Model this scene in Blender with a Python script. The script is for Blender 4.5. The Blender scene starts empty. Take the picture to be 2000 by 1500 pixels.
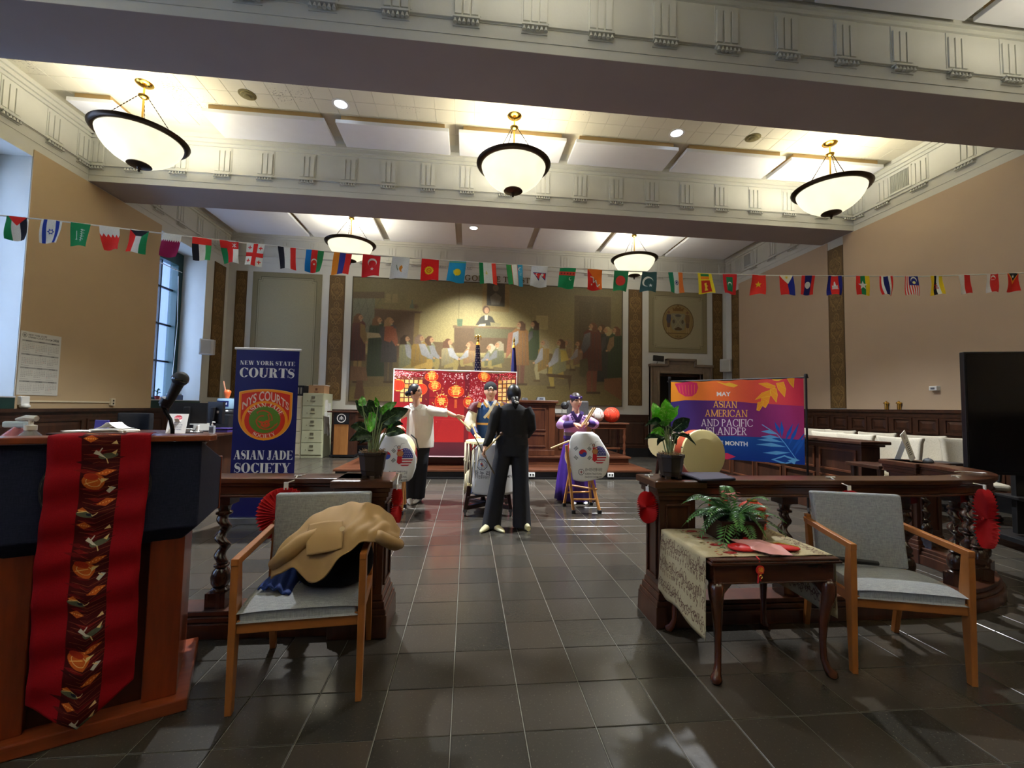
import bpy, bmesh, math, random
import numpy as np
from mathutils import Vector, Matrix
S = bpy.context.scene
COL = S.collection
# ---------------------------------------------------------------- camera, world, exposure
cam_d = bpy.data.cameras.new('camera'); cam = bpy.data.objects.new('camera', cam_d); COL.objects.link(cam)
cam_d.sensor_fit = 'HORIZONTAL'; cam_d.sensor_width = 36.0; cam_d.lens = 844.156 / 2000 * 36.0
cam_d.clip_start = 0.05; cam_d.clip_end = 200
cam.matrix_world = Matrix(((0.99461046, -0.02425491, -0.10080537, 0.0),
                           (-0.10194866, -0.05173145, -0.99344367, 0.0),
                           (0.01888108, 0.99836644, -0.05392539, 1.340858), (0, 0, 0, 1)))
S.camera = cam
W = bpy.data.worlds.new('world'); S.world = W; W.use_nodes = True
wn = W.node_tree.nodes; wl = W.node_tree.links
bg = wn['Background']
bg.inputs['Color'].default_value = (0.42, 0.60, 1.0, 1); bg.inputs['Strength'].default_value = 1.75   # overcast daylight outside the windows
S.view_settings.view_transform = 'Standard'; S.view_settings.look = 'None'
S.view_settings.gamma = 1.0; S.view_settings.use_curve_mapping = False
S.view_settings.exposure = 2.6
cy = S.cycles
cy.max_bounces = 8; cy.diffuse_bounces = 5; cy.glossy_bounces = 4; cy.transmission_bounces = 6; cy.transparent_max_bounces = 8
cy.sample_clamp_indirect = 6.0; cy.caustics_reflective = False; cy.caustics_refractive = False
cy.use_denoising = True
LAMP_W = 10.5      # bulbs inside each pendant bowl
BOWL_E = .21       # glow of the frosted bowls
DOWN_W = 75.0      # recessed downlights
PI = math.pi
R_ = random.Random(7)

# ---------------------------------------------------------------- helpers
def lin(c):
    if max(c) > 1.0: c = [x / 255.0 for x in c]
    return tuple(x / 12.92 if x <= 0.04045 else ((x + 0.055) / 1.055) ** 2.4 for x in c[:3])
MATS = {}
def _new(name):
    m = bpy.data.materials.new(name); m.use_nodes = True
    nt = m.node_tree; b = nt.nodes['Principled BSDF']
    return m, nt, b
def _coords(nt, kind, scale=(1, 1, 1)):
    tc = nt.nodes.new('ShaderNodeTexCoord'); mp = nt.nodes.new('ShaderNodeMapping')
    mp.inputs['Scale'].default_value = scale
    nt.links.new(tc.outputs[kind], mp.inputs['Vector']); return mp.outputs['Vector']
def _noise(nt, vec, scale, detail=4, rough=.55):
    n = nt.nodes.new('ShaderNodeTexNoise'); n.inputs['Scale'].default_value = scale
    n.inputs['Detail'].default_value = detail; n.inputs['Roughness'].default_value = rough
    if vec is not None: nt.links.new(vec, n.inputs['Vector'])
    return n.outputs['Fac']
def _ramp(nt, fac, stops):
    r = nt.nodes.new('ShaderNodeValToRGB'); e = r.color_ramp.elements
    while len(e) < len(stops): e.new(.5)
    for k, (p, c) in enumerate(stops): e[k].position = p; e[k].color = (*c, 1)
    nt.links.new(fac, r.inputs['Fac']); return r.outputs['Color']
def _bump(nt, b, fac, strength, dist=.01):
    n = nt.nodes.new('ShaderNodeBump'); n.inputs['Strength'].default_value = strength; n.inputs['Distance'].default_value = dist
    nt.links.new(fac, n.inputs['Height']); nt.links.new(n.outputs['Normal'], b.inputs['Normal'])
def mat(name, col, rough=.5, metal=0., var=.06, vs=6., bump=0., bs=60., emit=0., coat=0., stretch=(1, 1, 1), trans=0., spec=.5, sheen=0.):
    if name in MATS: return MATS[name]
    m, nt, b = _new(name); c = lin(col)
    b.inputs['Roughness'].default_value = rough; b.inputs['Metallic'].default_value = metal
    b.inputs['Coat Weight'].default_value = coat; b.inputs['Transmission Weight'].default_value = trans
    b.inputs['Specular IOR Level'].default_value = spec; b.inputs['Sheen Weight'].default_value = sheen
    b.inputs['Base Color'].default_value = (*c, 1)
    if var or bump: vec = _coords(nt, 'Object', stretch)
    if var:
        col_ = _ramp(nt, _noise(nt, vec, vs), [(.25, [x * (1 - var) for x in c]), (.75, [min(1, x * (1 + var)) for x in c])])
        nt.links.new(col_, b.inputs['Base Color'])
    if bump: _bump(nt, b, _noise(nt, vec, bs, 3), bump)
    if emit:
        b.inputs['Emission Color'].default_value = (*c, 1); b.inputs['Emission Strength'].default_value = emit
    MATS[name] = m; return m
def wood(name, c0, c1, axis='z', rough=.35, sc=9., coat=.15):
    if name in MATS: return MATS[name]
    m, nt, b = _new(name)
    st = {'x': (.12, 1, 1), 'y': (1, .12, 1), 'z': (1, 1, .12)}[axis]
    vec = _coords(nt, 'Object', st)
    f1 = _noise(nt, vec, sc, 6, .65); f2 = _noise(nt, vec, sc * 6, 3, .5)
    mx = nt.nodes.new('ShaderNodeMath'); mx.operation = 'MULTIPLY_ADD'; mx.inputs[1].default_value = .3
    nt.links.new(f2, mx.inputs[0]); nt.links.new(f1, mx.inputs[2])
    nt.links.new(_ramp(nt, mx.outputs[0], [(.42, lin(c0)), (.9, lin(c1))]), b.inputs['Base Color'])
    b.inputs['Roughness'].default_value = rough; b.inputs['Coat Weight'].default_value = coat; b.inputs['Coat Roughness'].default_value = .2
    _bump(nt, b, f2, .06, .002)
    MATS[name] = m; return m
def fabric(name, c0, c1, sc=220., rough=.9, bump=.25, stretch=(1, 1, .12)):
    if name in MATS: return MATS[name]
    m, nt, b = _new(name)
    vec = _coords(nt, 'Object', stretch); v2 = _coords(nt, 'Object', (.12, 1, 1))
    f1 = _noise(nt, vec, sc, 3); f2 = _noise(nt, v2, sc, 3)
    mx = nt.nodes.new('ShaderNodeMath'); mx.operation = 'ADD'; nt.links.new(f1, mx.inputs[0]); nt.links.new(f2, mx.inputs[1])
    mh = nt.nodes.new('ShaderNodeMath'); mh.operation = 'MULTIPLY'; mh.inputs[1].default_value = .5; nt.links.new(mx.outputs[0], mh.inputs[0])
    nt.links.new(_ramp(nt, mh.outputs[0], [(.36, lin(c0)), (.64, lin(c1))]), b.inputs['Base Color'])
    b.inputs['Roughness'].default_value = rough; b.inputs['Specular IOR Level'].default_value = .2
    _bump(nt, b, mh.outputs[0], bump, .002)
    MATS[name] = m; return m
def glassmat(name, col=(235, 245, 255), rough=.03, alpha=.25):
    if name in MATS: return MATS[name]
    m, nt, b = _new(name)
    b.inputs['Base Color'].default_value = (*lin(col), 1); b.inputs['Roughness'].default_value = rough
    b.inputs['Alpha'].default_value = alpha
    MATS[name] = m; return m

class MB:
    """collects faces; build() links them as ONE mesh object"""
    def __init__(s): s.v = []; s.f = []; s.uv = []; s.mi = []; s.cm = 0
    def add(s, vs, fs, uvs=None):
        o = len(s.v); s.v += [tuple(p) for p in vs]
        for k, f in enumerate(fs):
            s.f.append([i + o for i in f]); s.uv.append(uvs[k] if uvs else None); s.mi.append(s.cm)
        return s
    def box(s, x0, y0, z0, x1, y1, z1, M=None):
        p = [(x0, y0, z0), (x1, y0, z0), (x1, y1, z0), (x0, y1, z0), (x0, y0, z1), (x1, y0, z1), (x1, y1, z1), (x0, y1, z1)]
        if M is not None: p = [M @ Vector(q) for q in p]
        return s.add(p, [(3, 2, 1, 0), (4, 5, 6, 7), (0, 1, 5, 4), (1, 2, 6, 5), (2, 3, 7, 6), (3, 0, 4, 7)])
    def frustum(s, r0, r1):   # two rectangles (x0,y0,x1,y1,z)
        a, b = r0, r1
        p = [(a[0], a[1], a[4]), (a[2], a[1], a[4]), (a[2], a[3], a[4]), (a[0], a[3], a[4]), (b[0], b[1], b[4]), (b[2], b[1], b[4]), (b[2], b[3], b[4]), (b[0], b[3], b[4])]
        return s.add(p, [(3, 2, 1, 0), (4, 5, 6, 7), (0, 1, 5, 4), (1, 2, 6, 5), (2, 3, 7, 6), (3, 0, 4, 7)])
    def beam(s, a, b, w, d, w1=None, d1=None, up=(0, 0, 1)):   # square bar from a to b, tapering
        a, b = Vector(a), Vector(b); t = (b - a).normalized(); u = Vector(up)
        if abs(t.dot(u)) > .98: u = Vector((0, 1, 0))
        x = t.cross(u).normalized(); y = x.cross(t).normalized(); w1 = w1 or w; d1 = d1 or d
        p = []
        for c, ww, dd in ((a, w, d), (b, w1, d1)):
            for sx, sy in ((-1, -1), (1, -1), (1, 1), (-1, 1)): p.append(c + x * (sx * ww / 2) + y * (sy * dd / 2))
        return s.add(p, [(0, 1, 2, 3), (7, 6, 5, 4), (4, 5, 1, 0), (5, 6, 2, 1), (6, 7, 3, 2), (7, 4, 0, 3)])
    def prism(s, poly, z0, z1, M=None):      # polygon in xy (ccw) extruded in z
        n = len(poly); p = [(x, y, z0) for x, y in poly] + [(x, y, z1) for x, y in poly]
        if M is not None: p = [M @ Vector(q) for q in p]
        return s.add(p, [tuple(range(n - 1, -1, -1)), tuple(range(n, 2 * n))] + [(i, (i + 1) % n, n + (i + 1) % n, n + i) for i in range(n)])
    def loft(s, rings, caps=True, closed=True, uv=False):
        n = len(rings[0]); p = [q for r in rings for q in r]; fs = []; uvs = []; m = len(rings)
        for j in range(m - 1):
            for i in range(n if closed else n - 1):
                k = (i + 1) % n
                fs.append((j * n + i, j * n + k, (j + 1) * n + k, (j + 1) * n + i))
                uvs.append([(i / (n - 1), 1 - j / (m - 1)), ((i + 1) / (n - 1), 1 - j / (m - 1)), ((i + 1) / (n - 1), 1 - (j + 1) / (m - 1)), (i / (n - 1), 1 - (j + 1) / (m - 1))])
        if caps and closed:
            fs += [tuple(range(n - 1, -1, -1)), tuple(range((m - 1) * n, m * n))]; uvs += [None, None]
        return s.add(p, fs, uvs if uv else None)
    def tube(s, pts, r, n=8, sx=1., caps=True):
        pts = [Vector(p) for p in pts]; m = len(pts)
        rs = list(r) if hasattr(r, '__len__') else [r] * m
        rings = []; x = None
        for i in range(m):
            t = (pts[min(i + 1, m - 1)] - pts[max(i - 1, 0)]).normalized()
            if x is None:
                u = Vector((0, 0, 1)) if abs(t.z) < .9 else Vector((0, 1, 0))
                x = t.cross(u).normalized()
            else: x = (x - t * x.dot(t)).normalized()
            y = t.cross(x)
            rings.append([pts[i] + x * (rs[i] * sx * math.cos(a)) + y * (rs[i] * math.sin(a)) for a in [2 * PI * k / n for k in range(n)]])
        return s.loft(rings, caps)
    def lathe(s, prof, c=(0, 0, 0), n=24, M=None, caps=True):
        rings = []
        for r, z in prof:
            ring = [Vector((r * math.cos(2 * PI * k / n), r * math.sin(2 * PI * k / n), z)) for k in range(n)]
            ring = [(M @ q if M is not None else q) + Vector(c) for q in ring]; rings.append(ring)
        return s.loft(rings, caps)
    def ell(s, c, r, nu=16, nv=10, M=None, z0=-1., z1=1.):
        rings = []; a0, a1 = math.asin(z0), math.asin(z1)
        for j in range(nv + 1):
            a = a0 + (a1 - a0) * j / nv
            k_ = max(math.cos(a), 1e-3)
            ring = [Vector((r[0] * k_ * math.cos(2 * PI * k / nu), r[1] * k_ * math.sin(2 * PI * k / nu), r[2] * math.sin(a))) for k in range(nu)]
            rings.append([(M @ q if M is not None else q) + Vector(c) for q in ring])
        return s.loft(rings)
    def sheet(s, fn, nu, nv, flip=False, u0=0., u1=1., v0=0., v1=1.):   # fn(u,v) -> point ; uv kept
        p = [fn(i / nu, j / nv) for j in range(nv + 1) for i in range(nu + 1)]; fs = []; uvs = []
        for j in range(nv):
            for i in range(nu):
                a = j * (nu + 1) + i; f = (a, a + 1, a + nu + 2, a + nu + 1)
                q = [(i / nu, j / nv), ((i + 1) / nu, j / nv), ((i + 1) / nu, (j + 1) / nv), (i / nu, (j + 1) / nv)]
                q = [(u0 + (u1 - u0) * x, v0 + (v1 - v0) * y) for x, y in q]
                if flip: f = f[::-1]; q = q[::-1]
                fs.append(f); uvs.append(q)
        return s.add(p, fs, uvs)
    def quad(s, a, b, c, d, uv=((0, 0), (1, 0), (1, 1), (0, 1))): return s.add([a, b, c, d], [(0, 1, 2, 3)], [list(uv)])
    def mesh(s, name):
        me = bpy.data.meshes.new(name); me.from_pydata([tuple(v) for v in s.v], [], s.f)
        if any(u for u in s.uv):
            L = me.uv_layers.new(name='UVMap'); k = 0; arr = np.zeros((len(me.loops), 2), np.float32)
            for f, u in zip(s.f, s.uv):
                if u: arr[k:k + len(f)] = u
                k += len(f)
            L.data.foreach_set('uv', arr.ravel())
        if any(s.mi): me.polygons.foreach_set('material_index', s.mi)
        me.update(); return me
def link(name, me, parent=None):
    o = bpy.data.objects.new(name, me); COL.objects.link(o)
    if parent is not None: o.parent = parent
    return o
def obj(name, mb, m, parent=None, bev=0., smooth=0., sol=0., remesh=0., sm=0, sub=0, seg=2, label=None, kind=None, world=False, dec=0.):
    """world=True: the coordinates are room coordinates, shifted to the parent's base"""
    if world and parent is not None:
        M = parent.matrix_basis.inverted()
        pp = parent.parent
        while pp is not None: M = M @ pp.matrix_basis.inverted(); pp = pp.parent
        mb.v = [tuple(M @ Vector(p)) for p in mb.v]
    me = mb.mesh(name)
    for k in (m if isinstance(m, (list, tuple)) else [m]): me.materials.append(k)
    if smooth:
        me.polygons.foreach_set('use_smooth', [True] * len(me.polygons))
        if smooth < 180: me.set_sharp_from_angle(angle=math.radians(smooth))
    o = link(name, me, parent)
    if sol: d = o.modifiers.new('solid', 'SOLIDIFY'); d.thickness = sol; d.offset = 0
    if remesh:
        d = o.modifiers.new('remesh', 'REMESH'); d.mode = 'VOXEL'; d.voxel_size = remesh; d.use_smooth_shade = True
    if sm: d = o.modifiers.new('smooth', 'SMOOTH'); d.factor = .5; d.iterations = sm
    if sub: d = o.modifiers.new('sub', 'SUBSURF'); d.levels = sub; d.render_levels = sub
    if bev: d = o.modifiers.new('bevel', 'BEVEL'); d.width = bev; d.segments = seg; d.limit_method = 'ANGLE'; d.angle_limit = math.radians(40)
    if label: o['label'] = label
    if kind: o['kind'] = kind
    return o
def thing(name, label, cat, loc=(0, 0, 0), rz=0., group=None):
    o = bpy.data.objects.new(name, None); COL.objects.link(o); o.location = loc; o.rotation_euler = (0, 0, rz)
    o.matrix_basis = Matrix.Translation(loc) @ Matrix.Rotation(rz, 4, 'Z')
    o.empty_display_size = .1; o['label'] = label; o['category'] = cat
    if group: o['group'] = group
    return o
def tag(o, label, cat, group=None):
    o['label'] = label; o['category'] = cat
    if group: o['group'] = group
    return o
def struct(name, mb, m, parent=None, **kw):
    o = obj(name, mb, m, parent, **kw)
    if parent is None: o['kind'] = 'structure'
    return o
def inst(name, me, parent, M):         # another piece sharing mesh data
    o = link(name, me, parent); o.matrix_basis = M; return o
def dup(root, loc, rz=None, label=None):
    r = root.copy(); COL.objects.link(r)
    r.matrix_basis = Matrix.Translation(loc) @ Matrix.Rotation(root.rotation_euler.z if rz is None else rz, 4, 'Z')
    if label: r['label'] = label
    for ch in list(root.children):
        c = ch.copy(); COL.objects.link(c); c.parent = r
        for g in list(ch.children):
            d = g.copy(); COL.objects.link(d); d.parent = c
    return r
def T(x, y, z): return Matrix.Translation((x, y, z))
def RZ(a): return Matrix.Rotation(a, 4, 'Z')
def RX(a): return Matrix.Rotation(a, 4, 'X')
def RY(a): return Matrix.Rotation(a, 4, 'Y')
def arc(cx, cy, rx, ry, a0, a1, n):
    return [(cx + rx * math.cos(a0 + (a1 - a0) * k / n), cy + ry * math.sin(a0 + (a1 - a0) * k / n)) for k in range(n + 1)]
# ---------------------------------------------------------------- flat print: a small painter for banners, flags, murals
class Canvas:
    def __init__(s, w, h, bgc):
        s.w, s.h = w, h; s.a = np.empty((h, w, 3), np.float32); s.a[:] = np.array(bgc, np.float32) / 255; s.rng = np.random.RandomState(3)
    def poly(s, pts, col, al=1.):
        P = np.asarray(pts, np.float32)
        x0, y0 = np.floor(P.min(0)).astype(int); x1, y1 = np.ceil(P.max(0)).astype(int)
        x0, y0 = max(x0, 0), max(y0, 0); x1, y1 = min(x1 + 1, s.w), min(y1 + 1, s.h)
        if x1 <= x0 or y1 <= y0: return
        ss = 3 if (x1 - x0) * (y1 - y0) < 300000 else 2
        xs = x0 + (np.arange((x1 - x0) * ss) + .5) / ss; ys = y0 + (np.arange((y1 - y0) * ss) + .5) / ss
        ins = np.zeros((len(ys), len(xs)), bool)
        Q = np.roll(P, -1, 0)
        for (ax, ay), (bx, by) in zip(P, Q):
            if ay == by: continue
            lo, hi = (ay, by) if ay < by else (by, ay)
            j0, j1 = np.searchsorted(ys, lo), np.searchsorted(ys, hi)
            if j1 <= j0: continue
            xi = ax + (ys[j0:j1] - ay) * (bx - ax) / (by - ay)
            ins[j0:j1] ^= xs[None, :] < xi[:, None]
        cov = ins.reshape(y1 - y0, ss, x1 - x0, ss).mean((1, 3))[..., None] * al
        reg = s.a[y0:y1, x0:x1]
        if isinstance(col, list):     # vertical two-colour blend
            t = np.linspace(0, 1, y1 - y0)[:, None, None]; c = (np.array(col[0]) * (1 - t) + np.array(col[1]) * t) / 255
        else: c = np.array(col, np.float32) / 255
        reg[:] = reg * (1 - cov) + c * cov
    def rect(s, x0, y0, x1, y1, col, al=1.): s.poly([(x0, y0), (x1, y0), (x1, y1), (x0, y1)], col, al)
    def ell(s, cx, cy, rx, ry, col, al=1., n=28, rot=0.):
        c, d = math.cos(rot), math.sin(rot)
        s.poly([(cx + rx * math.cos(t) * c - ry * math.sin(t) * d, cy + rx * math.cos(t) * d + ry * math.sin(t) * c) for t in [2 * PI * k / n for k in range(n)]], col, al)
    def line(s, pts, w, col, al=1.):
        for (ax, ay), (bx, by) in zip(pts[:-1], pts[1:]):
            L = math.hypot(bx - ax, by - ay)
            if L < 1e-6: continue
            nx, ny = -(by - ay) / L * w / 2, (bx - ax) / L * w / 2; ex, ey = (bx - ax) / L * w * .2, (by - ay) / L * w * .2
            s.poly([(ax + nx - ex, ay + ny - ey), (bx + nx + ex, by + ny + ey), (bx - nx + ex, by - ny + ey), (ax - nx - ex, ay - ny - ey)], col, al)
    def ring(s, cx, cy, rx, ry, w, col, al=1.): s.line([(cx + rx * math.cos(2 * PI * k / 40), cy + ry * math.sin(2 * PI * k / 40)) for k in range(41)], w, col, al)
    def star(s, cx, cy, r, col, n=5, rot=-PI / 2, k=.4):
        s.poly([(cx + (r if i % 2 == 0 else r * k) * math.cos(rot + PI * i / n), cy + (r if i % 2 == 0 else r * k) * math.sin(rot + PI * i / n)) for i in range(2 * n)], col)
    def moon(s, cx, cy, r, col, ang=0., th=.35):      # crescent, horns pointing to ang
        o = [(cx + r * math.cos(t), cy + r * math.sin(t)) for t in np.linspace(ang + .6, ang + 2 * PI - .6, 24)]
        dx, dy = math.cos(ang) * r * th, math.sin(ang) * r * th
        i = [(cx + dx + r * .82 * math.cos(t), cy + dy + r * .82 * math.sin(t)) for t in np.linspace(ang + 2 * PI - .85, ang + .85, 24)]
        s.poly(o + i, col)
    def speck(s, amt=.03, k=1):
        n = s.rng.rand(s.h // k + 1, s.w // k + 1).astype(np.float32)
        n = np.kron(n, np.ones((k, k), np.float32))[:s.h, :s.w, None]; s.a *= 1 + (n - .5) * 2 * amt
    def image(s, name):
        im = bpy.data.images.new(name, s.w, s.h); px = np.ones((s.h, s.w, 4), np.float32); px[..., :3] = s.a[::-1].clip(0, 1)
        im.pixels.foreach_set(px.ravel()); im.update(); im.pack(); return im
    def mat(s, name, rough=.6, bump=0., bs=200., spec=.4, coat=0., trans=0.):
        m, nt, b = _new(name); t = nt.nodes.new('ShaderNodeTexImage'); t.image = s.image(name); t.extension = 'EXTEND'
        nt.links.new(t.outputs['Color'], b.inputs['Base Color']); b.inputs['Roughness'].default_value = rough
        b.inputs['Specular IOR Level'].default_value = spec; b.inputs['Coat Weight'].default_value = coat
        if bump: _bump(nt, b, _noise(nt, _coords(nt, 'Object'), bs, 2), bump, .002)
        return m
    # sans lettering through the built-in font
    def text(s, body, x, y, hgt, col, wid=None, anchor='l', fat=0., rot=0., al=1.):
        tr, bw = font_tris(body, fat)
        if not len(tr): return
        sx = sy = hgt / .70
        if wid: sx = wid / max(bw, 1e-3)
        off = {'l': 0, 'c': -bw * sx / 2, 'r': -bw * sx}[anchor]; c, d = math.cos(rot), math.sin(rot)
        for t in tr:
            q = [(off + px * sx, -py * sy) for px, py in t]
            s.poly([(x + a * c - b * d, y + a * d + b * c) for a, b in q], col, al)
    # serif lettering; place(x,y)->canvas maps text space (y up)
    def serif(s, body, hgt, col, place, t=.2, h=.045, sf=.07, track=.06, xs=1., flare=False):
        x = 0.
        for ch in body:
            if ch == ' ': x += .32 * hgt * xs; continue
            ps, w = glyph(ch, t, h, sf)
            for p in ps: s.poly([place(x + a * hgt * xs, b * hgt) for a, b in p], col)
            x += (w + track) * hgt * xs
        return x
def serif_width(body, hgt, t=.2, h=.045, sf=.07, track=.06, xs=1.):
    return sum(.32 * hgt * xs if ch == ' ' else (glyph(ch, t, h, sf)[1] + track) * hgt * xs for ch in body) - track * hgt * xs
_FT = {}
def font_tris(body, fat=0.):
    k = (body, fat)
    if k in _FT: return _FT[k]
    c = bpy.data.curves.new('lettering', 'FONT'); c.body = body; c.offset = fat; c.resolution_u = 3
    o = bpy.data.objects.new('lettering', c); COL.objects.link(o)
    me = bpy.data.meshes.new_from_object(o.evaluated_get(bpy.context.evaluated_depsgraph_get()))
    me.calc_loop_triangles(); co = [v.co for v in me.vertices]
    tr = [[(co[i].x, co[i].y) for i in t.vertices] for t in me.loop_triangles]
    w = max([p[0] for t in tr for p in t], default=0)
    bpy.data.objects.remove(o); bpy.data.curves.remove(c); bpy.data.meshes.remove(me)
    _FT[k] = (tr, w); return _FT[k]
_GL = {}
def glyph(ch, t, h, sf):
    """polygons and width of a high-contrast roman capital of height 1: stems t, hairlines h, serifs sf"""
    k = (ch, t, h, sf)
    if k in _GL: return _GL[k]
    P = []; R = lambda x0, y0, x1, y1: P.append([(x0, y0), (x1, y0), (x1, y1), (x0, y1)])
    def stem(x, w=t, b=1, tp=1, y0=0, y1=1):
        R(x, y0, x + w, y1)
        if b: R(x - sf, y0, x + w + sf, y0 + h)
        if tp: R(x - sf, y1 - h, x + w + sf, y1)
    def diag(x0, y0, x1, y1, w): P.append([(x0, y0), (x0 + w, y0), (x1 + w, y1), (x1, y1)])
    def ring(cx, cy, rx, ry, a0, a1, tt=None):
        tt = tt or t; n = 22; P.append(arc(cx, cy, rx, ry, a0, a1, n) + arc(cx, cy, rx - tt, ry - h, a1, a0, n))
    def term(x, y, up, w=None):  # triangular arm ending
        w = w or t * .55; P.append([(x, y), (x - w, y), (x, y + up)])
    w = .7
    if ch == 'I': stem(sf); w = t + 2 * sf
    elif ch in 'EFL':
        stem(sf); w = t + sf + .36
        if ch != 'L': R(sf, 1 - h, w, 1); term(w, 1 - h, -.24); R(sf + t, .5 - h / 2, w - .1, .5 + h / 2); P.append([(w - .1, .37), (w - .1, .63), (w - .1 - t * .3, .5)])
        if ch != 'F': R(sf, 0, w + .03, h); term(w + .03, h, .27)
        if ch == 'F': R(0, 0, t + 2 * sf, h)
    elif ch == 'T':
        w = t + .5; R(0, 1 - h, w, 1); term(w, 1 - h, -.26); P.append([(0, 1 - h), (t * .55, 1 - h), (0, .74)]); stem(w / 2 - t / 2, tp=0)
    elif ch == 'O' or ch == 'Q': ring(.43, .5, .43, .52, 0, 2 * PI); w = .86
    elif ch == 'C':
        ring(.42, .5, .42, .52, .75, 2 * PI - .62); w = .76; R(.70, .66, .74, .98); P.append([(.74, .66), (.74, .98), (.56, .93)])
    elif ch == 'G':
        ring(.42, .5, .42, .52, .75, 2 * PI - .75); R(.60, .05, .60 + t, .44); R(.54, .44 - h, .66 + t, .44); w = .72 + t; R(.70, .66, .74, .98); P.append([(.74, .66), (.74, .98), (.56, .93)])
    elif ch == 'D': stem(sf); w = sf + .74; ring(sf + t, .5, w - sf - t, .5, -PI / 2, PI / 2); R(sf, 0, sf + t, h); 
    elif ch in 'PR':
        stem(sf); ring(sf + t, .74, .36, .26, -PI / 2, PI / 2, t * .9); w = sf + t + .38
        if ch == 'R': diag(w - t + .05, 0, sf + t + .03, .5, t); R(w - t + .05, 0, w + .12, h); w += .1
    elif ch == 'S':
        w = .58; n = 26; L = []; Rr = []
        for i in range(n + 1):
            u = i / n; a = .35 + u * 4.3 if u < .5 else 0
            if u < .5: th = .45 + (u / .5) * (PI * 1.5 - .45); cx, cy_ = w / 2, .755; x = cx + (w / 2 - t * .35) * math.cos(th); y = cy_ + .225 * math.sin(th)
            else: th = PI / 2 - ((u - .5) / .5) * (PI * 1.5 - .45); cx, cy_ = w / 2, .265; x = cx + (w / 2 - t * .33) * math.cos(th); y = cy_ + .245 * math.sin(th)
            ww = h * .5 + (t * .52) * math.exp(-((u - .5) / .2) ** 2); L.append((x, y, ww))
        for i in range(n + 1):
            a = L[max(i - 1, 0)]; b = L[min(i + 1, n)]; d = math.hypot(b[0] - a[0], b[1] - a[1]) or 1; nx, ny = -(b[1] - a[1]) / d, (b[0] - a[0]) / d
            Rr.append(((L[i][0] + nx * L[i][2], L[i][1] + ny * L[i][2]), (L[i][0] - nx * L[i][2], L[i][1] - ny * L[i][2])))
        P.append([r[0] for r in Rr] + [r[1] for r in Rr[::-1]]); R(w - .08, .70, w - .03, .98); R(.0, .03, .05, .32)
    elif ch == 'A':
        w = .84; diag(.06, 0, .38, 1, h * 1.3); diag(w - .06 - t, 0, .44 - t * .55, 1, t); R(.2, .28, .6, .28 + h); R(0, 0, .18 + h, h); R(w - .1 - t, 0, w, h)
    elif ch == 'N':
        w = .86; R(.09, 0, .09 + h * 1.3, 1); R(0, 0, .2 + h, h); R(w - .11 - h, 0.0, w - .11 + h * .3, 1); R(w - .2 - h, 1 - h, w, 1); diag(w - .12 - t, 0, .04, 1, t * 1.05); R(0, 1 - h, .1 + t, 1)
    elif ch == 'M':
        w = 1.06; R(.09, 0, .09 + h * 1.3, 1); R(0, 0, .2 + h, h); stem(w - sf - t); diag(.46, 0, .06, 1, t); diag(.46, 0, w - sf - t, 1, h * 1.6); R(0, 1 - h, .1 + t, 1)
    elif ch in 'VY':
        w = .84
        if ch == 'V': diag(.38, 0, .08, 1, t); diag(.44, 0, w - .12, 1, h * 1.3)
        else: stem(w / 2 - t / 2, tp=0, y1=.46); diag(w / 2 - t / 2, .42, .06, 1, t); diag(w / 2, .42, w - .14, 1, h * 1.4)
        R(0, 1 - h, .14 + t, 1); R(w - .24, 1 - h, w, 1)
    elif ch == 'W':
        w = 1.2; diag(.3, 0, .06, 1, t); diag(.36, 0, .58, 1, h * 1.3); diag(.74, 0, .5, 1, t); diag(.8, 0, 1.06, 1, h * 1.3); R(0, 1 - h, .1 + t, 1); R(.42, 1 - h, .58 + t, 1); R(w - .22, 1 - h, w, 1)
    elif ch == 'K':
        stem(sf); diag(sf + t * .95, .36, .62, 1, h * 1.6); diag(.74 - t * .6, 0, sf + t + .1, .56, t); R(.54, 1 - h, .8, 1); R(.66 - t * .6, 0, .86, h); w = .86
    elif ch == 'U':
        w = .82; stem(sf, b=0, y0=.3); R(w - .1 - h, .3, w - .1 + h * .3, 1); R(w - .2 - h, 1 - h, w, 1)
        ring((sf + w - .1) / 2, .3, (w - .1 - sf) / 2, .32, PI, 2 * PI, t * .8)
    elif ch == 'J':
        w = .5; R(w - sf - t, .2, w - sf, 1); R(w - 2 * sf - t, 1 - h, w, 1); ring(.2, .16, w - sf - .2, .22, PI, 2 * PI, t * .7); R(.02, .1, .12, .24)
    else: R(0, .42, .3, .42 + h); w = .3
    _GL[k] = (P, w); return _GL[k]
# ---------------------------------------------------------------- room measures (metres; y runs from the gallery to the bench wall)
XL, XR, YB, YF, ZB, ZC, TL = -6.39, 7.57, 12.0, -5.5, 4.98, 5.90, 0.3048
plaster = mat('white_plaster', (206, 206, 196), .75, var=.03, vs=3, bump=.08, bs=30)
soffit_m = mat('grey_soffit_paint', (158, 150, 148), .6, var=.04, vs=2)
tan_l = mat('tan_wall_paint', (188, 164, 128), .7, var=.03, vs=1.5)
tan_r = mat('beige_wall_paint', (186, 162, 134), .7, var=.03, vs=1.5)
panelw = mat('acoustic_white', (226, 228, 234), .85, var=.02, bump=.05, bs=300)
darkw = wood('dark_oak', (38, 21, 13), (74, 43, 27), 'x', .38)
darkwz = wood('dark_oak_upright', (38, 21, 13), (74, 43, 27), 'z', .38)
blackb = mat('black_marble', (24, 23, 24), .25, var=.3, vs=5)
stone = mat('brown_stone', (128, 112, 92), .8, var=.12, vs=9, bump=.3, bs=50)
green_m = mat('green_frame_paint', (22, 58, 54), .4, var=.1)
black_m = mat('black_satin', (18, 18, 20), .45, var=.1)
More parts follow.
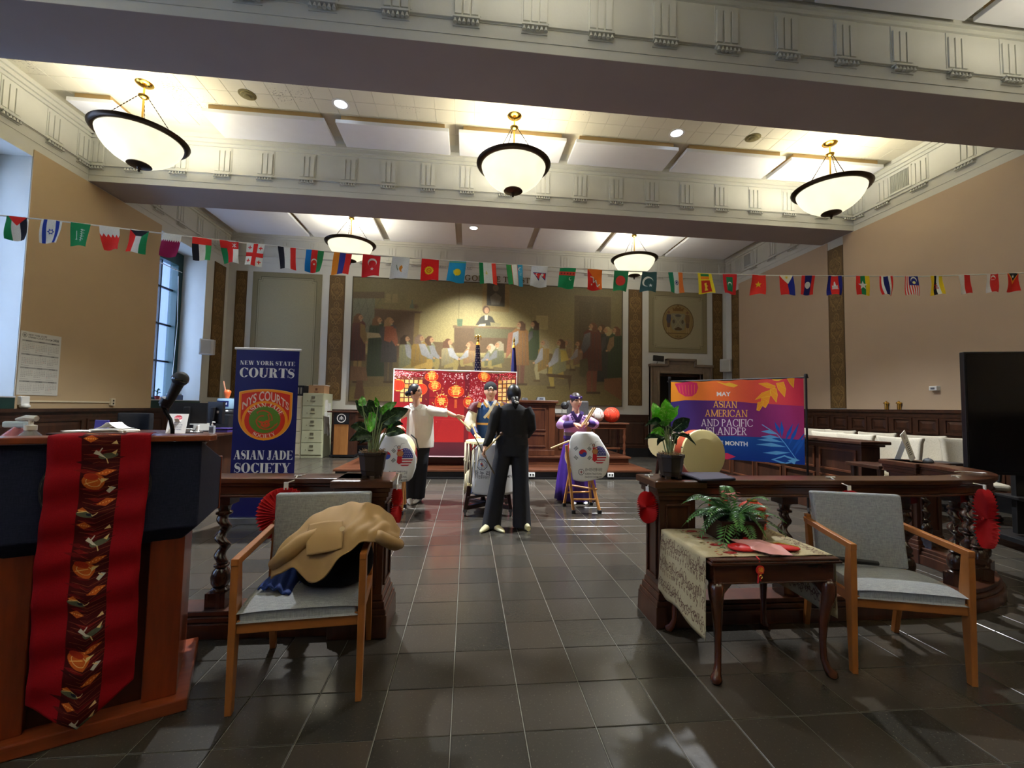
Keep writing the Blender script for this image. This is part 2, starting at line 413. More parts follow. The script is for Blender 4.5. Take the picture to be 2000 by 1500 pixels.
white_m = mat('white_plastic', (225, 225, 220), .45, var=.02)

# floor: grout bed, each near tile a piece, the rest joined
def floor_mat():
    m, nt, b = _new('slate_tile'); N = nt.nodes.new; K = nt.links.new
    g = N('ShaderNodeNewGeometry'); mp = N('ShaderNodeMapping'); mp.inputs['Location'].default_value = (.3415 / TL, -1.85 / TL + 40, 0); mp.inputs['Scale'].default_value = (1 / TL, 1 / TL, 0)
    K(g.outputs['Position'], mp.inputs['Vector'])
    fl = N('ShaderNodeVectorMath'); fl.operation = 'FLOOR'; K(mp.outputs['Vector'], fl.inputs[0])
    wnz = N('ShaderNodeTexWhiteNoise'); wnz.noise_dimensions = '2D'; K(fl.outputs[0], wnz.inputs['Vector'])
    base = _ramp(nt, wnz.outputs['Value'], [(0, lin((54, 51, 46))), (.5, lin((62, 58, 51))), (1, lin((70, 63, 55)))])
    n1 = _noise(nt, g.outputs['Position'], 95, 5, .7); sp = _ramp(nt, n1, [(.60, (0, 0, 0)), (.74, (1, 1, 1))])
    n2 = _noise(nt, g.outputs['Position'], 1.4, 1, .4)
    mx = N('ShaderNodeMix'); mx.data_type = 'RGBA'; mx.blend_type = 'MIX'
    K(sp, mx.inputs['Factor']); K(base, mx.inputs['A']); mx.inputs['B'].default_value = (*lin((112, 104, 88)), 1)
    K(mx.outputs['Result'], b.inputs['Base Color'])
    rr = N('ShaderNodeMapRange'); K(n2, rr.inputs['Value']); rr.inputs['From Min'].default_value = .3; rr.inputs['From Max'].default_value = .7
    rr.inputs['To Min'].default_value = .18; rr.inputs['To Max'].default_value = .26; K(rr.outputs['Result'], b.inputs['Roughness'])
    n3 = _noise(nt, g.outputs['Position'], 38, 4, .6); _bump(nt, b, n3, .09, .004)
    return m
tile_m = floor_mat(); grout_m = mat('pale_grout', (128, 125, 114), .7, var=.1, vs=20)
mb = MB(); mb.box(XL - .6, YF, -.2, XR + .4, YB + 2.2, -.004); floor = struct('floor', mb, grout_m)
def tile_faces(mb, x, y):
    g, c = .0016, .0035; a, b_, d, e = x + g, y + g, x + TL - g, y + TL - g
    mb.add([(a, b_, -.006), (d, b_, -.006), (d, e, -.006), (a, e, -.006), (a + .0006, b_ + .0006, -.0018), (d - .0006, b_ + .0006, -.0018), (d - .0006, e - .0006, -.0018), (a + .0006, e - .0006, -.0018), (a + c, b_ + c, 0), (d - c, b_ + c, 0), (d - c, e - c, 0), (a + c, e - c, 0)],
           [(0, 1, 5, 4), (1, 2, 6, 5), (2, 3, 7, 6), (3, 0, 4, 7), (4, 5, 9, 8), (5, 6, 10, 9), (6, 7, 11, 10), (7, 4, 8, 11), (8, 9, 10, 11)])
tb = MB(); tile_faces(tb, -TL / 2, -TL / 2); tile_me = tb.mesh('tile'); tile_me.materials.append(tile_m)
inv = cam.matrix_world.inverted(); near, rest = [], []
for i in range(-21, 27):
    for j in range(-25, 35):
        x, y = -.3415 + i * TL, 1.85 + j * TL
        if x < XL - .3 or x > XR or y < YF or y > YB - .1: continue
        p = inv @ Vector((x + TL / 2, y + TL / 2, 0)); vis = False
        if p.z < -.3:
            u, v = p.x / -p.z * 844.156, p.y / -p.z * 844.156; vis = abs(u) < 1060 and abs(v) < 790
        if -1.0 < x < 1.3 or y > 3 or y < 2.7: pass
        near.append((-p.z, x, y)) if vis and y < 6.2 else rest.append((x, y))
near.sort(); rest += [(x, y) for _, x, y in near[296:]]
for _, x, y in near[:296]: inst('tile', tile_me, floor, T(x + TL / 2, y + TL / 2, 0))
mb = MB()
for x, y in rest: tile_faces(mb, x, y)
obj('floor_tiling', mb, tile_m, floor, kind='stuff')

# ceiling with its small square tiles over the middle bay and hung acoustic panels
mb = MB(); mb.box(XL - .7, YF, ZC, XR + .4, YB + .3, ZC + .2); ceiling = struct('ceiling', mb, plaster)
def ceil_mat():
    m, nt, b = _new('pinhole_ceiling_tile'); c = lin((214, 210, 192)); vec = _coords(nt, 'Object')
    g = nt.nodes.new('ShaderNodeNewGeometry')
    f = _noise(nt, g.outputs['Position'], 38, 3, .7); q = _noise(nt, g.outputs['Position'], 1.1, 2)
    mul = nt.nodes.new('ShaderNodeMath'); mul.operation = 'MULTIPLY'; nt.links.new(f, mul.inputs[0]); nt.links.new(q, mul.inputs[1])
    nt.links.new(_ramp(nt, mul.outputs[0], [(.385, c), (.43, [x * .35 for x in c])]), b.inputs['Base Color']); b.inputs['Roughness'].default_value = .85
    return m
ctm = ceil_mat(); cb = MB(); s_ = .3
cb.frustum((-s_ / 2 + .001, -s_ / 2 + .001, s_ / 2 - .001, s_ / 2 - .001, .0), (-s_ / 2 + .004, -s_ / 2 + .004, s_ / 2 - .004, s_ / 2 - .004, -.006))
cme = cb.mesh('ceiling_tile'); cme.materials.append(ctm)
for i in range(46):
    for j in range(6): inst('ceiling_tile', cme, ceiling, T(XL + .15 + i * s_ + .08, 5.75 + j * s_, ZC))
def acoustic(x0, x1, y0, y1):
    mb = MB(); mb.box(x0, y0, 5.74, x1, y1, 5.80); p = obj('acoustic_panel', mb, panelw, ceiling, bev=.006)
    mb = MB(); mb.box(x0 + .07, y0 + .05, 5.80, x1 - .07, y1 - .05, ZC); obj('lit_gap_fill', mb, mat('tan_lit_gap', (190, 160, 112), .7), p)  # tan fill imitates the warm-lit shadow gap above the panel
PX = [(-4.14, -2.34), (-2.17, -.41), (-.25, 1.52), (1.68, 3.46), (3.6, 5.41), (5.52, 7.29)]
acoustic(-6.0, -5.37, 6.78, 7.44)
for a, b_ in PX: acoustic(a, b_, 6.79, 7.44)
for a, b_ in [(-6.07, -4.26)] + PX: acoustic(a, b_, 8.95, 11.68)
for a, b_ in [(-6.07, -4.26)] + PX: acoustic(a, b_, 1.75, 4.07)

# beams and their classical frieze: raised triglyphs and guttae blocks every 0.698 m
tg = MB()
tg.box(-.135, -.008, 5.262, .135, .004, 5.72)
for k in (-1, 0, 1): tg.frustum((k * .085 - .033, -.024, k * .085 + .033, -.006, 5.30), (k * .085 - .033, -.024, k * .085 + .033, -.006, 5.66))
tg.box(.137, -.006, 5.30, .150, .004, 5.72)
tg_me = tg.mesh('triglyph'); tg_me.materials.append(plaster)
gb = MB(); gb.box(-.135, -.065, 5.226, .135, .004, 5.242)
for k in range(6): gb.lathe([(.009, 5.228), (.020, 5.184)], (-.112 + k * .045, -.040, 0), 8)
gb.box(-.135, -.010, 5.172, .135, .004, 5.182)
gb_me = gb.mesh('guttae_block'); gb_me.materials.append(plaster)
for m_ in (gb_me,): m_.polygons.foreach_set('use_smooth', [False] * len(m_.polygons))
def entab(mb, a, b, M):        # mouldings along local x from a to b, projecting to local -y
    mb.box(a, -.035, 5.242, b, .01, 5.262, M); mb.box(a, -.012, 5.235, b, .01, 5.242, M)
    mb.box(a, -.03, 5.722, b, .01, 5.77, M); mb.box(a, -.065, 5.77, b, .01, 5.83, M); mb.box(a, -.10, 5.83, b, .01, ZC, M)
    mb.box(a, -.008, 5.085, b, .01, 5.09, M)
def frieze(parent, M, xs):
    for x in xs: inst('triglyph', tg_me, parent, M @ T(x, 0, 0)); inst('guttae_block', gb_me, parent, M @ T(x, 0, 0))
xs_face = [XL + .698 * k for k in range(20)] + [XR - .1]; xs_face[0] = XL + .1
for y0 in (7.71, 4.21, .71, -2.79):
    mb = MB(); mb.box(XL, y0, ZB + .004, XR, y0 + .78, ZC + .02)
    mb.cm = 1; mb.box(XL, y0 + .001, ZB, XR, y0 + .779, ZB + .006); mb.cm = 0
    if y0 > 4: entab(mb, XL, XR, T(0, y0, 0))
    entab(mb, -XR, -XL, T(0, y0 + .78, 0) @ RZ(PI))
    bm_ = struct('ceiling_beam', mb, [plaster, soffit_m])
    if y0 > 4: frieze(bm_, T(0, y0, 0), xs_face)

# walls
WIN = [(9.45, 11.05), (5.2, 6.80), (1.1, 2.7), (-3.2, -1.6)]; ZW0, ZW1 = 1.35, 4.86
mb = MB(); ys = [YF]
for a, b_ in sorted(WIN): ys += [a, b_]
ys.append(YB + .3)
for k in range(0, len(ys), 2): mb.cm = 0; mb.box(-7.12, ys[k], 0, XL, ys[k + 1], ZC)
for a, b_ in WIN: mb.box(-7.12, a, 0, XL, b_, ZW0); mb.box(-7.12, a, ZW1, XL, b_, ZC)
for a, b_ in ((4.99, 7.71), (8.49, YB)): entab(mb, a, b_, T(XL, 0, 0) @ RZ(PI / 2))
wall_left = struct('wall_left', mb, [plaster, tan_l])
mb = MB(); mb.box(XL - .005, 6.80, 1.19, XL + .012, 9.45, 4.965); struct('painted_panel', mb, tan_l, wall_left)
mb = MB(); mb.box(XL - .005, 2.70, 1.19, XL + .012, 5.2, 4.965); struct('painted_panel', mb, tan_l, wall_left)
frieze(wall_left, T(XL, 0, 0) @ RZ(PI / 2), [5.09, 5.765, 6.44, 7.09, 7.60] + [8.62 + .7 * k for k in range(5)] + [11.88])
mb = MB(); mb.box(XR, YF, 0, XR + .3, YB + .3, ZC)
for a, b_ in ((4.99, 7.71), (8.49, YB)): entab(mb, -b_, -a, T(XR, 0, 0) @ RZ(-PI / 2))
wall_right = struct('wall_right', mb, plaster)
for a, b_ in ((8.34, 11.385), (-5.4, 7.95)):
    mb = MB(); mb.box(XR - .012, a, 1.43, XR + .005, b_, 4.965); struct('painted_panel', mb, tan_r, wall_right)
frieze(wall_right, T(XR, 0, 0) @ RZ(-PI / 2), [-y for y in [5.09, 5.75, 6.43, 7.085, 7.60] + [8.62 + .7 * k for k in range(5)] + [11.88]])
DX0, DX1, DZ = 5.46, 6.77, 2.40
mb = MB(); mb.box(XL - .7, YB, 0, DX0, YB + .3, ZC); mb.box(DX1, YB, 0, XR + .3, YB + .3, ZC); mb.box(DX0, YB, DZ, DX1, YB + .3, ZC)
entab(mb, XL, XR, T(0, YB, 0)); wall_back = struct('wall_back', mb, plaster)
frieze(wall_back, T(0, YB, 0), xs_face)
mb = MB(); mb.box(XL - .7, YF - .3, 0, XR + .3, YF, ZC); struct('wall_front', mb, tan_r)
# air grilles in the right frieze
def grille(y0, y1, z0, z1):
    mb = MB(); t = .035
    for q in ((y0, z0, y1, z0 + t), (y0, z1 - t, y1, z1), (y0, z0 + t, y0 + t, z1 - t), (y1 - t, z0 + t, y1, z1 - t)): mb.box(XR - .035, q[0], q[1], XR + .01, q[2], q[3])
    g = obj('air_grille', mb, plaster, wall_right, bev=.004)
    mb = MB(); mb.box(XR - .004, y0 + t, z0 + t, XR + .005, y1 - t, z1 - t); obj('grille_back', mb, mat('grille_dark', (70, 70, 62), .8), g)
    mb = MB(); n = 15
    for k in range(n): y = y0 + t + (y1 - y0 - 2 * t) * (k + .5) / n; mb.box(XR - .022, y - .004, z0 + t, XR - .004, y + .004, z1 - t)
    obj('grille_slats', mb, plaster, g)
grille(6.54, 6.95, 5.30, 5.69); grille(10.75, 11.12, 5.32, 5.70)

# wainscot: dark oak dado with raised panels, black plinth
def dado(mb, a, b, z1, M, cap=.05):
    mb.box(a, -.045, 0, b, .01, z1 - .05, M); mb.box(a, -cap - .02, z1 - .05, b, .01, z1, M); mb.box(a, -.055, z1 - .13, b, .01, z1 - .10, M)
def raised(parent, M, x0, x1, z0, z1):
    w, h_ = x1 - x0, z1 - z0; mb = MB()
    for q in ((0, 0, w, .03), (0, h_ - .03, w, h_), (0, .03, .03, h_ - .03), (w - .03, .03, w, h_ - .03)): mb.box(q[0], -.018, q[1], q[2], .003, q[3])
    mb.add([(.05, 0, .05), (w - .05, 0, .05), (w - .05, 0, h_ - .05), (.05, 0, h_ - .05), (.09, -.012, .09), (w - .09, -.012, .09), (w - .09, -.012, h_ - .09), (.09, -.012, h_ - .09)], [(4, 5, 6, 7), (0, 1, 5, 4), (1, 2, 6, 5), (2, 3, 7, 6), (3, 0, 4, 7)])
    o = obj('panel', mb, darkwz, parent); o.matrix_basis = M @ T(x0, 0, z0); return o
Mb = T(0, YB, 0); Mr = T(XR, 0, 0) @ RZ(-PI / 2); Ml = T(XL, 0, 0) @ RZ(PI / 2)
mb = MB(); dado(mb, XL, 5.16, 1.2, Mb); wb = struct('trim_1', mb, darkw, label='dark oak dado along the bench wall')
for k in range(11): raised(wb, T(0, YB - .045, 0), XL + .15 + k * 1.04, XL + 1.09 + k * 1.04, .30, 1.03)
mb = MB(); dado(mb, -YB, 4.0, 1.43, Mr); wr = struct('trim_2', mb, darkw, label='dark oak dado along the jury wall')
for k in range(17):
    y1 = 11.6 - k * .42
    raised(wr, T(XR - .045, 0, 0) @ RZ(-PI / 2), -y1, -y1 + .34, 1.03, 1.29); raised(wr, T(XR - .045, 0, 0) @ RZ(-PI / 2), -y1, -y1 + .34, .30, .97)
mb = MB(); dado(mb, YF, YB, 1.19, Ml, .07); wl_ = struct('trim_3', mb, darkw, label='dark oak dado along the window wall')
for k in range(9): raised(wl_, T(XL + .045, 0, 0) @ RZ(PI / 2), 3.2 + k * .95, 4.07 + k * .95, .30, 1.02)
mb = MB(); mb.box(XL, YB - .075, 0, 5.2, YB, .25); struct('baseboard_back', mb, blackb)
mb = MB(); mb.box(XR - .075, YF, 0, XR, YB, .22); struct('baseboard_right', mb, blackb)
mb = MB(); mb.box(XL, YF, 0, XL + .075, YB, .22); struct('baseboard_left', mb, blackb)

# gilded scroll strips on the pilasters
cv = Canvas(128, 1024, (104, 80, 44)); hi, lo = (136, 108, 64), (82, 60, 30)
cv.rect(0, 0, 4, 1024, lo); cv.rect(124, 0, 128, 1024, lo)
for k in range(5):
    y = 10 + k * 204
    cv.ring(64, y + 34, 20, 26, 5, hi); cv.ell(64, y + 34, 9, 13, (122, 94, 52))
    for sx in (-1, 1):
        for r, dy, dx in ((22, 84, 26), (15, 84, 26), (8, 84, 26), (18, 140, 30), (10, 140, 30), (13, 176, 22)):
            cv.ring(64 + sx * dx, y + dy, r, r * 1.1, 3.2, hi); 
        cv.line([(64, y + 64), (64 + sx * 44, y + 100), (64 + sx * 48, y + 126), (64 + sx * 16, y + 160), (64, y + 196)], 5, hi)
        cv.line([(64, y + 68), (64 + sx * 40, y + 106), (64 + sx * 12, y + 158)], 2, lo)
        cv.poly([(64, y + 112), (64 + sx * 14, y + 128), (64, y + 158)], (124, 96, 54)); cv.ell(64 + sx * 34, y + 66, 10, 6, hi, rot=sx * .6)
cv.speck(.10, 2); cv.speck(.06, 5); gilt = cv.mat('gilded_scroll_strip', .55, bump=.2, bs=90)
def strip(parent, M, x0, x1, z0, z1):
    mb = MB(); t = .012; v1 = (z1 - z0) / 3.4
    mb.box(x0, -t * .9, z0, x1, .004, z1); 
    mb.quad((x0 + .001, -t, z0), (x1 - .001, -t, z0), (x1 - .001, -t, z1), (x0 + .001, -t, z1))
    o = obj('scroll_strip', mb, gilt, parent); o.matrix_basis = M; return o
Mbw = T(0, YB, 0)
for a, b_, z0 in ((-6.19, -5.91, 1.46), (-3.80, -3.39, 1.46), (4.57, 4.985, 1.46), (7.14, 7.45, 1.46)): strip(wall_back, Mbw, a, b_, z0, 4.83)
strip(wall_left, T(XL, 0, 0) @ RZ(PI / 2), 11.36, 11.86, 1.45, 4.86)
strip(wall_right, T(XR, 0, 0) @ RZ(-PI / 2), -11.72, -11.37, 1.45, 4.80)
strip(wall_right, T(XR, 0, 0) @ RZ(-PI / 2), -8.33, -7.96, 1.45, 4.80)
# olive panels with a notched line border; the right one bears the painted seal
def notch(c, x0, y0, x1, y1, n, w, col):
    c.line([(x0 + n, y0), (x1 - n, y0), (x1 - n, y0 + n), (x1, y0 + n), (x1, y1 - n), (x1 - n, y1 - n), (x1 - n, y1), (x0 + n, y1), (x0 + n, y1 - n), (x0, y1 - n), (x0, y0 + n), (x0 + n, y0 + n), (x0 + n, y0)], w, col)
def olive(w, h, name, seal=False):
    c = Canvas(w, h, (138, 130, 98)); m_ = int(w * .075)
    c.poly([(m_ + 20, m_), (w - m_ - 20, m_), (w - m_, m_ + 20), (w - m_, h - m_ - 20), (w - m_ - 20, h - m_), (m_ + 20, h - m_), (m_, h - m_ - 20), (m_, m_ + 20)], (156, 148, 116))
    notch(c, m_, m_, w - m_, h - m_, int(w * .045), 2.4, (92, 84, 58)); notch(c, m_ + 9, m_ + 9, w - m_ - 9, h - m_ - 9, int(w * .045), 1.5, (112, 104, 76))
    if seal:
        X, Y = w * .5, h * .49; rx, ry = w * .27, h * .29
        c.ell(X, Y, rx, ry, (104, 86, 54)); c.ell(X, Y, rx * .94, ry * .94, (140, 118, 70)); c.ring(X, Y, rx * .86, ry * .86, 2, (104, 86, 54))
        k = rx / 64.
        P = lambda *q: [(X + a * k, Y + b * k) for a, b in q]
        c.poly(P((-20, -42), (-24, -56), (-14, -50), (-8, -60), (0, -52), (8, -60), (14, -50), (24, -56), (20, -42)), (112, 84, 40)); c.ell(X, Y - 62 * k, 4 * k, 4 * k, (112, 84, 40))
        c.poly(P((-26, -32), (26, -32), (30, -22), (22, -10), (30, 8), (24, 30), (0, 38), (-24, 30), (-30, 8), (-22, -10), (-30, -22)), (128, 122, 96))
        for a in (-1, 1): c.line(P((a * 20, -26), (-a * 18, 26)), 3 * k, (146, 136, 104)); c.ell(X + a * 18 * k, Y, 5 * k, 8 * k, (88, 78, 60))
        c.ell(X, Y - 24 * k, 12 * k, 5 * k, (88, 84, 72)); c.poly(P((-16, 28), (0, 20), (18, 28), (10, 34), (-10, 34)), (84, 64, 40))
        for a, cc in ((-1, (74, 70, 78)), (1, (112, 88, 56))):
            c.ell(X + a * 38 * k, Y - 36 * k, 5 * k, 6 * k, (120, 88, 60)); c.poly(P((a * 30, -28), (a * 46, -28), (a * 48, -6), (a * 44, 6), (a * 32, 6), (a * 29, -10)), cc)
            c.poly(P((a * 31, 6), (a * 45, 6), (a * 44, 24), (a * 34, 24)), (96, 74, 56)); c.line(P((a * 35, 24), (a * 34, 44)), 5 * k, (150, 126, 84)); c.line(P((a * 42, 24), (a * 43, 44)), 5 * k, (150, 126, 84))
        c.line(P((-50, 46), (50, 46)), 2.5 * k, (96, 74, 40)); c.text('1624', X, Y + 62 * k, 9 * k, (96, 74, 40), anchor='c', fat=.01)
    c.speck(.025, 2); return c.mat(name, .6, spec=.3)
for (a, b_, z0, z1, mm_) in ((-5.765, -3.995, 1.46, 4.83, olive(360, 690, 'olive_panel')), (5.18, 6.965, 3.015, 4.82, olive(440, 445, 'olive_panel_with_seal', True))):
    mb = MB(); mb.box(a, YB - .011, z0, b_, YB + .004, z1); mb.quad((a, YB - .0125, z0), (b_, YB - .0125, z0), (b_, YB - .0125, z1), (a, YB - .0125, z1)); obj('wall_panel', mb, mm_, wall_back)

# windows, and an added building wall that blocks the view of bright sky
mb = MB(); mb.box(-16, 8.0, -4, -11.5, 40, 30); struct('wall_sky_blocker', mb, mat('sky_blocker_brick', (98, 104, 120), .9, var=.1, vs=.6))
glass = glassmat('window_glass', (190, 212, 240), .05, .18)
for n_, (a, b_) in enumerate(WIN):
    mb = MB(); x = -7.06
    mb.box(x - .05, a, ZW0, x + .14, a + .09, ZW1); mb.box(x - .05, b_ - .16, ZW0, x + .14, b_, ZW1); mb.box(x - .05, a + .09, ZW1 - .30, x + .14, b_ - .16, ZW1); mb.box(x - .05, a + .09, ZW0, x + .12, b_ - .09, ZW0 + .07)
    w_ = struct('window_%d' % (n_ + 1), mb, green_m, bev=.006)
    zs = [ZW0 + .07, 2.25, 3.10, 3.95, ZW1 - .30]; yy = [a + .09, a + .09 + (b_ - a - .18) / 3, a + .09 + 2 * (b_ - a - .18) / 3, b_ - .09]
    for z in zs[1:-1]: q = MB(); q.box(x - .01, yy[0], z - .02, x + .04, yy[-1], z + .02); obj('muntin', q, black_m, w_)
    for y in yy[1:-1]: q = MB(); q.box(x - .01, y - .02, zs[0], x + .039, y + .02, zs[-1]); obj('muntin', q, black_m, w_)
    for i in range(3):
        for j in range(4): q = MB(); q.box(x + .008, yy[i], zs[j], x + .016, yy[i + 1], zs[j + 1]); obj('pane', q, glass, w_)
    q = MB(); q.box(-7.06, a, ZW0 - .005, XL + .03, b_, ZW0 + .015); obj('sill', q, mat('sill_paint', (196, 200, 204), .5), w_, bev=.004)
    q = MB(); q.box(XL - .005, a, 1.19, XL + .02, b_, ZW0 - .005); obj('apron', q, green_m, w_)
    if n_ == 0:
        q = MB(); q.tube([(-6.9, 10.86, 4.3), (-6.9, 10.93, 3.2), (-6.9, 10.87, 2.0), (-6.9, 10.9, 1.45)], .007, 5); obj('blind_cord', q, white_m, w_)
        q = MB(); q.tube([(-6.9, 9.5, 4.42), (-6.9, 10.98, 4.42)], .011, 6); obj('blind_rail', q, white_m, w_)

# door with a stepped stone surround, dim hallway behind it
mb = MB(); y0 = YB - .12
for q in ((5.19, 0.25, DX0, 2.66), (DX1, .25, 7.045, 2.66), (DX0, DZ, DX1, 2.66), (5.70, 2.66, 6.53, 2.82)): mb.box(q[0], y0, q[1], q[2], YB + .02, q[3])
for q in ((5.16, 2.60, 5.72, 2.67), (6.51, 2.60, 7.075, 2.67), (5.67, 2.60, 5.73, 2.83), (6.50, 2.60, 6.56, 2.83), (5.67, 2.76, 6.56, 2.83)): mb.box(q[0], y0 - .05, q[1], q[2], YB, q[3])
for q in ((5.19, .25, 5.25, 2.6), (6.985, .25, 7.045, 2.6), (DX0 - .06, .25, DX0, DZ + .06), (DX1, .25, DX1 + .06, DZ + .06), (DX0, DZ, DX1, DZ + .06)): mb.box(q[0], y0 - .03, q[1], q[2], YB, q[3])
dr = struct('door_1', mb, stone, bev=.012)
q = MB(); q.box(5.17, YB - .15, 0, DX0, YB + .02, .25); q.box(DX1, YB - .15, 0, 7.07, YB + .02, .25); obj('plinth', q, blackb, dr)
q = MB(); q.box(DX0, YB + .05, 0, DX0 + .07, YB + .3, DZ); q.box(DX1 - .07, YB + .05, 0, DX1, YB + .3, DZ); q.box(DX0, YB + .05, DZ - .07, DX1, YB + .3, DZ); obj('jamb', q, darkwz, dr)
M_ = T(DX0 + .08, YB + .30, 0) @ RZ(math.radians(72)); q = MB(); q.box(0, 0, .02, 1.12, .05, 2.3, M_); leaf = obj('leaf', q, darkwz, dr)
q = MB(); q.box(DX0 - .6, YB + .3, 0, DX0 - .5, YB + 1.9, 2.8); q.box(DX1 + .5, YB + .3, 0, DX1 + .6, YB + 1.9, 2.8); q.box(DX0 - .6, YB + 1.8, 0, DX1 + .6, YB + 1.9, 2.8); q.box(DX0 - .6, YB + .3, 2.7, DX1 + .6, YB + 1.9, 2.8)
struct('wall_hallway', q, mat('hallway_paint', (110, 104, 96), .7))
# ---------------------------------------------------------------- pendant bowls and recessed lights
brass = mat('polished_brass', (212, 170, 78), .18, metal=1., var=.05)
bronze = mat('dark_bronze', (58, 46, 34), .28, metal=.7, var=.15)
def bowl_mat():
    m, nt, b = _new('frosted_bowl'); c = lin((255, 246, 208)); vec = _coords(nt, 'Object')
    b.inputs['Base Color'].default_value = (*lin((240, 232, 205)), 1); b.inputs['Roughness'].default_value = .35
    nt.links.new(_ramp(nt, _noise(nt, vec, 2.2, 2), [(.35, [x * .80 for x in c]), (.65, c)]), b.inputs['Emission Color']); b.inputs['Emission Strength'].default_value = BOWL_E
    return m
bowl_m = bowl_mat()
def pendant(loc, label, dim=1.):
    t = thing('pendant_lamp', label, 'lamp', loc, group='frosted bowl pendant lamps')
    q = MB(); q.lathe([(.001, 0), (.11, 0), (.112, -.012), (.095, -.03), (.05, -.045), (.001, -.05)], n=28); obj('canopy', q, brass, t, smooth=40)
    q = MB(); q.tube([(0, 0, -.04), (0, 0, -1.24)], .013, 10); obj('stem', q, brass, t, smooth=40)
    q = MB(); q.lathe([(.001, -.17), (.045, -.175), (.065, -.19), (.06, -.21), (.03, -.235), (.001, -.24)], n=24); obj('hub', q, brass, t, smooth=40)
    for k in range(3):
        a = PI / 2 + k * 2 * PI / 3 + .5; q = MB()
        p0, p1 = Vector((.05 * math.cos(a), .05 * math.sin(a), -.20)), Vector((.46 * math.cos(a), .46 * math.sin(a), -.80))
        n = 26
        for i in range(n):
            u, w = p0.lerp(p1, i / n), p0.lerp(p1, (i + 1.15) / n); q.beam(u, w, .012 if i % 2 else .005, .005 if i % 2 else .012)
        obj('chain', q, bronze, t)
    q = MB(); q.lathe([(.495, -.845), (.52, -.85), (.56, -.825), (.575, -.80), (.56, -.79), (.53, -.80), (.505, -.82), (.485, -.815), (.485, -.84), (.495, -.845)], n=56, caps=False); obj('rim', q, bronze, t, smooth=50)
    q = MB(); pr = [(.50, -.825), (.487, -.88), (.455, -.95), (.40, -1.03), (.32, -1.105), (.22, -1.17), (.12, -1.21), (.015, -1.225)]
    q.lathe(pr + [(r - .008 if r > .03 else .008, z + .012) for r, z in pr[::-1]], n=48, caps=False); obj('bowl', q, bowl_m, t, smooth=60)
    q = MB(); q.lathe([(.001, -1.205), (.14, -1.205), (.147, -1.217), (.09, -1.24), (.03, -1.25), (.02, -1.262), (.026, -1.272), (.012, -1.285), (.018, -1.30), (.001, -1.315)], n=28); obj('finial', q, bronze, t, smooth=40)
    L = bpy.data.lights.new('bulb', 'POINT'); L.energy = LAMP_W * dim; L.color = (1, .965, .88); L.shadow_soft_size = .14
    o = bpy.data.objects.new('bulb', L); COL.objects.link(o); o.parent = t; o.location = (.001, .06, -.93); return t
pendant((-4.74, 6.5, ZC), 'lit cream glass bowl pendant over the tan wall, left end of the front lamp row')
pendant((.62, 6.5, ZC), 'lit cream glass bowl pendant hanging centred, middle of the front lamp row')
pendant((5.98, 6.5, ZC), 'lit cream glass bowl pendant beside the air grille, right end of front lamp row')
pendant((-2.82, 10.28, ZC), 'lit cream glass bowl pendant of the rear row, above the blue roll-up sign')
pendant((4.06, 10.28, ZC), 'lit cream glass bowl pendant of the rear row, above the right end of the mural')
for y in (2.85, -.85):  # unseen lamp rows added to brighten the foreground and near beam
    for x in (-4.74, .62, 5.98): pendant((x, y, ZC), 'added cream glass bowl pendant over the public seats, unseen, brightens the foreground', .45 if y > 0 else 3.4)
dl_m = mat('downlight_lens', (226, 240, 255), .4, var=0, emit=1.0)
for k, (x, y, lb) in enumerate(((-2.03, 6.57, 'round lit cool white downlight between the left and centre pendants'), (3.31, 6.57, 'round lit cool white downlight between the centre and right pendants'), (.04, 10.47, 'round lit cool white downlight under the acoustic panels, rear bay'))):
    z = 5.74 if 1 < k < 5 else ZC
    t = thing('downlight', lb, 'light', (x, y, z))
    q = MB(); q.lathe([(.095, .0), (.13, 0), (.13, -.012), (.095, -.012), (.095, 0)], n=32, caps=False); obj('trim_ring', q, white_m, t, smooth=40)
    q = MB(); q.lathe([(.001, -.004), (.098, -.004), (.098, -.009), (.001, -.009)], n=32); obj('lens', q, dl_m, t)
    L = bpy.data.lights.new('downlight', 'SPOT'); L.energy = DOWN_W * 8; L.color = (.92, .96, 1); L.spot_size = math.radians(104); L.spot_blend = .8; L.shadow_soft_size = .09
    o = bpy.data.objects.new('downlight_lamp', L); COL.objects.link(o); o.parent = t; o.location = (0, 0, -.03)
for x, y, lb in ((-3.36, 6.54, 'round ceiling sprinkler rose near the left downlight'), (4.61, 6.52, 'round ceiling sprinkler rose near the right pendant')):
    t = thing('ceiling_rose', lb, 'vent', (x, y, ZC)); q = MB(); q.lathe([(.001, 0), (.12, 0), (.12, -.012), (.09, -.016), (.085, -.03), (.05, -.034), (.045, -.05), (.001, -.055)], n=28); obj('cover', q, mat('old_brass', (150, 140, 98), .4, metal=.5), t, smooth=30)

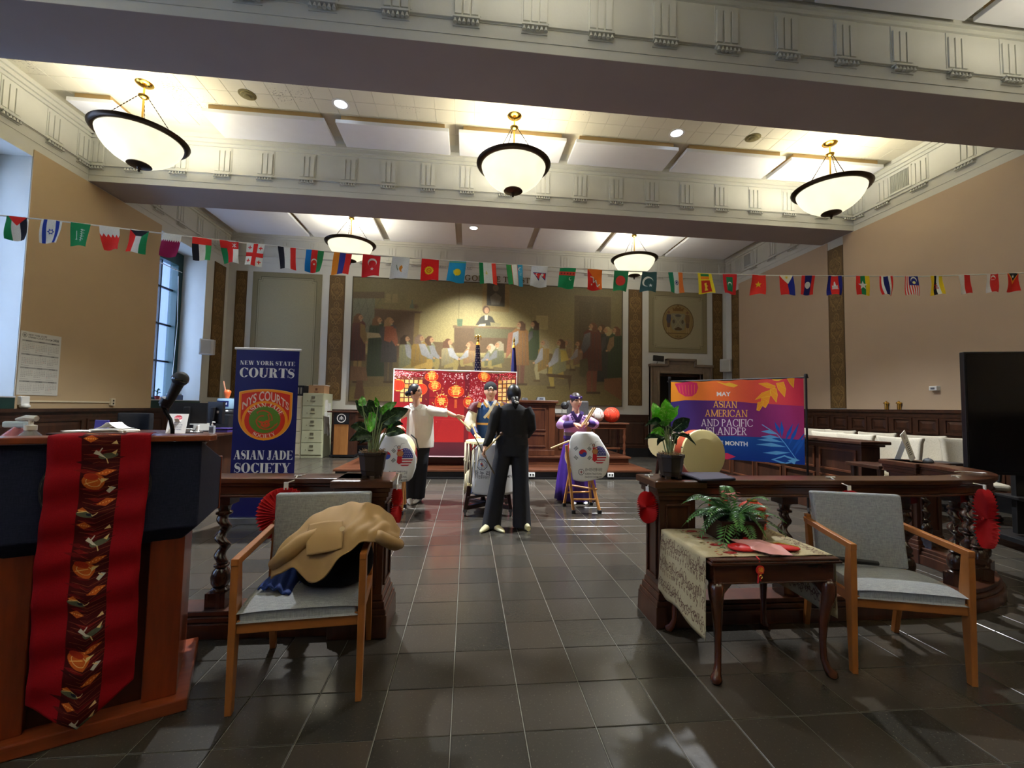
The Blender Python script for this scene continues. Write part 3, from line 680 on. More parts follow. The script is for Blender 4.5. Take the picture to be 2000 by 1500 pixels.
# ---------------------------------------------------------------- bunting: string and 37 small flags
FL = []
RED, GRN, WHT, BLK, BLU, YEL, NAV = (226, 48, 44), (30, 138, 82), (232, 232, 226), (38, 38, 48), (36, 62, 160), (238, 206, 40), (28, 34, 104)
CW, CH = 80, 104
atlas = Canvas(CW * 10, CH * 4, WHT)
class Cell:       # paints inside one cell, in units of the flag (0..1 across, 0..1 down)
    def __init__(s, k): s.ox, s.oy = (k % 10) * CW, (k // 10) * CH
    def q(s, p): return (s.ox + p[0] * CW, s.oy + p[1] * CH)
    def poly(s, pts, c): atlas.poly([s.q(p) for p in pts], c)
    def r(s, x0, y0, x1, y1, c): s.poly([(x0, y0), (x1, y0), (x1, y1), (x0, y1)], c)
    def v(s, *cs):
        n = sum(w for w, _ in cs); x = 0
        for w, c in cs: s.r(x / n, 0, (x + w) / n, 1, c); x += w
    def e(s, x, y, rx, c): a, b = s.q((x, y)); atlas.ell(a, b, rx * CW, rx * CW, c)
    def st(s, x, y, r, c, n=5, rot=-PI / 2, k=.4): a, b = s.q((x, y)); atlas.star(a, b, r * CW, c, n, rot, k)
    def mo(s, x, y, r, c, ang, th=.35): a, b = s.q((x, y)); atlas.moon(a, b, r * CW, c, ang, th)
    def rg(s, x, y, r, w, c): a, b = s.q((x, y)); atlas.ring(a, b, r * CW, r * CW, w, c)
    def ln(s, pts, w, c): atlas.line([s.q(p) for p in pts], w, c)
    def tx(s, x, y, t, h, c, rot=0): a, b = s.q((x, y)); atlas.text(t, a, b, h, c, anchor='c', rot=rot)
def saw(c, n, top, dep): return [(0, 0), (1, 0)] + [((n * 2 - i) / (2. * n), top + (dep if i % 2 else 0)) for i in range(2 * n + 1)]
def f0(c): c.v((1, GRN), (1.1, WHT), (1, BLK)); c.poly([(0.1, 0), (1, 0), (.55, .38)], RED)
def f1(c): c.v((10, WHT)); c.r(.13, 0, .3, 1, BLU); c.r(.7, 0, .87, 1, BLU); c.st(.5, .5, .17, BLU, 6, 0, .58); c.st(.5, .5, .09, WHT, 6, 0, .7)
def f2(c): c.v((1, GRN)); c.ln([(.32, .35), (.34, .72)], 3, WHT); c.ln([(.27, .7), (.4, .7)], 2, WHT)
def f2b(c):
    for k in range(12): c.ln([(.52 + .1 * (k % 2), .27 + k * .045), (.74 - .08 * (k % 3), .29 + k * .045)], 2.2, WHT); c.ln([(.58, .25), (.6, .8)], 1.5, WHT)
def f3(c): c.v((1, RED)); c.poly(saw(c, 5, .32, .14), WHT)
def f4(c): c.v((1, RED), (1, WHT), (1, GRN)); c.poly([(0, 0), (1, 0), (.68, .26), (.33, .26)], BLK)
def f5(c): c.v((1, (148, 28, 80))); c.poly(saw(c, 9, .26, .09), WHT)
def f6(c): c.v((1, BLK), (1, WHT), (1, (60, 158, 84))); c.r(0, 0, 1, .3, (236, 54, 44))
def f7(c): c.v((1, GRN), (1, RED), (1.1, WHT)); c.r(0, 0, 1, .34, RED); c.ln([(.62, .1), (.85, .26)], 3, WHT); c.ln([(.85, .1), (.62, .26)], 3, WHT); c.r(.72, .08, .76, .28, WHT)
def f8(c):
    c.v((1, WHT)); c.r(.38, 0, .62, 1, RED); c.r(0, .42, 1, .6, RED)
    for x in (.2, .8):
        for y in (.2, .8): c.r(x - .1, y - .02, x + .1, y + .02, RED); c.r(x - .025, y - .08, x + .025, y + .08, RED)
def f9(c): c.v((1, BLK), (1.1, WHT), (1, RED))
def f10(c): c.v((1, (20, 118, 196)), (1, RED), (1, (46, 140, 84))); c.mo(.52, .5, .15, WHT, PI / 2, .3); c.st(.52, .62, .07, WHT, 8, 0, .5)
def f11(c): c.v((1, (240, 150, 50)), (1, (54, 66, 150)), (1.05, RED))
def f12(c): c.v((1, (222, 44, 50))); c.mo(.55, .35, .25, WHT, PI / 2, .3); c.st(.55, .64, .12, WHT)
def f13(c): c.v((1, (218, 220, 222))); c.poly([(.48, .45), (.6, .38), (.66, .5), (.6, .62), (.66, .72), (.55, .68), (.46, .56)], (226, 142, 44)); c.ln([(.3, .38), (.34, .5), (.42, .62)], 3, (90, 120, 90))
def f14(c): c.v((1, (232, 36, 38))); c.st(.45, .53, .27, YEL, 16, 0, .8); c.e(.45, .53, .16, (236, 180, 30)); c.rg(.45, .53, .12, 2, (214, 60, 30)); c.ln([(.38, .5), (.52, .56)], 2, (214, 60, 30))
def f15(c): c.v((1, (40, 158, 214))); c.e(.55, .52, .2, YEL); c.ln([(.32, .45), (.36, .6), (.5, .7)], 3, (200, 220, 120)); c.r(0, .03, 1, .1, (110, 180, 150))
def f16(c): c.v((1, (30, 138, 82)), (2, WHT), (1, (240, 70, 56))); c.ln([(.4, .4), (.45, .55)], 3, (220, 214, 90)); c.st(.42, .5, .09, (226, 220, 110))
def f17(c): c.v((1.1, (70, 160, 84)), (1.15, WHT), (1.05, (70, 170, 210))); c.r(.325, 0, .345, 1, RED); c.r(.66, 0, .68, 1, RED); c.mo(.84, .22, .12, WHT, 0.3); c.ln([(.8, .4), (.92, .4)], 2, WHT); c.ln([(.8, .48), (.9, .48)], 2, WHT)
def f18(c): c.v((1, (226, 228, 230))); c.poly([(.12, .33), (.9, .33), (.9, .68), (.55, .42), (.5, .7)], (44, 50, 120)); c.poly([(.18, .36), (.87, .36), (.87, .6), (.55, .4), (.48, .62)], RED); c.e(.68, .42, .09, WHT); c.mo(.38, .42, .09, WHT, 0)
def f19(c):
    c.v((1, (34, 148, 92))); c.r(0, .2, 1, .38, (214, 70, 54))
    for k in range(5): c.st(.15 + k * .18, .29, .075, (120, 40, 40), 8, 0, .5)
    c.mo(.72, .52, .1, WHT, -.6)
def f20(c): c.v((1, RED)); c.poly([(0, 0), (1, 0), (1, 1), (.9, 1)], (238, 120, 40)); c.ln([(.2, .38), (.38, .4), (.42, .62), (.6, .52), (.72, .82), (.86, .72)], 5, WHT); c.e(.3, .72, .05, WHT); c.ln([(.44, .45), (.56, .6), (.8, .8)], 3, (150, 150, 150))
def f21(c): c.v((1, (52, 146, 96))); c.e(.5, .5, .33, (232, 74, 66))
def f22(c): c.v((1, (58, 92, 92))); c.mo(.45, .5, .33, WHT, .7, .25); c.st(.62, .7, .13, WHT)
def f23(c): c.v((1, (34, 134, 98)), (1.1, (226, 230, 234)), (1, (246, 136, 66))); c.e(.51, .5, .14, (54, 70, 160)); c.e(.51, .5, .105, WHT); c.e(.51, .5, .07, (40, 50, 130))
def f24(c): c.v((1, (240, 218, 50))); c.r(.2, .05, .78, .16, (40, 140, 90)); c.r(.2, .17, .78, .3, (240, 140, 40)); c.r(.22, .36, .8, .94, (196, 52, 40)); c.poly([(.42, .5), (.58, .46), (.56, .6), (.64, .62), (.56, .7), (.6, .86), (.4, .86), (.46, .7)], (240, 200, 60))
def f25(c): c.v((1, (212, 46, 52))); c.r(.24, .16, .68, .86, (40, 134, 92)); c.mo(.46, .52, .15, WHT, PI / 2)
def f26(c): c.v((1, (234, 56, 48))); c.st(.52, .5, .23, YEL)
def f27(c): c.v((1.1, RED), (1, (32, 44, 150))); c.poly([(0, 0), (1, 0), (.55, .45)], (240, 236, 210)); c.st(.52, .12, .13, (240, 206, 70), 8)
def f28(c): c.v((1, RED), (2, NAV), (1, RED)); c.e(.48, .5, .22, WHT)
def f29(c): c.v((1, (38, 42, 130)), (2, RED), (1, (38, 42, 130))); c.poly([(.34, .66), (.34, .5), (.42, .55), (.46, .36), (.5, .3), (.54, .36), (.58, .55), (.66, .5), (.66, .66)], WHT); c.ln([(.34, .6), (.66, .6)], 2, (80, 80, 90)); c.r(.32, .68, .68, .72, WHT)
def f30(c): c.v((1, RED), (1, (32, 136, 78)), (1, YEL)); c.st(.48, .5, .32, WHT)
def f31(c): c.v((1, RED), (1, WHT), (2, NAV), (1, WHT), (1, RED))
def f32(c):
    c.v(*[(1, RED if k % 2 == 0 else WHT) for k in range(13)]); c.r(.34, 0, 1, .48, (40, 42, 124)); c.mo(.66, .2, .21, WHT, PI / 2, .3); c.e(.66, .34, .1, (240, 226, 150))
def f33(c): c.v((1.4, YEL), (.9, BLK), (1, WHT), (1.2, YEL)); c.ln([(.3, .45), (.6, .55)], 5, (190, 40, 40)); c.ln([(.55, .4), (.38, .7)], 4, (190, 40, 40)); c.ln([(.4, .62), (.66, .66)], 4, (190, 40, 40))
def f34(c): c.v((1, (232, 228, 226)), (1, (214, 50, 46)))
def f35(c): c.v((1, (232, 228, 226)), (1.6, (214, 50, 46))); c.mo(.62, .22, .18, WHT, PI / 2, .35); [c.st(.52 + .08 * k, .32, .05, WHT) for k in range(3)]
def f36(c): c.v((1, (214, 46, 38))); c.poly([(.05, 0), (1, 0), (.5, .6)], (240, 150, 40)); c.poly([(.1, 0), (.98, 0), (.5, .42)], BLK); c.st(.46, .19, .15, WHT)
FDEF = [(-4.08, f0, 'green, white and black stripes under a red triangle'), (-3.79, f1, 'white with two blue stripes and a blue six-pointed star'), (-3.55, f2, 'green with white script and a sword'), (-3.31, f3, 'white over red with five broad teeth'), (-3.05, f4, 'red, white and green under a black trapezoid'), (-2.77, f5, 'white over maroon with fine teeth'),
        (-2.51, f6, 'red bar over black, white and green'), (-2.27, f7, 'red T over green and white with a pale emblem'), (-2.03, f8, 'white with a red cross and four small crosses'), (-1.75, f9, 'black, white and red stripes'), (-1.49, f10, 'blue, red and green stripes with a crescent'), (-1.23, f11, 'orange, blue and red stripes'),
        (-.96, f12, 'red with a large white crescent and star'), (-.68, f13, 'white with an orange island shape'), (-.40, f14, 'red with a yellow sun'), (-.13, f15, 'sky blue with a yellow sun'), (.16, f16, 'green, white and red with a small yellow crown'), (.43, f17, 'green, white and light blue with a crescent'), (.69, f18, 'white with two joined red pennants'),
        (.98, f19, 'green with a patterned red band'), (1.26, f20, 'red and orange halves with a white dragon shape'), (1.54, f21, 'green with a red disc'), (1.84, f22, 'dark green with a white crescent and star'), (2.12, f23, 'green, white and orange with a blue wheel'), (2.44, f24, 'yellow frame round green, orange and maroon fields'), (2.72, f25, 'red border round a green field with a crescent'),
        (3.05, f26, 'red with a yellow star'), (3.36, f27, 'red and blue halves under a white triangle'), (3.62, f28, 'red, navy and red with a white disc'), (3.93, f29, 'blue, red and blue with a white temple'), (4.26, f30, 'red, green and yellow with a large white star'), (4.54, f31, 'red, white and wide navy stripes'), (4.85, f32, 'red and white stripes with a blue corner'),
        (5.16, f33, 'yellow with a black and white diagonal and red crest'), (5.51, f34, 'white and red halves'), (5.87, f35, 'white and red with a small crescent'), (6.14, f36, 'red with a black triangle and white star')]
sx_ = [XL, -4.22, -3.72, -2.49, -1.33, -.10, 1.47, 3.16, 4.99, 6.30, XR]; sz_ = [3.13, 2.975, 2.955, 2.867, 2.80, 2.775, 2.763, 2.80, 2.88, 2.987, 3.09]
def strz(x): return float(np.interp(x, sx_, sz_))
for k, (x, f, _) in enumerate(FDEF):
    c = Cell(k); f(c)
    if f is f2: f2b(c)
atlas.speck(.03, 2)
flag_m = atlas.mat('printed_flag_cloth', .8, spec=.2)
b4 = 4.25
bun = thing('flag_bunting', 'string of small world flags stretched across the room below the lamps', 'bunting', (XL, b4, 3.13))
q = MB(); q.tube([(XL + (XR - XL) * i / 60, b4, strz(XL + (XR - XL) * i / 60)) for i in range(61)], .0065, 6); obj('string', q, mat('white_ribbon', (226, 224, 214), .8), bun, world=True)
rf = random.Random(11)
for k, (x, f, lb) in enumerate(FDEF):
    w, h_ = .165 - .01 * (x > 1.2), .212; z0 = strz(x); sl = (strz(x + .1) - strz(x - .1)) / .2
    tw, sh, am, ph, fl_ = rf.uniform(-.35, .35), rf.uniform(-.14, .14), rf.uniform(.006, .018), rf.uniform(0, 6), rf.uniform(-.10, .12)
    def fn(u, v):
        d = 1 - v; xx = (u - .5) * w * (1 - fl_ * d) + sh * d * h_; yy = math.sin(u * 4 + ph + d * 3) * am * (.3 + d) + (u - .5) * tw * .08 * d
        return (x + xx, b4 - .008 + yy, z0 + (u - .5) * w * sl - d * h_ * (1 - .03 * math.sin(u * 5 + ph)))
    q = MB(); ci, cj = k % 10, k // 10; e = .012
    q.sheet(fn, 7, 8, u0=(ci + e) / 10, u1=(ci + 1 - e) / 10, v0=1 - (cj + 1 - e) / 4, v1=1 - (cj + e) / 4)
    obj('flag', q, flag_m, bun, smooth=180, world=True, label='small hanging flag, ' + lb)
# ---------------------------------------------------------------- mural of an old courtroom
mw, mh = 1050, 470
cv = Canvas(mw, mh, (134, 124, 80))
def mm(x, y): return ((x - 687) / 527. * mw, (y - (541 + 27 * (x - 691) / 524)) / ((783 + 9 * (x - 683) / 530) - (541 + 27 * (x - 691) / 524)) * mh)
def mp(pts, c, al=1.): cv.poly([mm(x, y) for x, y in pts], c, al)
def me_(x, y, rx, ry, c, al=1., rot=0.): X, Y = mm(x, y); cv.ell(X, Y, rx * 2, ry * 2, c, al, rot=rot)
def ml(pts, w, c, al=1.): cv.line([mm(x, y) for x, y in pts], w * 2, c, al)
mp([(680, 530), (1220, 555), (1220, 700), (680, 690)], [(112, 104, 72), (158, 142, 92)])
for k in range(14): me_(870 + k * 9, 620 + (k % 3) * 12, 62, 60, (164, 148, 92), .06)
for k in range(8): me_(720, 560 + k * 6, 70, 40, (96, 92, 68), .05)
for k in range(10): me_(1190, 570 + k * 10, 50, 40, (104, 94, 66), .06)
mp([(680, 752), (1220, 748), (1220, 800), (680, 800)], [(96, 84, 52), (112, 98, 58)]); mp([(680, 690), (720, 694), (1000, 700), (1220, 696), (1220, 752), (680, 756)], (92, 80, 54))
mp([(680, 570), (745, 570), (745, 583), (680, 583)], (92, 80, 62)); mp([(680, 583), (728, 583), (728, 650), (680, 650)], (112, 116, 100))
for k in range(6): ml([(682 + k * 14, 583), (668 + k * 14 + 28, 650)], .8, (88, 90, 78), .8); ml([(690 + k * 12, 583), (660 + k * 12, 650)], .8, (88, 90, 78), .8)
mp([(728, 604), (816, 609), (812, 614), (800, 700), (728, 700)], (88, 70, 54)); mp([(803, 612), (814, 613), (809, 700), (801, 700)], (120, 100, 62)); ml([(728, 604), (817, 610)], 2.4, (104, 84, 64))
mp([(738, 596), (772, 594), (766, 602), (744, 602)], (120, 108, 76)); [mp([(748 + k * 13, 574), (757 + k * 13, 574), (758 + k * 13, 592), (746 + k * 13, 592)], (132, 120, 82)) for k in range(2)]
mp([(794, 595), (801, 595), (802, 603), (793, 603)], (96, 108, 92)); mp([(796, 586), (799, 586), (799, 596), (796, 596)], (96, 108, 92)); me_(805, 599, 4.5, 4.5, (108, 92, 70))
ml([(887, 552), (887, 636)], 1.2, (108, 96, 62)); ml([(1030, 560), (1030, 680)], 1.2, (122, 108, 70))
mp([(932, 548), (985, 550), (985, 611), (932, 607)], (134, 112, 66)); mp([(941, 550), (976, 551), (976, 600), (941, 597)], (58, 54, 44)); me_(958, 563, 6, 7, (104, 92, 70)); mp([(947, 580), (958, 572), (970, 581), (966, 596), (950, 596)], (100, 94, 78))
mp([(1116, 576), (1191, 580), (1191, 690), (1116, 690)], (98, 86, 62)); ml([(1114, 577), (1193, 581)], 2.5, (120, 106, 74)); mp([(1126, 590), (1150, 592), (1150, 680), (1126, 680)], (90, 80, 58)); mp([(1158, 592), (1182, 593), (1182, 640), (1158, 640)], (92, 82, 60))
mp([(1039, 617), (1063, 618), (1063, 645), (1039, 644)], (168, 154, 104))
mp([(879, 640), (1002, 645), (1000, 690), (880, 690)], (86, 66, 46)); mp([(876, 636), (1004, 641), (1003, 645), (877, 641)], (106, 84, 58)); mp([(918, 641), (996, 645), (996, 662), (918, 660)], (92, 88, 62)); mp([(884, 624), (895, 624), (894, 638), (885, 638)], (72, 92, 66))
mp([(820, 668), (880, 670), (880, 700), (820, 700)], (96, 76, 52)); mp([(886, 700), (918, 688), (922, 712), (924, 726), (888, 724)], (82, 66, 42)); mp([(1045, 690), (1110, 694), (1110, 720), (1045, 716)], (96, 78, 50))
skin = (176, 130, 92)
def head(x, y, hair, d=0, r=6.2, long=True):
    me_(x - d * 1.2, y, r * 1.05, r * 1.1, hair)
    if long: mp([(x - d * 5 - r * .8, y - 2), (x - d * 5 + r * .8, y - 2), (x - d * 4 + r, y + r * 1.9), (x - d * 5 - r, y + r * 1.9)], hair)
    if d is not None and d != 0: me_(x + d * 2.6, y + 1, r * .62, r * .82, skin); me_(x + d * 4.2, y, .9, .7, (70, 48, 36)); mp([(x + d * (r + .2), y - .5), (x + d * (r + 2.2), y + 2.4), (x + d * (r - .2), y + 3)], skin)
def stand(x, t, b, w, robe, hair, d, leg=None, sl=None):
    h = b - t; s_ = t + 14; dk = [int(c * .72) for c in robe]
    if leg: mp([(x - w * .3, s_ + h * .5), (x - 1, s_ + h * .5), (x - 1, b), (x - w * .26, b)], leg); mp([(x + 1, s_ + h * .5), (x + w * .3, s_ + h * .5), (x + w * .24, b), (x + 1, b)], leg); mp([(x - w * .3, b - 3), (x + w * .45, b - 3), (x + w * .45, b + 1), (x - w * .3, b + 1)], (60, 46, 32)); hb = s_ + h * .58
    else: hb = b - 2
    mp([(x - w * .22, s_ - 2), (x + w * .22, s_ - 2), (x + w * .46, s_ + 5), (x + w * .5, s_ + h * .3), (x + w * .55, hb), (x - w * .55, hb), (x - w * .5, s_ + h * .3), (x - w * .46, s_ + 5)], [robe, dk])
    for k in (-.3, -.08, .16, .36): ml([(x + k * w * .8, s_ + 8), (x + k * w, hb - 1)], .8, dk, .8)
    mp([(x + d * w * .1, s_ + 4), (x + d * w * .42, s_ + 8), (x + d * w * .6, s_ + h * .26), (x + d * w * .45, s_ + h * .34), (x + d * w * .1, s_ + h * .22)], sl or [min(255, int(c * 1.12)) for c in robe])
    me_(x + d * w * .6, s_ + h * .31, 2.4, 2, skin); me_(x, s_ - 1, w * .2, 2.2, (168, 158, 122)); head(x, t + 6, hair, d)
def seat(x, t, b, w, coat, hair, d, leg=(132, 116, 66)):
    s_ = t + 13; h = b - t; dk = [int(c * .72) for c in coat]
    mp([(x - d * w * .2, s_ + h * .42), (x + d * w * .75, s_ + h * .42), (x + d * w * .8, s_ + h * .56), (x + d * w * .6, b), (x + d * w * .35, b), (x + d * w * .4, s_ + h * .64), (x - d * w * .3, s_ + h * .68)], leg); mp([(x + d * w * .3, b - 3), (x + d * w * .85, b - 3), (x + d * w * .85, b + 1), (x + d * w * .3, b + 1)], (70, 54, 34))
    mp([(x - w * .2, s_ - 1), (x + w * .22, s_ - 1), (x + w * .42, s_ + 6), (x + w * .42, s_ + h * .5), (x - w * .5, s_ + h * .62), (x - w * .5, s_ + 8)], [coat, dk])
    for k in (-.3, 0, .25): ml([(x + k * w * .7, s_ + 6), (x + k * w, s_ + h * .5)], .8, dk, .7)
    mp([(x - w * .1, s_ + 3), (x + d * w * .3, s_ + 5), (x + d * w * .62, s_ + h * .3), (x + d * w * .8, s_ + h * .36), (x + d * w * .72, s_ + h * .44), (x + d * w * .1, s_ + h * .32)], [min(255, int(c * 1.04)) for c in coat]); me_(x + d * w * .85, s_ + h * .4, 2.2, 1.8, skin)
    me_(x, s_, w * .2, 2, (172, 162, 124)); head(x, t + 6, hair, d)
stand(700, 614, 748, 26, (96, 56, 50), (104, 74, 52), 1, (132, 108, 64), (132, 106, 62)); stand(735, 619, 738, 34, (58, 72, 54), (112, 80, 54), 1); stand(757, 621, 748, 28, (80, 76, 76), (150, 116, 74), 1, (70, 62, 52), (142, 82, 60)); mp([(748, 638), (764, 638), (767, 660), (758, 670), (747, 666)], (142, 80, 58)); mp([(716, 650), (738, 652), (742, 660), (716, 662)], (170, 156, 120))
seat(788, 656, 742, 24, (138, 136, 98), (58, 44, 34), 1); seat(834, 658, 730, 24, (122, 124, 88), (84, 58, 40), 1); seat(815, 655, 736, 32, (154, 120, 58), (118, 96, 80), 1, (160, 128, 62)); seat(869, 663, 728, 26, (154, 140, 100), (92, 60, 42), 1); seat(910, 668, 720, 24, (158, 120, 78), (120, 86, 60), -1)
me_(940, 606, 7, 8, (84, 58, 40)); me_(941, 607, 4.5, 6, skin); mp([(920, 636), (930, 620), (940, 615), (952, 620), (962, 638)], (56, 54, 46)); mp([(937, 616), (944, 616), (943, 626), (938, 626)], (190, 180, 150)); mp([(928, 634), (940, 633), (939, 638), (924, 638)], (196, 184, 150)); mp([(948, 630), (970, 633), (966, 640), (950, 638)], (132, 122, 84))
seat(950, 673, 722, 22, (112, 112, 80), (170, 160, 130), -1); seat(966, 668, 724, 26, (108, 108, 76), (150, 138, 110), -1); 
stand(1035, 628, 706, 22, (68, 84, 52), (66, 48, 36), -1); stand(1008, 629, 752, 34, (150, 104, 60), (84, 58, 42), -1, (88, 56, 46)); mp([(984, 652), (994, 648), (990, 690), (980, 702)], (140, 88, 64))
seat(1056, 664, 745, 24, (156, 122, 64), (150, 138, 108), -1, (138, 128, 90)); seat(1102, 664, 730, 22, (150, 122, 80), (140, 126, 96), -1); seat(1088, 664, 758, 30, (146, 142, 98), (90, 60, 44), -1, (142, 122, 56)); mp([(1088, 684), (1100, 686), (1106, 704), (1090, 708)], (176, 152, 66)); seat(1126, 666, 724, 22, (152, 116, 82), (100, 70, 48), -1)
stand(1172, 636, 748, 22, (58, 58, 54), (92, 66, 46), -1); stand(1183, 640, 740, 22, (62, 64, 58), (176, 156, 108), -1); stand(1201, 640, 744, 30, (56, 74, 48), (110, 74, 50), -1, None, (130, 102, 70)); stand(1153, 632, 768, 38, (108, 62, 52), (112, 76, 54), -1, (110, 62, 46)); mp([(1128, 704), (1143, 700), (1146, 722), (1138, 738), (1128, 734)], (74, 70, 46))
mp([(683, 716), (716, 718), (720, 744), (683, 744)], (104, 76, 54)); mp([(700, 744), (710, 744), (716, 780), (696, 780)], (80, 56, 40)); mp([(1178, 740), (1214, 738), (1214, 782), (1178, 760)], (116, 76, 50)); mp([(1060, 730), (1112, 734), (1108, 764), (1104, 740), (1064, 736)], (70, 52, 34))
cv.a = cv.a * .80 + np.array((112, 98, 62), np.float32) / 255 * .20
for _ in range(2): cv.a = (cv.a + np.roll(cv.a, 1, 0) + np.roll(cv.a, 1, 1) + np.roll(cv.a, -1, 0) + np.roll(cv.a, -1, 1)) / 5
cv.speck(.05, 3); cv.speck(.03, 1); mural_m = cv.mat('painted_canvas', .45, bump=.06, bs=60)
q = MB(); q.box(-3.17, YB - .022, 1.44, 4.37, YB - .002, 4.80); q.quad((-3.17, YB - .024, 1.44), (4.37, YB - .024, 1.44), (4.37, YB - .024, 4.80), (-3.17, YB - .024, 4.80))
t = thing('mural', 'wide painted mural of a crowded old courtroom with a judge at his desk', 'mural', (.6, YB - .01, 1.44)); obj('painting', q, mural_m, t, world=True)
q = MB(); e = .02
for r in ((-3.19, 1.42, 4.39, 1.44), (-3.19, 4.80, 4.39, 4.82), (-3.19, 1.44, -3.17, 4.8), (4.37, 1.44, 4.39, 4.8)): q.box(r[0], YB - .035, r[1], r[2], YB - .002, r[3])
obj('edge_strip', q, mat('mural_edge', (70, 62, 42), .5), t, world=True)
# bronze motto letters standing above the mural
t = thing('motto_letters', 'row of bronze capital letters reading IN GOD WE TRUST above the mural', 'lettering', (.6, YB - .02, 4.86))
let_m = mat('aged_bronze', (112, 98, 68), .45, metal=.4, var=.1); body = 'IN GOD WE TRUST'; hh = .155
kx = 1.83 / serif_width('GOD WE TRUST', hh, .17, .06, .06, .12); x = (1.665 - serif_width(body, hh, .17, .06, .06, .12) * kx) / kx
for ch in body:
    if ch == ' ': x += .32 * hh; continue
    ps, w = glyph(ch, .17, .06, .06); q = MB(); X0 = x * kx
    for k, p in enumerate(ps):
        p = [(a * kx, b) for a, b in p]
        if sum(a[0] * b[1] - b[0] * a[1] for a, b in zip(p, p[1:] + p[:1])) < 0: p = p[::-1]
        d = .0004 * k
        if len(p) > 12 and len(p) % 2 == 0:
            n2 = len(p) // 2; o, i_ = p[:n2], p[n2:][::-1]
            q.loft([[(X0 + o[j][0] * hh, YB - .05 - d, 4.855 + o[j][1] * hh), (X0 + o[j][0] * hh, YB - .022, 4.855 + o[j][1] * hh), (X0 + i_[j][0] * hh, YB - .022, 4.855 + i_[j][1] * hh), (X0 + i_[j][0] * hh, YB - .05 - d, 4.855 + i_[j][1] * hh)] for j in range(n2)])
        else:
            n2 = len(p); q.add([(X0 + a * hh, YB - .05 - d, 4.855 + b * hh) for a, b in p] + [(X0 + a * hh, YB - .022, 4.855 + b * hh) for a, b in p], [tuple(range(n2)), tuple(range(2 * n2 - 1, n2 - 1, -1))] + [(i, n2 + i, n2 + (i + 1) % n2, (i + 1) % n2) for i in range(n2)])
    obj('letter', q, let_m, t, world=True); x += (w + .12) * hh

# ---------------------------------------------------------------- dais, bench, clerk wing
oak = wood('bench_oak', (58, 30, 18), (104, 60, 36), 'z', .32); oakx = wood('bench_oak_rail', (58, 30, 18), (104, 60, 36), 'x', .32)
q = MB(); q.box(-2.35, 8.15, 0, 3.55, YB - .08, .13); q.cm = 1; q.box(-2.38, 8.12, .13, 3.58, YB - .08, .17); q.cm = 0; q.box(-2.36, 8.10, 0, 3.56, 8.15, .035)
dais = struct('floor_dais', q, [blackb, oakx], bev=.006)
q = MB(); q.box(-1.9, 8.92, .17, 3.42, YB - .08, .31); q.box(-1.93, 8.88, .30, 3.46, YB - .08, .34); obj('upper_step', q, oakx, dais, bev=.008)
for x in (1.225, 2.75, -.89):
    q = MB(); q.box(x - .06, 8.085, .045, x + .06, 8.12, .125); o = obj('outlet_box', q, white_m, dais, bev=.006)
    q = MB(); [q.box(x + s * .025 - .012, 8.082, .07, x + s * .025 + .012, 8.09, .105) for s in (-1, 1)]; obj('socket', q, black_m, o)
def panelled(q, x0, x1, z0, z1, y, n):   # raised frames on a face looking to -y
    w = (x1 - x0) / n
    for k in range(n):
        a, b_ = x0 + k * w + .05, x0 + (k + 1) * w - .05
        for r in ((a, z0, b_, z0 + .03), (a, z1 - .03, b_, z1), (a, z0 + .03, a + .03, z1 - .03), (b_ - .03, z0 + .03, b_, z1 - .03)): q.box(r[0], y - .018, r[1], r[2], y + .01, r[3])
t = thing('judge_bench', 'tall panelled oak judge bench on the dais behind the red backdrop', 'bench', (.6, 9.4, .34))
q = MB(); q.box(-.62, 9.02, .34, 1.82, 9.95, 1.40); q.box(-.64, 9.0, .34, 1.84, 9.97, .46); q.box(1.70, 9.0, .46, 1.84, 9.03, 1.40); q.box(-.64, 9.0, .46, -.5, 9.03, 1.4); obj('body', q, oak, t, bev=.008, world=True)
q = MB(); q.box(-.66, 8.98, 1.40, 1.86, 9.99, 1.44); q.box(-.70, 8.94, 1.44, 1.90, 10.03, 1.50); obj('cornice', q, oakx, t, bev=.012, world=True)
for k in range(4):
    for z0, z1 in ((.52, .80), (.86, 1.34)): q = MB(); panelled(q, -.5 + k * .55, .05 + k * .55, z0, z1, 9.02, 1); obj('panel', q, oak, t, bev=.006, world=True)
t = thing('clerk_wing', 'lower oak ledge joined to the right end of the judge bench', 'bench', (2.25, 9.3, .34))
q = MB(); q.box(1.86, 9.12, .34, 2.66, 9.6, 1.15); panelled(q, 1.9, 2.62, .48, 1.08, 9.12, 2); obj('body', q, oak, t, bev=.006, world=True)
q = MB(); q.box(1.86, 9.07, 1.15, 2.70, 9.65, 1.20); obj('ledge', q, oakx, t, bev=.01, world=True)
t = thing('bench_wing', 'lower oak wing left of the judge bench, partly behind the white-shirted woman', 'bench', (-1.25, 9.3, .34))
q = MB(); q.box(-1.82, 9.12, .34, -.72, 9.6, 1.05); panelled(q, -1.78, -.76, .48, .98, 9.12, 2); obj('body', q, oak, t, bev=.006, world=True)
q = MB(); q.box(-1.86, 9.07, 1.05, -.71, 9.65, 1.10); obj('ledge', q, oakx, t, bev=.01, world=True)
for x, lb, s in ((1.56, 'small black desk microphone base on the bench top, larger one', 1.), (1.21, 'small black device on the bench top beside the woman in black', .7)):
    t = thing('desk_device', lb, 'device', (x, 9.2, 1.5)); q = MB(); q.frustum((-.1 * s, -.07 * s, .1 * s, .07 * s, 0), (-.07 * s, -.03 * s, .09 * s, .07 * s, .075 * s)); obj('body', q, black_m, t, bev=.006)
    q = MB(); q.box(-.03 * s, -.062 * s, .018 * s, .05 * s, -.03 * s, .05 * s); obj('screen', q, mat('device_grey', (90, 95, 105), .3), t)
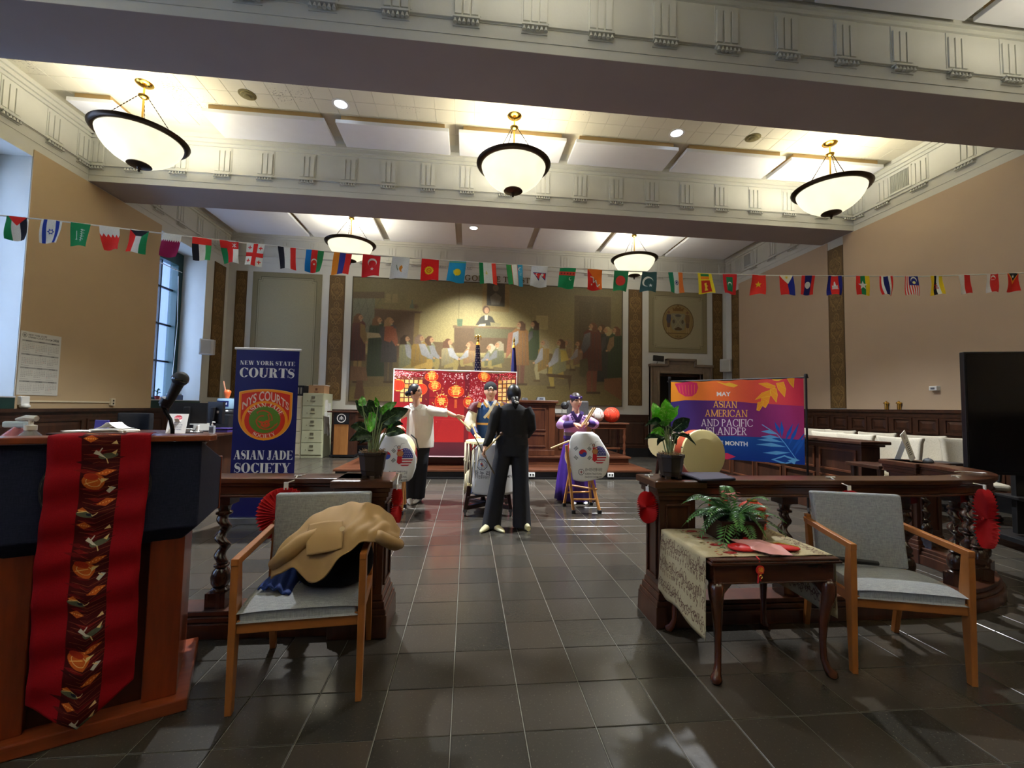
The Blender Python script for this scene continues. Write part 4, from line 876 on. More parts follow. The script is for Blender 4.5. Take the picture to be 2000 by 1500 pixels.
# small fan on the ledge
t = thing('desk_fan', 'small black desk fan on the clerk ledge beside the purple drummer', 'fan', (2.11, 9.3, 1.20))
q = MB(); q.box(-.08, -.06, 0, .08, .06, .015); q.tube([(-.06, 0, .01), (-.055, 0, .14)], .006, 6); q.tube([(.06, 0, .01), (.055, 0, .14)], .006, 6); obj('stand', q, mat('grey_metal', (120, 122, 126), .35, metal=.8), t)
q = MB(); q.lathe([(.001, -.05), (.06, -.045), (.085, -.01), (.085, .03), (.05, .05), (.001, .052)], (0, 0, .20), 20, RX(PI / 2)); obj('housing', q, black_m, t, smooth=40)
q = MB(); [q.lathe([(r - .002, 0), (r + .002, .003), (r - .002, .006)], (0, -.053, .20), 20, RX(PI / 2), caps=False) for r in (.02, .035, .05)]; obj('grille', q, mat('grey_metal', (120, 122, 126)), t)
# office chair behind
t = thing('office_chair', 'grey high-backed office chair behind the purple drummer', 'chair', (2.66, 10.14, .34)); grey_f = fabric('grey_chair_fabric', (84, 84, 86), (108, 106, 106))
q = MB(); q.box(-.27, .12, .62, .27, .20, 1.19); obj('backrest', q, grey_f, t, bev=.04, seg=3)
q = MB(); q.box(-.26, -.28, .44, .26, .2, .53); obj('seat', q, grey_f, t, bev=.03, seg=3)
q = MB(); q.tube([(0, 0, .08), (0, 0, .44)], .03, 10); [q.beam((0, 0, .09), (.28 * math.cos(a), .28 * math.sin(a), .05), .05, .03) for a in [2 * PI * k / 5 for k in range(5)]]; [q.lathe([(.025, 0), (.025, .05)], (.28 * math.cos(a), .28 * math.sin(a), 0), 8) for a in [2 * PI * k / 5 for k in range(5)]]; obj('base', q, black_m, t)
# lantern table with turned legs
t = thing('lantern_table', 'oak side table with turned legs bearing the two paper lanterns', 'table', (3.13, 9.55, .34))
q = MB(); q.box(-.44, -.27, .665, .44, .27, .70); obj('top', q, oakx, t, bev=.01)
q = MB(); q.box(-.38, -.22, .56, .38, .22, .665); obj('apron', q, oakx, t, bev=.004)
lp = [(.036, 0), (.03, .05), (.022, .08), (.034, .14), (.03, .22), (.02, .26), (.036, .33), (.04, .38), (.024, .45), (.032, .5), (.036, .56)]
for sx in (-1, 1):
    for sy in (-1, 1): q = MB(); q.lathe(lp, (sx * .35, sy * .19, 0), 14); obj('leg', q, oak, t, smooth=50)
q = MB(); q.box(-.35, -.03, .1, .35, .03, .14); [q.box(s * .35 - .025, -.19, .1, s * .35 + .025, .19, .14) for s in (-1, 1)]; obj('stretcher', q, oak, t, bev=.004)
# paper lanterns
for x, r, c0, c1, lb in ((2.885, .168, (222, 214, 206), (176, 60, 60), 'white paper lantern with red blossom print on the oak table'), (3.236, .178, (226, 62, 34), (246, 170, 130), 'round red paper lantern on the right of the oak table')):
    c = Canvas(512, 256, c0)
    for k in range(90): a, b_ = c.rng.rand() * 512, 40 + c.rng.rand() * 180; c.ell(a, b_, 5, 4, c1, .8, 8); 
    for k in range(7): a = k * 73 + 20; c.line([(a, 200), (a + 24, 140), (a + 10, 90), (a + 40, 60)], 3, (96, 40, 34))
    for k in range(16): c.line([(0, k * 16), (512, k * 16)], 1.2, tuple(int(v * .8) for v in c0))
    t = thing('paper_lantern', lb, 'lantern', (x, 9.5, 1.04)); q = MB(); n = 20
    rg = [[(r * math.sin(PI * (.06 + .88 * j / n)) * (1 + .012 * (j % 2)) * math.cos(2 * PI * i / 24 + 1), r * math.sin(PI * (.06 + .88 * j / n)) * (1 + .012 * (j % 2)) * math.sin(2 * PI * i / 24 + 1), r * .98 - r * .98 * math.cos(PI * (.06 + .88 * j / n))) for i in range(25)] for j in range(n + 1)]
    q.loft(rg[::-1], caps=False, closed=False, uv=True); obj('shade', q, c.mat('lantern_paper', .7), t, smooth=180)
    q = MB(); q.lathe([(.05, .0), (.055, .012), (.05, .02)], n=20, caps=True); q.lathe([(.05, r * 1.96 - .02), (.055, r * 1.96 - .01), (.05, r * 1.96)], n=20); obj('ring', q, black_m, t)

# flags on poles behind the bench
gold = mat('gilt_metal', (214, 176, 84), .25, metal=.9)
def pole_flag(x, y, ztop, cv_, lb, eagle, w0, w1, zb_, nm):
    t = thing(nm, lb, 'flag', (x, y, .34))
    q = MB(); q.lathe([(.001, 0), (.15, 0), (.15, .02), (.05, .05), (.03, .1), (.001, .1)], n=24); obj('base', q, gold, t, smooth=40)
    q = MB(); q.tube([(0, 0, .05), (0, 0, ztop - .34 - .17)], .014, 10); obj('pole', q, wood('flag_pole_oak', (96, 60, 30), (140, 92, 50), 'z'), t)
    q = MB(); z = ztop - .34
    if eagle:
        q.lathe([(.02, z - .2), (.03, z - .16), (.03, z - .145), (.012, z - .13)], n=12); q.ell((0, 0, z - .085), (.028, .025, .05), 10, 8); q.ell((0, -.012, z - .03), (.016, .02, .018), 8, 6); q.tube([(0, -.03, z - .03), (0, -.045, z - .038)], [.006, .002], 6)
        for s in (-1, 1):
            for k in range(4): q.tube([(s * .02, 0, z - .06), (s * (.05 + .006 * k), .005, z - .035 - .012 * k), (s * (.09 - .006 * k), .01, z - .075 - .026 * k)], [.012, .012, .003], 6)
        q.tube([(0, .01, z - .12), (0, .03, z - .16)], [.02, .012], 6)
    else:
        q.lathe([(.014, z - .18), (.026, z - .165), (.012, z - .15), (.02, z - .13), (.028, z - .10), (.014, z - .05), (.004, z)], n=10)
    obj('finial', q, gold, t, smooth=60)
    rings = []; n = 28; zt = z - .2
    for j in range(15):
        d = j / 14; rr = w0 + (w1 - w0) * d ** .8
        rings.append([((rr * (1 + .20 * math.cos(5 * a + 1) * d)) * math.cos(a) + .02 * d, (rr * .75 * (1 + .3 * math.cos(4 * a) * d)) * math.sin(a), zt - d * (zt - zb_)) for a in [2 * PI * i / n - PI / 2 for i in range(n + 1)]])
    q = MB(); q.loft(rings[::-1], caps=False, closed=False, uv=True); q.uv = [[(a, 1 - b_) for a, b_ in u] for u in q.uv]; obj('cloth', q, cv_, t, smooth=180)
    q = MB(); q.lathe([(w0 * .8, zt + .005), (w0 * 1.15, zt - .02), (w0 * 1.5, zt - .075)], n=14, caps=False); obj('fringe', q, mat('gold_fringe', (226, 156, 46), .7), t)
c = Canvas(256, 512, (26, 30, 84))
for j in range(22):
    for i in range(9): c.star(14 + i * 30 + (j % 2) * 14, 14 + j * 16, 7, (236, 236, 240))
for k in range(14): c.poly([(-20, 250 + k * 44), (276, 130 + k * 44), (276, 152 + k * 44), (-20, 272 + k * 44)], (176, 36, 54) if k % 2 == 0 else (236, 232, 232)) if k >= 2 else None
pole_flag(.21, 10.4, 3.10, c.mat('stars_and_stripes_cloth', .7), 'draped stars and stripes flag on a pole with gilt eagle, above the red backdrop', True, .035, .125, .75, 'national_flag')
c = Canvas(64, 64, (34, 38, 104)); c.speck(.05, 4); pole_flag(1.085, 10.4, 3.06, c.mat('navy_flag_cloth', .7), 'draped plain navy flag on a pole with gilt spear tip', False, .028, .115, .75, 'state_flag')
# ---------------------------------------------------------------- red festival backdrop in front of the bench
cv = Canvas(720, 560, (146, 30, 34))
def bx(x, y): return ((x - 95) / 1805. * 720, (y - (42 + 50 * (x - 95) / 1805.)) / (1378 - 50 * (x - 95) / 1805.) * 560)
def bp(pts, c, al=1.): cv.poly([bx(*p) for p in pts], c, al)
def be(x, y, rx, ry, c, al=1., rot=0.): a, b_ = bx(x, y); cv.ell(a, b_, rx * .4, ry * .4, c, al, 18, rot)
bp([(90, 30), (1910, 80), (1910, 1200), (90, 1200)], [(138, 26, 34), (172, 34, 34)])
bp([(880, 600), (1200, 600), (1200, 1190), (700, 1190)], [(160, 32, 34), (182, 42, 38)], .7)
bp([(90, 1188), (1910, 1188), (1910, 1440), (90, 1440)], [(96, 36, 44), (76, 34, 42)]); bp([(90, 1400), (1910, 1400), (1910, 1425), (90, 1425)], (226, 196, 200))
for a, b_ in ((500, 610), (1130, 1200), (1590, 1640)): bp([(a, 60), (b_, 60), (b_, 1190), (a, 1190)], (104, 26, 34), .8)
bp([(610, 480), (1130, 480), (1130, 500), (610, 500)], (110, 24, 30), .7); bp([(610, 820), (1130, 835), (1130, 845), (610, 830)], (190, 60, 50), .5)
def lattice(x0, y0, x1, y1, nx, ny):
    bp([(x0, y0), (x1, y0), (x1, y1), (x0, y1)], (94, 44, 34))
    for i in range(nx):
        for j in range(ny):
            w, h_ = (x1 - x0) / nx, (y1 - y0) / ny; bp([(x0 + i * w + 7, y0 + j * h_ + 7), (x0 + (i + 1) * w - 7, y0 + j * h_ + 7), (x0 + (i + 1) * w - 7, y0 + (j + 1) * h_ - 7), (x0 + i * w + 7, y0 + (j + 1) * h_ - 7)], (240, 200, 120) if (i * 3 + j * 5) % 4 else (224, 160, 80))
lattice(180, 190, 510, 560, 5, 5); lattice(1625, 195, 1890, 600, 4, 6); bp([(90, 140), (540, 150), (540, 195), (90, 185)], (128, 62, 44)); bp([(1580, 130), (1910, 130), (1910, 190), (1580, 190)], (128, 62, 44))
def lant(x, y, r, k=.82, c=(220, 52, 26), g=True):
    a, b_ = bx(x, y); R = r * .4; cv.line([(a, b_ - R * k - 30), (a, b_)], 1.5, (226, 170, 80)); cv.ell(a, b_, R, R * k, c)
    for f in (.35, .7): cv.ring(a, b_, R * f, R * k * .98, 1.2, (250, 110, 50))
    cv.ring(a, b_, R, R * k, 2, (250, 130, 50)); cv.rect(a - R * .28, b_ - R * k - 3, a + R * .28, b_ - R * k + 3, (244, 190, 90)); cv.rect(a - R * .28, b_ + R * k - 3, a + R * .28, b_ + R * k + 4, (244, 190, 90))
    if g: cv.text('春', a, b_ + R * .42, R * .95, (250, 214, 96), anchor='c', fat=.012)
lant(150, 290, 100, .9, (238, 58, 34), False); lant(480, 350, 95, 1., (238, 58, 34), False); lant(635, 150, 98); lant(685, 300, 90); lant(1000, 385, 116); lant(1415, 150, 90); lant(790, 550, 95, 1.25, (196, 34, 26)); lant(1185, 560, 70, 1.3, (190, 34, 26))
a, b_ = bx(1000, 500); [cv.line([(a + d, b_ + 6), (a + d, b_ + 62)], 2, (236, 120, 50)) for d in (-6, -2, 2, 6)]
cv.line([bx(1340, 80), bx(1180, 190), bx(1040, 240)], 2, (80, 26, 30)); cv.line([bx(100, 60), bx(330, 110), bx(480, 190)], 2.5, (80, 40, 34)); cv.line([bx(1880, 100), bx(1640, 130), bx(1500, 260)], 2.5, (80, 26, 30))
rr = np.random.RandomState(5)
def petals(n, f, cols, s0=5, s1=14):
    for k in range(n): x, y = f(); be(x, y, rr.uniform(s0, s1), rr.uniform(s0 * .6, s1 * .7), cols[rr.randint(len(cols))], .95, rr.uniform(0, 3))
P1 = [(240, 180, 176), (224, 120, 120), (246, 214, 206), (196, 90, 92)]
petals(170, lambda: (95 + abs(rr.normal(0, 190)), 65 + abs(rr.normal(0, 55))), P1); petals(70, lambda: (rr.uniform(790, 1230), 95 + abs(rr.normal(0, 70))), [(246, 214, 210), (236, 160, 156)])
petals(120, lambda: (rr.normal(1330, 95), rr.normal(370, 90)), P1); petals(110, lambda: (rr.normal(1740, 100), rr.normal(140, 45)), [(236, 70, 76), (244, 150, 150), (206, 40, 52)])
petals(60, lambda: (rr.normal(1280, 60), rr.normal(560, 90)), P1); petals(45, lambda: (rr.normal(610, 45), rr.normal(990, 110)), [(236, 190, 186), (214, 140, 140)], 4, 9); petals(40, lambda: (rr.normal(760, 90), rr.normal(480, 90)), [(246, 190, 90), (244, 214, 150)])
petals(40, lambda: (rr.normal(1690, 40), rr.normal(380, 120)), [(214, 60, 60), (230, 120, 110)], 4, 8)
cv.speck(.04, 2); bd_m = cv.mat('printed_backdrop', .75, spec=.2)
t = thing('festival_backdrop', 'red printed cloth backdrop of lanterns and blossom on white stand behind the drummers', 'backdrop', (-.24, 8.62, .34))
def fn(u, v):
    x = -1.435 + u * 2.39; sag = .025 * math.sin(u * PI * 3) ** 2 * v ** 6
    return (x, 8.60 + .012 * math.sin(u * 23 + v * 2) * (.3 + v), .345 + v * 1.69 - sag)
q = MB(); q.sheet(fn, 40, 16); obj('cloth', q, bd_m, t, smooth=180, world=True)
q = MB()
for x in (-1.45, .965): q.tube([(x, 8.64, .34), (x, 8.64, 2.06)], .012, 8)
q.tube([(-1.46, 8.64, 2.045), (.975, 8.64, 2.045)], .012, 8); q.tube([(-1.46, 8.63, .35), (.975, 8.63, .35)], .012, 8)
for x in (-1.45, .965): q.box(x - .03, 8.5, .34, x + .03, 8.8, .355)
obj('stand', q, white_m, t, smooth=40, world=True)

# ---------------------------------------------------------------- heritage month banner on a black stand
cv = Canvas(1024, 690, (60, 40, 110)); W_, H_ = 1024., 690.
def bn(x, y):
    L = 385 + (y - 40) * .012; Rr = 1795 + y * .045; yt = 40 - 40 * (x - 385) / 1415.; yb = 815 + 115 * (x - 385) / 1455.
    return ((x - L) / (Rr - L) * W_, (y - yt) / (yb - yt) * H_)
def np_(pts, c, al=1.): cv.poly([bn(*p) for p in pts], c, al)
for k in range(64):        # left to right colour washes printed on the cloth
    a, b_ = k / 64 * W_, (k + 1.3) / 64 * W_; t_ = k / 63
    mixc = lambda p, q_: tuple(p[i] * (1 - t_) + q_[i] * t_ for i in range(3))
    cv.rect(a, 0, b_, 260, mixc((250, 158, 40), (216, 40, 92)) if t_ > .0 else (250, 158, 40)); cv.rect(a, 190, b_, 520, mixc((62, 44, 122), (180, 48, 118)))
def wave(pts, c): cv.poly(pts, c)
n = 60; top = [(x, bn(385 + x / W_ * 1420, np.interp(385 + x / W_ * 1420, [385, 550, 870, 1100, 1300, 1820], [255, 235, 240, 248, 268, 305]))[1]) for x in np.linspace(0, W_, n)]
for k in range(n - 1):
    t_ = k / n; c1 = [(250, 158, 40), (244, 112, 58), (222, 50, 88)]; c = tuple(np.interp(t_, [0, .45, 1], [c1[0][i], c1[1][i], c1[2][i]]) for i in range(3))
    cv.poly([(top[k][0] - .5, 0), (top[k + 1][0] + .5, 0), (top[k + 1][0] + .5, top[k + 1][1]), (top[k][0] - .5, top[k][1])], c)
    c = tuple(np.interp(t_, [0, .35, 1], [(62, 46, 128)[i], (96, 44, 122)[i], (182, 48, 116)[i]]) for i in range(3))
    cv.poly([(top[k][0] - .5, top[k][1]), (top[k + 1][0] + .5, top[k + 1][1]), (top[k + 1][0] + .5, 560), (top[k][0] - .5, 560)], c)
np_([(380, 640), (885, 625), (1100, 622), (1500, 638), (1845, 668), (1850, 960), (380, 880)], [(16, 84, 170), (10, 58, 156)])
PK, YL, OR_ = (226, 48, 104), (250, 196, 56), (246, 160, 40)
np_([(430, 55), (560, 30), (700, 50), (712, 100), (690, 160), (640, 195), (560, 195), (480, 150)], PK)
for k in range(6): cv.line([bn(480 + k * 38, 70), bn(500 + k * 34, 180 - abs(k - 3) * 8)], 3, (250, 150, 60))
np_([(915, 35), (1010, 50), (1060, 40), (1155, 78), (1110, 98), (1030, 78)], YL); np_([(1480, 0), (1620, 0), (1560, 26), (1510, 20)], YL)
for pts in ([(1365, 58), (1450, 50), (1530, 82), (1530, 112), (1450, 105)], [(1540, 50), (1610, 40), (1634, 120), (1625, 205), (1560, 120)], [(1480, 120), (1540, 110), (1555, 180), (1546, 262), (1496, 190)], [(1335, 232), (1400, 160), (1480, 130), (1490, 190), (1420, 205)], [(1400, 210), (1480, 196), (1470, 260), (1440, 322), (1390, 280)], [(1352, 345), (1362, 262), (1420, 250), (1410, 300), (1380, 352)], [(1640, 0), (1710, 0), (1706, 106), (1670, 60)]):
    np_(pts, OR_); q_ = [bn(*p) for p in pts]; cv.line(q_ + q_[:1], 3, YL); cv.line([q_[0], q_[2]], 2, YL)
B1, B2 = (104, 178, 236), (24, 92, 190)
cv.line([bn(1410, 500), bn(1560, 600), bn(1640, 700), bn(1765, 885)], 6, B1)
for (x, y, dx, dy) in ((1560, 605, -160, -32), (1590, 640, -190, -12), (1630, 690, -270, -30), (1660, 740, -310, -28), (1700, 800, -280, 0)): np_([(x, y), (x + dx * .5, y + dy - 18), (x + dx, y + dy), (x + dx * .5, y + dy + 22)], B1)
for (x, y, dx, dy) in ((1590, 610, -55, -140), (1610, 640, -10, -180), (1640, 680, 70, -190), (1670, 740, 100, -260), (1700, 800, 130, -220), (1730, 850, 110, -250)): np_([(x, y), (x + dx * .5 - 16, y + dy * .5), (x + dx, y + dy), (x + dx * .5 + 22, y + dy * .5)], B2)
np_([(1510, 872), (1640, 826), (1790, 880), (1640, 925)], B1); np_([(1550, 872), (1640, 842), (1730, 880), (1650, 908)], (14, 66, 160)); np_([(1670, 880), (1760, 862), (1740, 925)], B1)
np_([(966, 812), (1050, 800), (1145, 842), (1060, 868), (966, 866)], (222, 56, 110)); np_([(500, 545), (552, 485), (548, 540), (520, 555)], (246, 120, 60))
a, b_ = bn(1000, 190); c, _ = bn(1076, 190); a0, _ = bn(920, 190); cv.text('MAY', (a0 + c) / 2, b_, 44 / 850. * 690, (236, 234, 236), c - a0, 'c', .03)
a0, b_ = bn(700, 716); c, b2 = bn(1268, 730); cv.text('HERITAGE MONTH', c, b2, 44 / 850. * 690, (236, 238, 244), c - a0, 'r', .03)
for s_, x0, x1, y1, hh, col in (('ASIAN', 886, 1150, 318, 68, (250, 196, 80)), ('AMERICAN', 795, 1262, 414, 70, (246, 190, 84)), ('AND PACIFIC', 750, 1318, 518, 74, (232, 226, 236)), ('ISLANDER', 812, 1256, 608, 76, (232, 226, 236))):
    p0, p1 = bn(x0, y1 - 5), bn(x1, y1 + 5); H2 = hh / 800. * 690; w0 = serif_width(s_, H2, .13, .075, .035, .07); k = (p1[0] - p0[0]) / w0
    cv.serif(s_, H2, col, lambda x, y: (p0[0] + x * k, p0[1] + (p1[1] - p0[1]) * (x / w0) - y), .13, .075, .035, .07)
cv.speck(.02, 2); ban_m = cv.mat('heritage_banner_print', .6, spec=.25)
P0, P1_ = Vector((3.29, 6.74, 0)), Vector((4.69, 5.62, 0))
t = thing('heritage_banner', 'orange, purple and blue heritage month banner hung on a black stand', 'banner', (3.99, 6.18, 0))
def fn(u, v):
    p = P0.lerp(P1_, u); nrm = Vector((P1_.y - P0.y, -(P1_.x - P0.x), 0)).normalized()
    p = p + nrm * (.015 * math.sin(u * 19 + v * 3) * (.3 + .7 * v)); z = .617 + v * (1.187 + .03 * u) - .012 * math.sin(u * 17) ** 2 * v ** 8
    return (p.x, p.y, z)
q = MB(); q.sheet(fn, 40, 14); obj('cloth', q, ban_m, t, smooth=180, world=True)
q = MB(); d_ = (P1_ - P0).normalized(); nb = Vector((-d_.y, d_.x, 0))
for p in (P0 - d_ * .03, P1_ + d_ * .03):
    q.tube([p + nb * .03, p + nb * .03 + Vector((0, 0, 1.86))], .014, 8); q.tube([p + nb * .15 + Vector((0, 0, .015)), p - nb * .25 + Vector((0, 0, .015))], .014, 8)
    q.lathe([(.02, 1.83), (.026, 1.86), (.02, 1.89)], p + nb * .03, 10)
q.tube([P0 - d_ * .06 + nb * .03 + Vector((0, 0, 1.81)), P1_ + d_ * .06 + nb * .03 + Vector((0, 0, 1.84))], .012, 8)
obj('stand', q, black_m, t, smooth=40, world=True)

# ---------------------------------------------------------------- navy roll-up sign
cv = Canvas(405, 1150, (28, 30, 104)); WH = (240, 240, 236)
def centred(s_, yb, hh, w, t=.26, h=.05):
    w0 = serif_width(s_, hh, t, h, .07, .05); k = w / w0; cv.serif(s_, hh, WH, lambda x, y: (202 - w / 2 + x * k, yb - y), t, h, .07, .05)
centred('NEW YORK STATE', 107, 29, 352); centred('COURTS', 193, 66, 352); centred('ASIAN JADE', 756, 62, 372); centred('SOCIETY', 846, 66, 356)
X0, Y0, rx = 202, 450, 172
def shield(k, c): cv.poly([(X0 + rx * k * a, Y0 + b_ * 178 * (k if b_ > -.55 else k)) for a, b_ in arc(0, -.42, 1.6, .58, PI + .895, 2 * PI - .895, 16)] + [(X0 + rx * k * a, Y0 + b_ * 178 * k) for a, b_ in arc(0, .05, 1, .93, 0, PI, 24)], c)
shield(1.0, (250, 190, 110)); shield(.975, (250, 152, 24)); shield(.90, (226, 52, 28))
cv.ell(X0, Y0 + 40, 148, 136, (252, 158, 30)); cv.ell(X0, Y0 + 40, 130, 120, (226, 52, 28)); cv.ell(X0, Y0 + 34, 100, 92, (96, 140, 44))
rs = np.random.RandomState(2)
RD = (216, 84, 36)
for a0, r0, n_ in ((.4, 78, 40), (2.2, 60, 34), (3.9, 72, 36), (5.2, 40, 30)):
    pts = [(X0 + (r0 - 26 * k / n_) * math.cos(a0 + k * .07) * .98, Y0 + 34 + (r0 - 34 * k / n_) * math.sin(a0 + k * .07)) for k in range(n_)]
    cv.line(pts, 9, RD); cv.line([(x + 2, y - 5) for x, y in pts], 2, (96, 140, 44)); cv.poly([pts[0], (pts[0][0] + 16, pts[0][1] - 14), (pts[0][0] + 4, pts[0][1] + 14)], RD)
cv.ell(X0 + 6, Y0 + 66, 30, 22, RD); cv.poly([(X0 - 24, Y0 + 60), (X0 - 46, Y0 + 40), (X0 - 10, Y0 + 46)], RD); cv.poly([(X0 + 24, Y0 + 56), (X0 + 44, Y0 + 34), (X0 + 8, Y0 + 46)], RD); cv.ell(X0 - 4, Y0 + 62, 4, 4, (96, 140, 44)); cv.ell(X0 + 14, Y0 + 60, 4, 4, (96, 140, 44)); cv.ring(X0, Y0 + 34, 100, 92, 3, (140, 120, 40))
# arched lettering
s_ = 'NYS COURTS'
def archw(u, v): x = (u - .5) * 300; base = Y0 - 98 + 72 * (abs(u - .5) * 2) ** 2 * .95; topc = Y0 - 164 + 84 * (abs(u - .5) * 2) ** 2; return (X0 + x, base + (topc - base) * v)
tr, bw = font_tris(s_, .02)
for t_ in tr: cv.poly([archw(px / bw, py / .72) for px, py in t_], (240, 222, 206))
def ringtext(s_, hh, rx_, ry_, a0, a1, inside=1):
    w0 = serif_width(s_, 1, .2, .06, .06, .08); 
    def place(x, y):
        a = a0 + (a1 - a0) * (x / w0); rr_ = 1 + inside * y * hh / rx_; return (X0 + rx_ * rr_ * math.cos(a), Y0 + 40 + ry_ * rr_ * math.sin(a))
    cv.serif(s_, 1, (244, 226, 206), place, .2, .06, .06, .08)
ringtext('ASIAN JADE', 28, 103, 96, PI + .42, 2 * PI - .42); ringtext('SOCIETY', 26, 126, 118, PI - .92, .92, -1)
roll_m = cv.mat('roll_up_print', .35, spec=.4)
t = thing('roll_up_sign', 'navy roll-up sign with white serif lettering and orange green emblem by the rail', 'sign', (-2.27, 5.15, 0))
q = MB(); q.sheet(lambda u, v: (-.34 + .68 * u, .0 - .01 * math.sin(u * PI), .06 + 1.88 * v), 8, 12); obj('printed_sheet', q, roll_m, t, smooth=180)
q = MB(); q.box(-.36, -.012, 1.935, .36, .016, 1.96); obj('top_rail', q, white_m, t, bev=.005)
q = MB(); q.box(-.37, -.06, 0, .37, .08, .07); q.tube([(0, .04, .06), (0, .03, 1.94)], .01, 8); obj('base', q, mat('brushed_metal', (170, 172, 176), .3, metal=.9), t, bev=.008)

# ---------------------------------------------------------------- filing cabinets, box, crate, small lectern by the bench wall
def cabinet(x0, x1, y0, h, c, lb, n=5):
    t = thing('filing_cabinet', lb, 'cabinet', ((x0 + x1) / 2, y0 + .33, 0)); m_ = mat('cabinet_' + str(c[0]), c, .4, var=.03); w = x1 - x0
    q = MB(); q.box(-w / 2, -.33, 0, w / 2, .36, h); obj('body', q, m_, t, bev=.005); dz = (h - .09) / n
    for k in range(n):
        z = .07 + k * dz; q = MB(); q.box(-w / 2 + .012, -.352, z + .006, w / 2 - .012, -.33, z + dz - .006); d = obj('drawer', q, m_, t, bev=.006)
        q = MB(); q.box(-.06, -.372, z + dz * .40, .06, -.352, z + dz * .46); obj('handle', q, mat('cabinet_handle', (128, 124, 100), .35, metal=.5), d, bev=.003)
        q = MB()
        for r in ((-.045, .63, .045, .655), (-.045, .80, .045, .825), (-.045, .655, -.035, .80), (.035, .655, .045, .80)): q.box(r[0], -.36, z + dz * r[1], r[2], -.352, z + dz * r[3])
        q.box(-.035, -.356, z + dz * .655, .035, -.3525, z + dz * .80); obj('label_holder', q, mat('cabinet_handle', (128, 124, 100)), d)
        q = MB(); q.lathe([(.001, 0), (.012, 0), (.012, .012), (.001, .012)], (-.13, -.352, z + dz * .43), 10, RX(PI / 2)); obj('lock', q, mat('cabinet_handle', (128, 124, 100)), d)
    return t
cab = cabinet(-4.07, -3.565, 11.2, 1.60, (172, 172, 140), 'pale green five-drawer filing cabinet with a cardboard box on top')
q = MB()
rs = random.Random(4)
for k, (y, z) in enumerate(((-.12, 1.30), (.12, 1.22), (-.14, 1.0), (.1, .92), (-.1, .72), (.14, .66))):
    q.box(.2525, y - .11, z - .14, .2545 + .001 * k, y + .11, z + .14)
obj('taped_notices', q, mat('notice_paper', (196, 194, 184), .8, var=.18, vs=30), cab)
cabinet(-4.60, -4.09, 11.22, 1.53, (196, 186, 158), 'cream five-drawer filing cabinet half hidden by the blue roll-up sign')
t = thing('cardboard_box', 'brown cardboard box on top of the pale green filing cabinet', 'box', (-3.79, 11.5, 1.60)); q = MB(); q.box(-.19, -.2, 0, .19, .2, .20); obj('carton', q, mat('cardboard', (168, 128, 88), .8, var=.05), t, bev=.003)
q = MB(); q.box(-.1, -.15, .20, .2, .22, .215); obj('sheet', q, mat('paper_white', (220, 214, 200), .8), t)
q = MB(); q.box(-.025, -.203, .07, .025, -.2, .13); q.box(-.05, -.203, .02, .05, -.2, .04); obj('print', q, mat('box_print', (110, 70, 44), .8), t)
t = thing('plastic_crate', 'black plastic crate on the cream filing cabinet', 'crate', (-4.28, 11.55, 1.53)); q = MB(); cr = black_m
for r in ((-.17, -.2, 0, .17, .2, .015), (-.17, -.2, 0, -.155, .2, .26), (.155, -.2, 0, .17, .2, .26), (-.17, .185, 0, .17, .2, .26), (-.17, -.2, 0, .17, -.185, .05), (-.17, -.2, .21, .17, -.185, .26)): q.box(*r)
for k in range(5): q.box(-.155 + k * .07, -.2, .05, -.13 + k * .07, -.185, .21)
obj('shell', q, cr, t)
q = MB(); q.box(-.12, -.15, .02, .1, .1, .23); obj('contents', q, mat('paper_white', (220, 214, 200)), t)
t = thing('small_lectern', 'light oak lectern with black band and round white seal beside the cabinets', 'lectern', (-3.13, 11.35, 0))
loak = wood('light_oak', (132, 84, 42), (170, 116, 62), 'z', .35)
q = MB(); q.box(-.17, -.13, .08, .17, -.11, .84); obj('front_panel', q, loak, t, bev=.004)
q = MB(); q.box(-.2, -.11, .08, .33, .2, 1.12); obj('body', q, darkwz, t, bev=.004)
q = MB(); q.box(-.185, -.14, .84, .185, -.11, 1.14); band = obj('black_band', q, black_m, t, bev=.004)
c = Canvas(128, 128, (24, 24, 28)); c.ell(64, 64, 62, 62, (236, 234, 228)); c.ell(64, 64, 50, 50, (26, 26, 30)); [c.rect(64 - 22 + k * 3, 52 + k * 7, 64 + 22 - k * 3, 57 + k * 7, (226, 224, 220)) for k in range(5)]; c.ell(64, 42, 10, 8, (226, 224, 220)); c.line([(40, 60), (40, 88)], 5, (226, 224, 220)); c.line([(88, 60), (88, 88)], 5, (226, 224, 220))
q = MB(); q.quad((-.115, -.1415, .875), (.115, -.1415, .875), (.115, -.1415, 1.105), (-.115, -.1415, 1.105)); obj('seal', q, c.mat('lectern_seal', .5), band)
q = MB(); q.prism([(-.34, -.18), (.38, -.14), (.38, .25), (-.30, .25)], 1.13, 1.17); obj('reading_top', q, mat('lectern_top', (70, 40, 28), .3), t, bev=.008)
q = MB(); q.box(-.2, -.12, .03, .34, .22, .08); [q.lathe([(.03, -.015), (.03, .015)], (x, y, .03), 10, RX(PI / 2)) for x in (-.24, .32) for y in (-.1, .18)]; q.box(-.27, -.12, .045, -.2, -.06, .07); obj('caster_base', q, black_m, t)

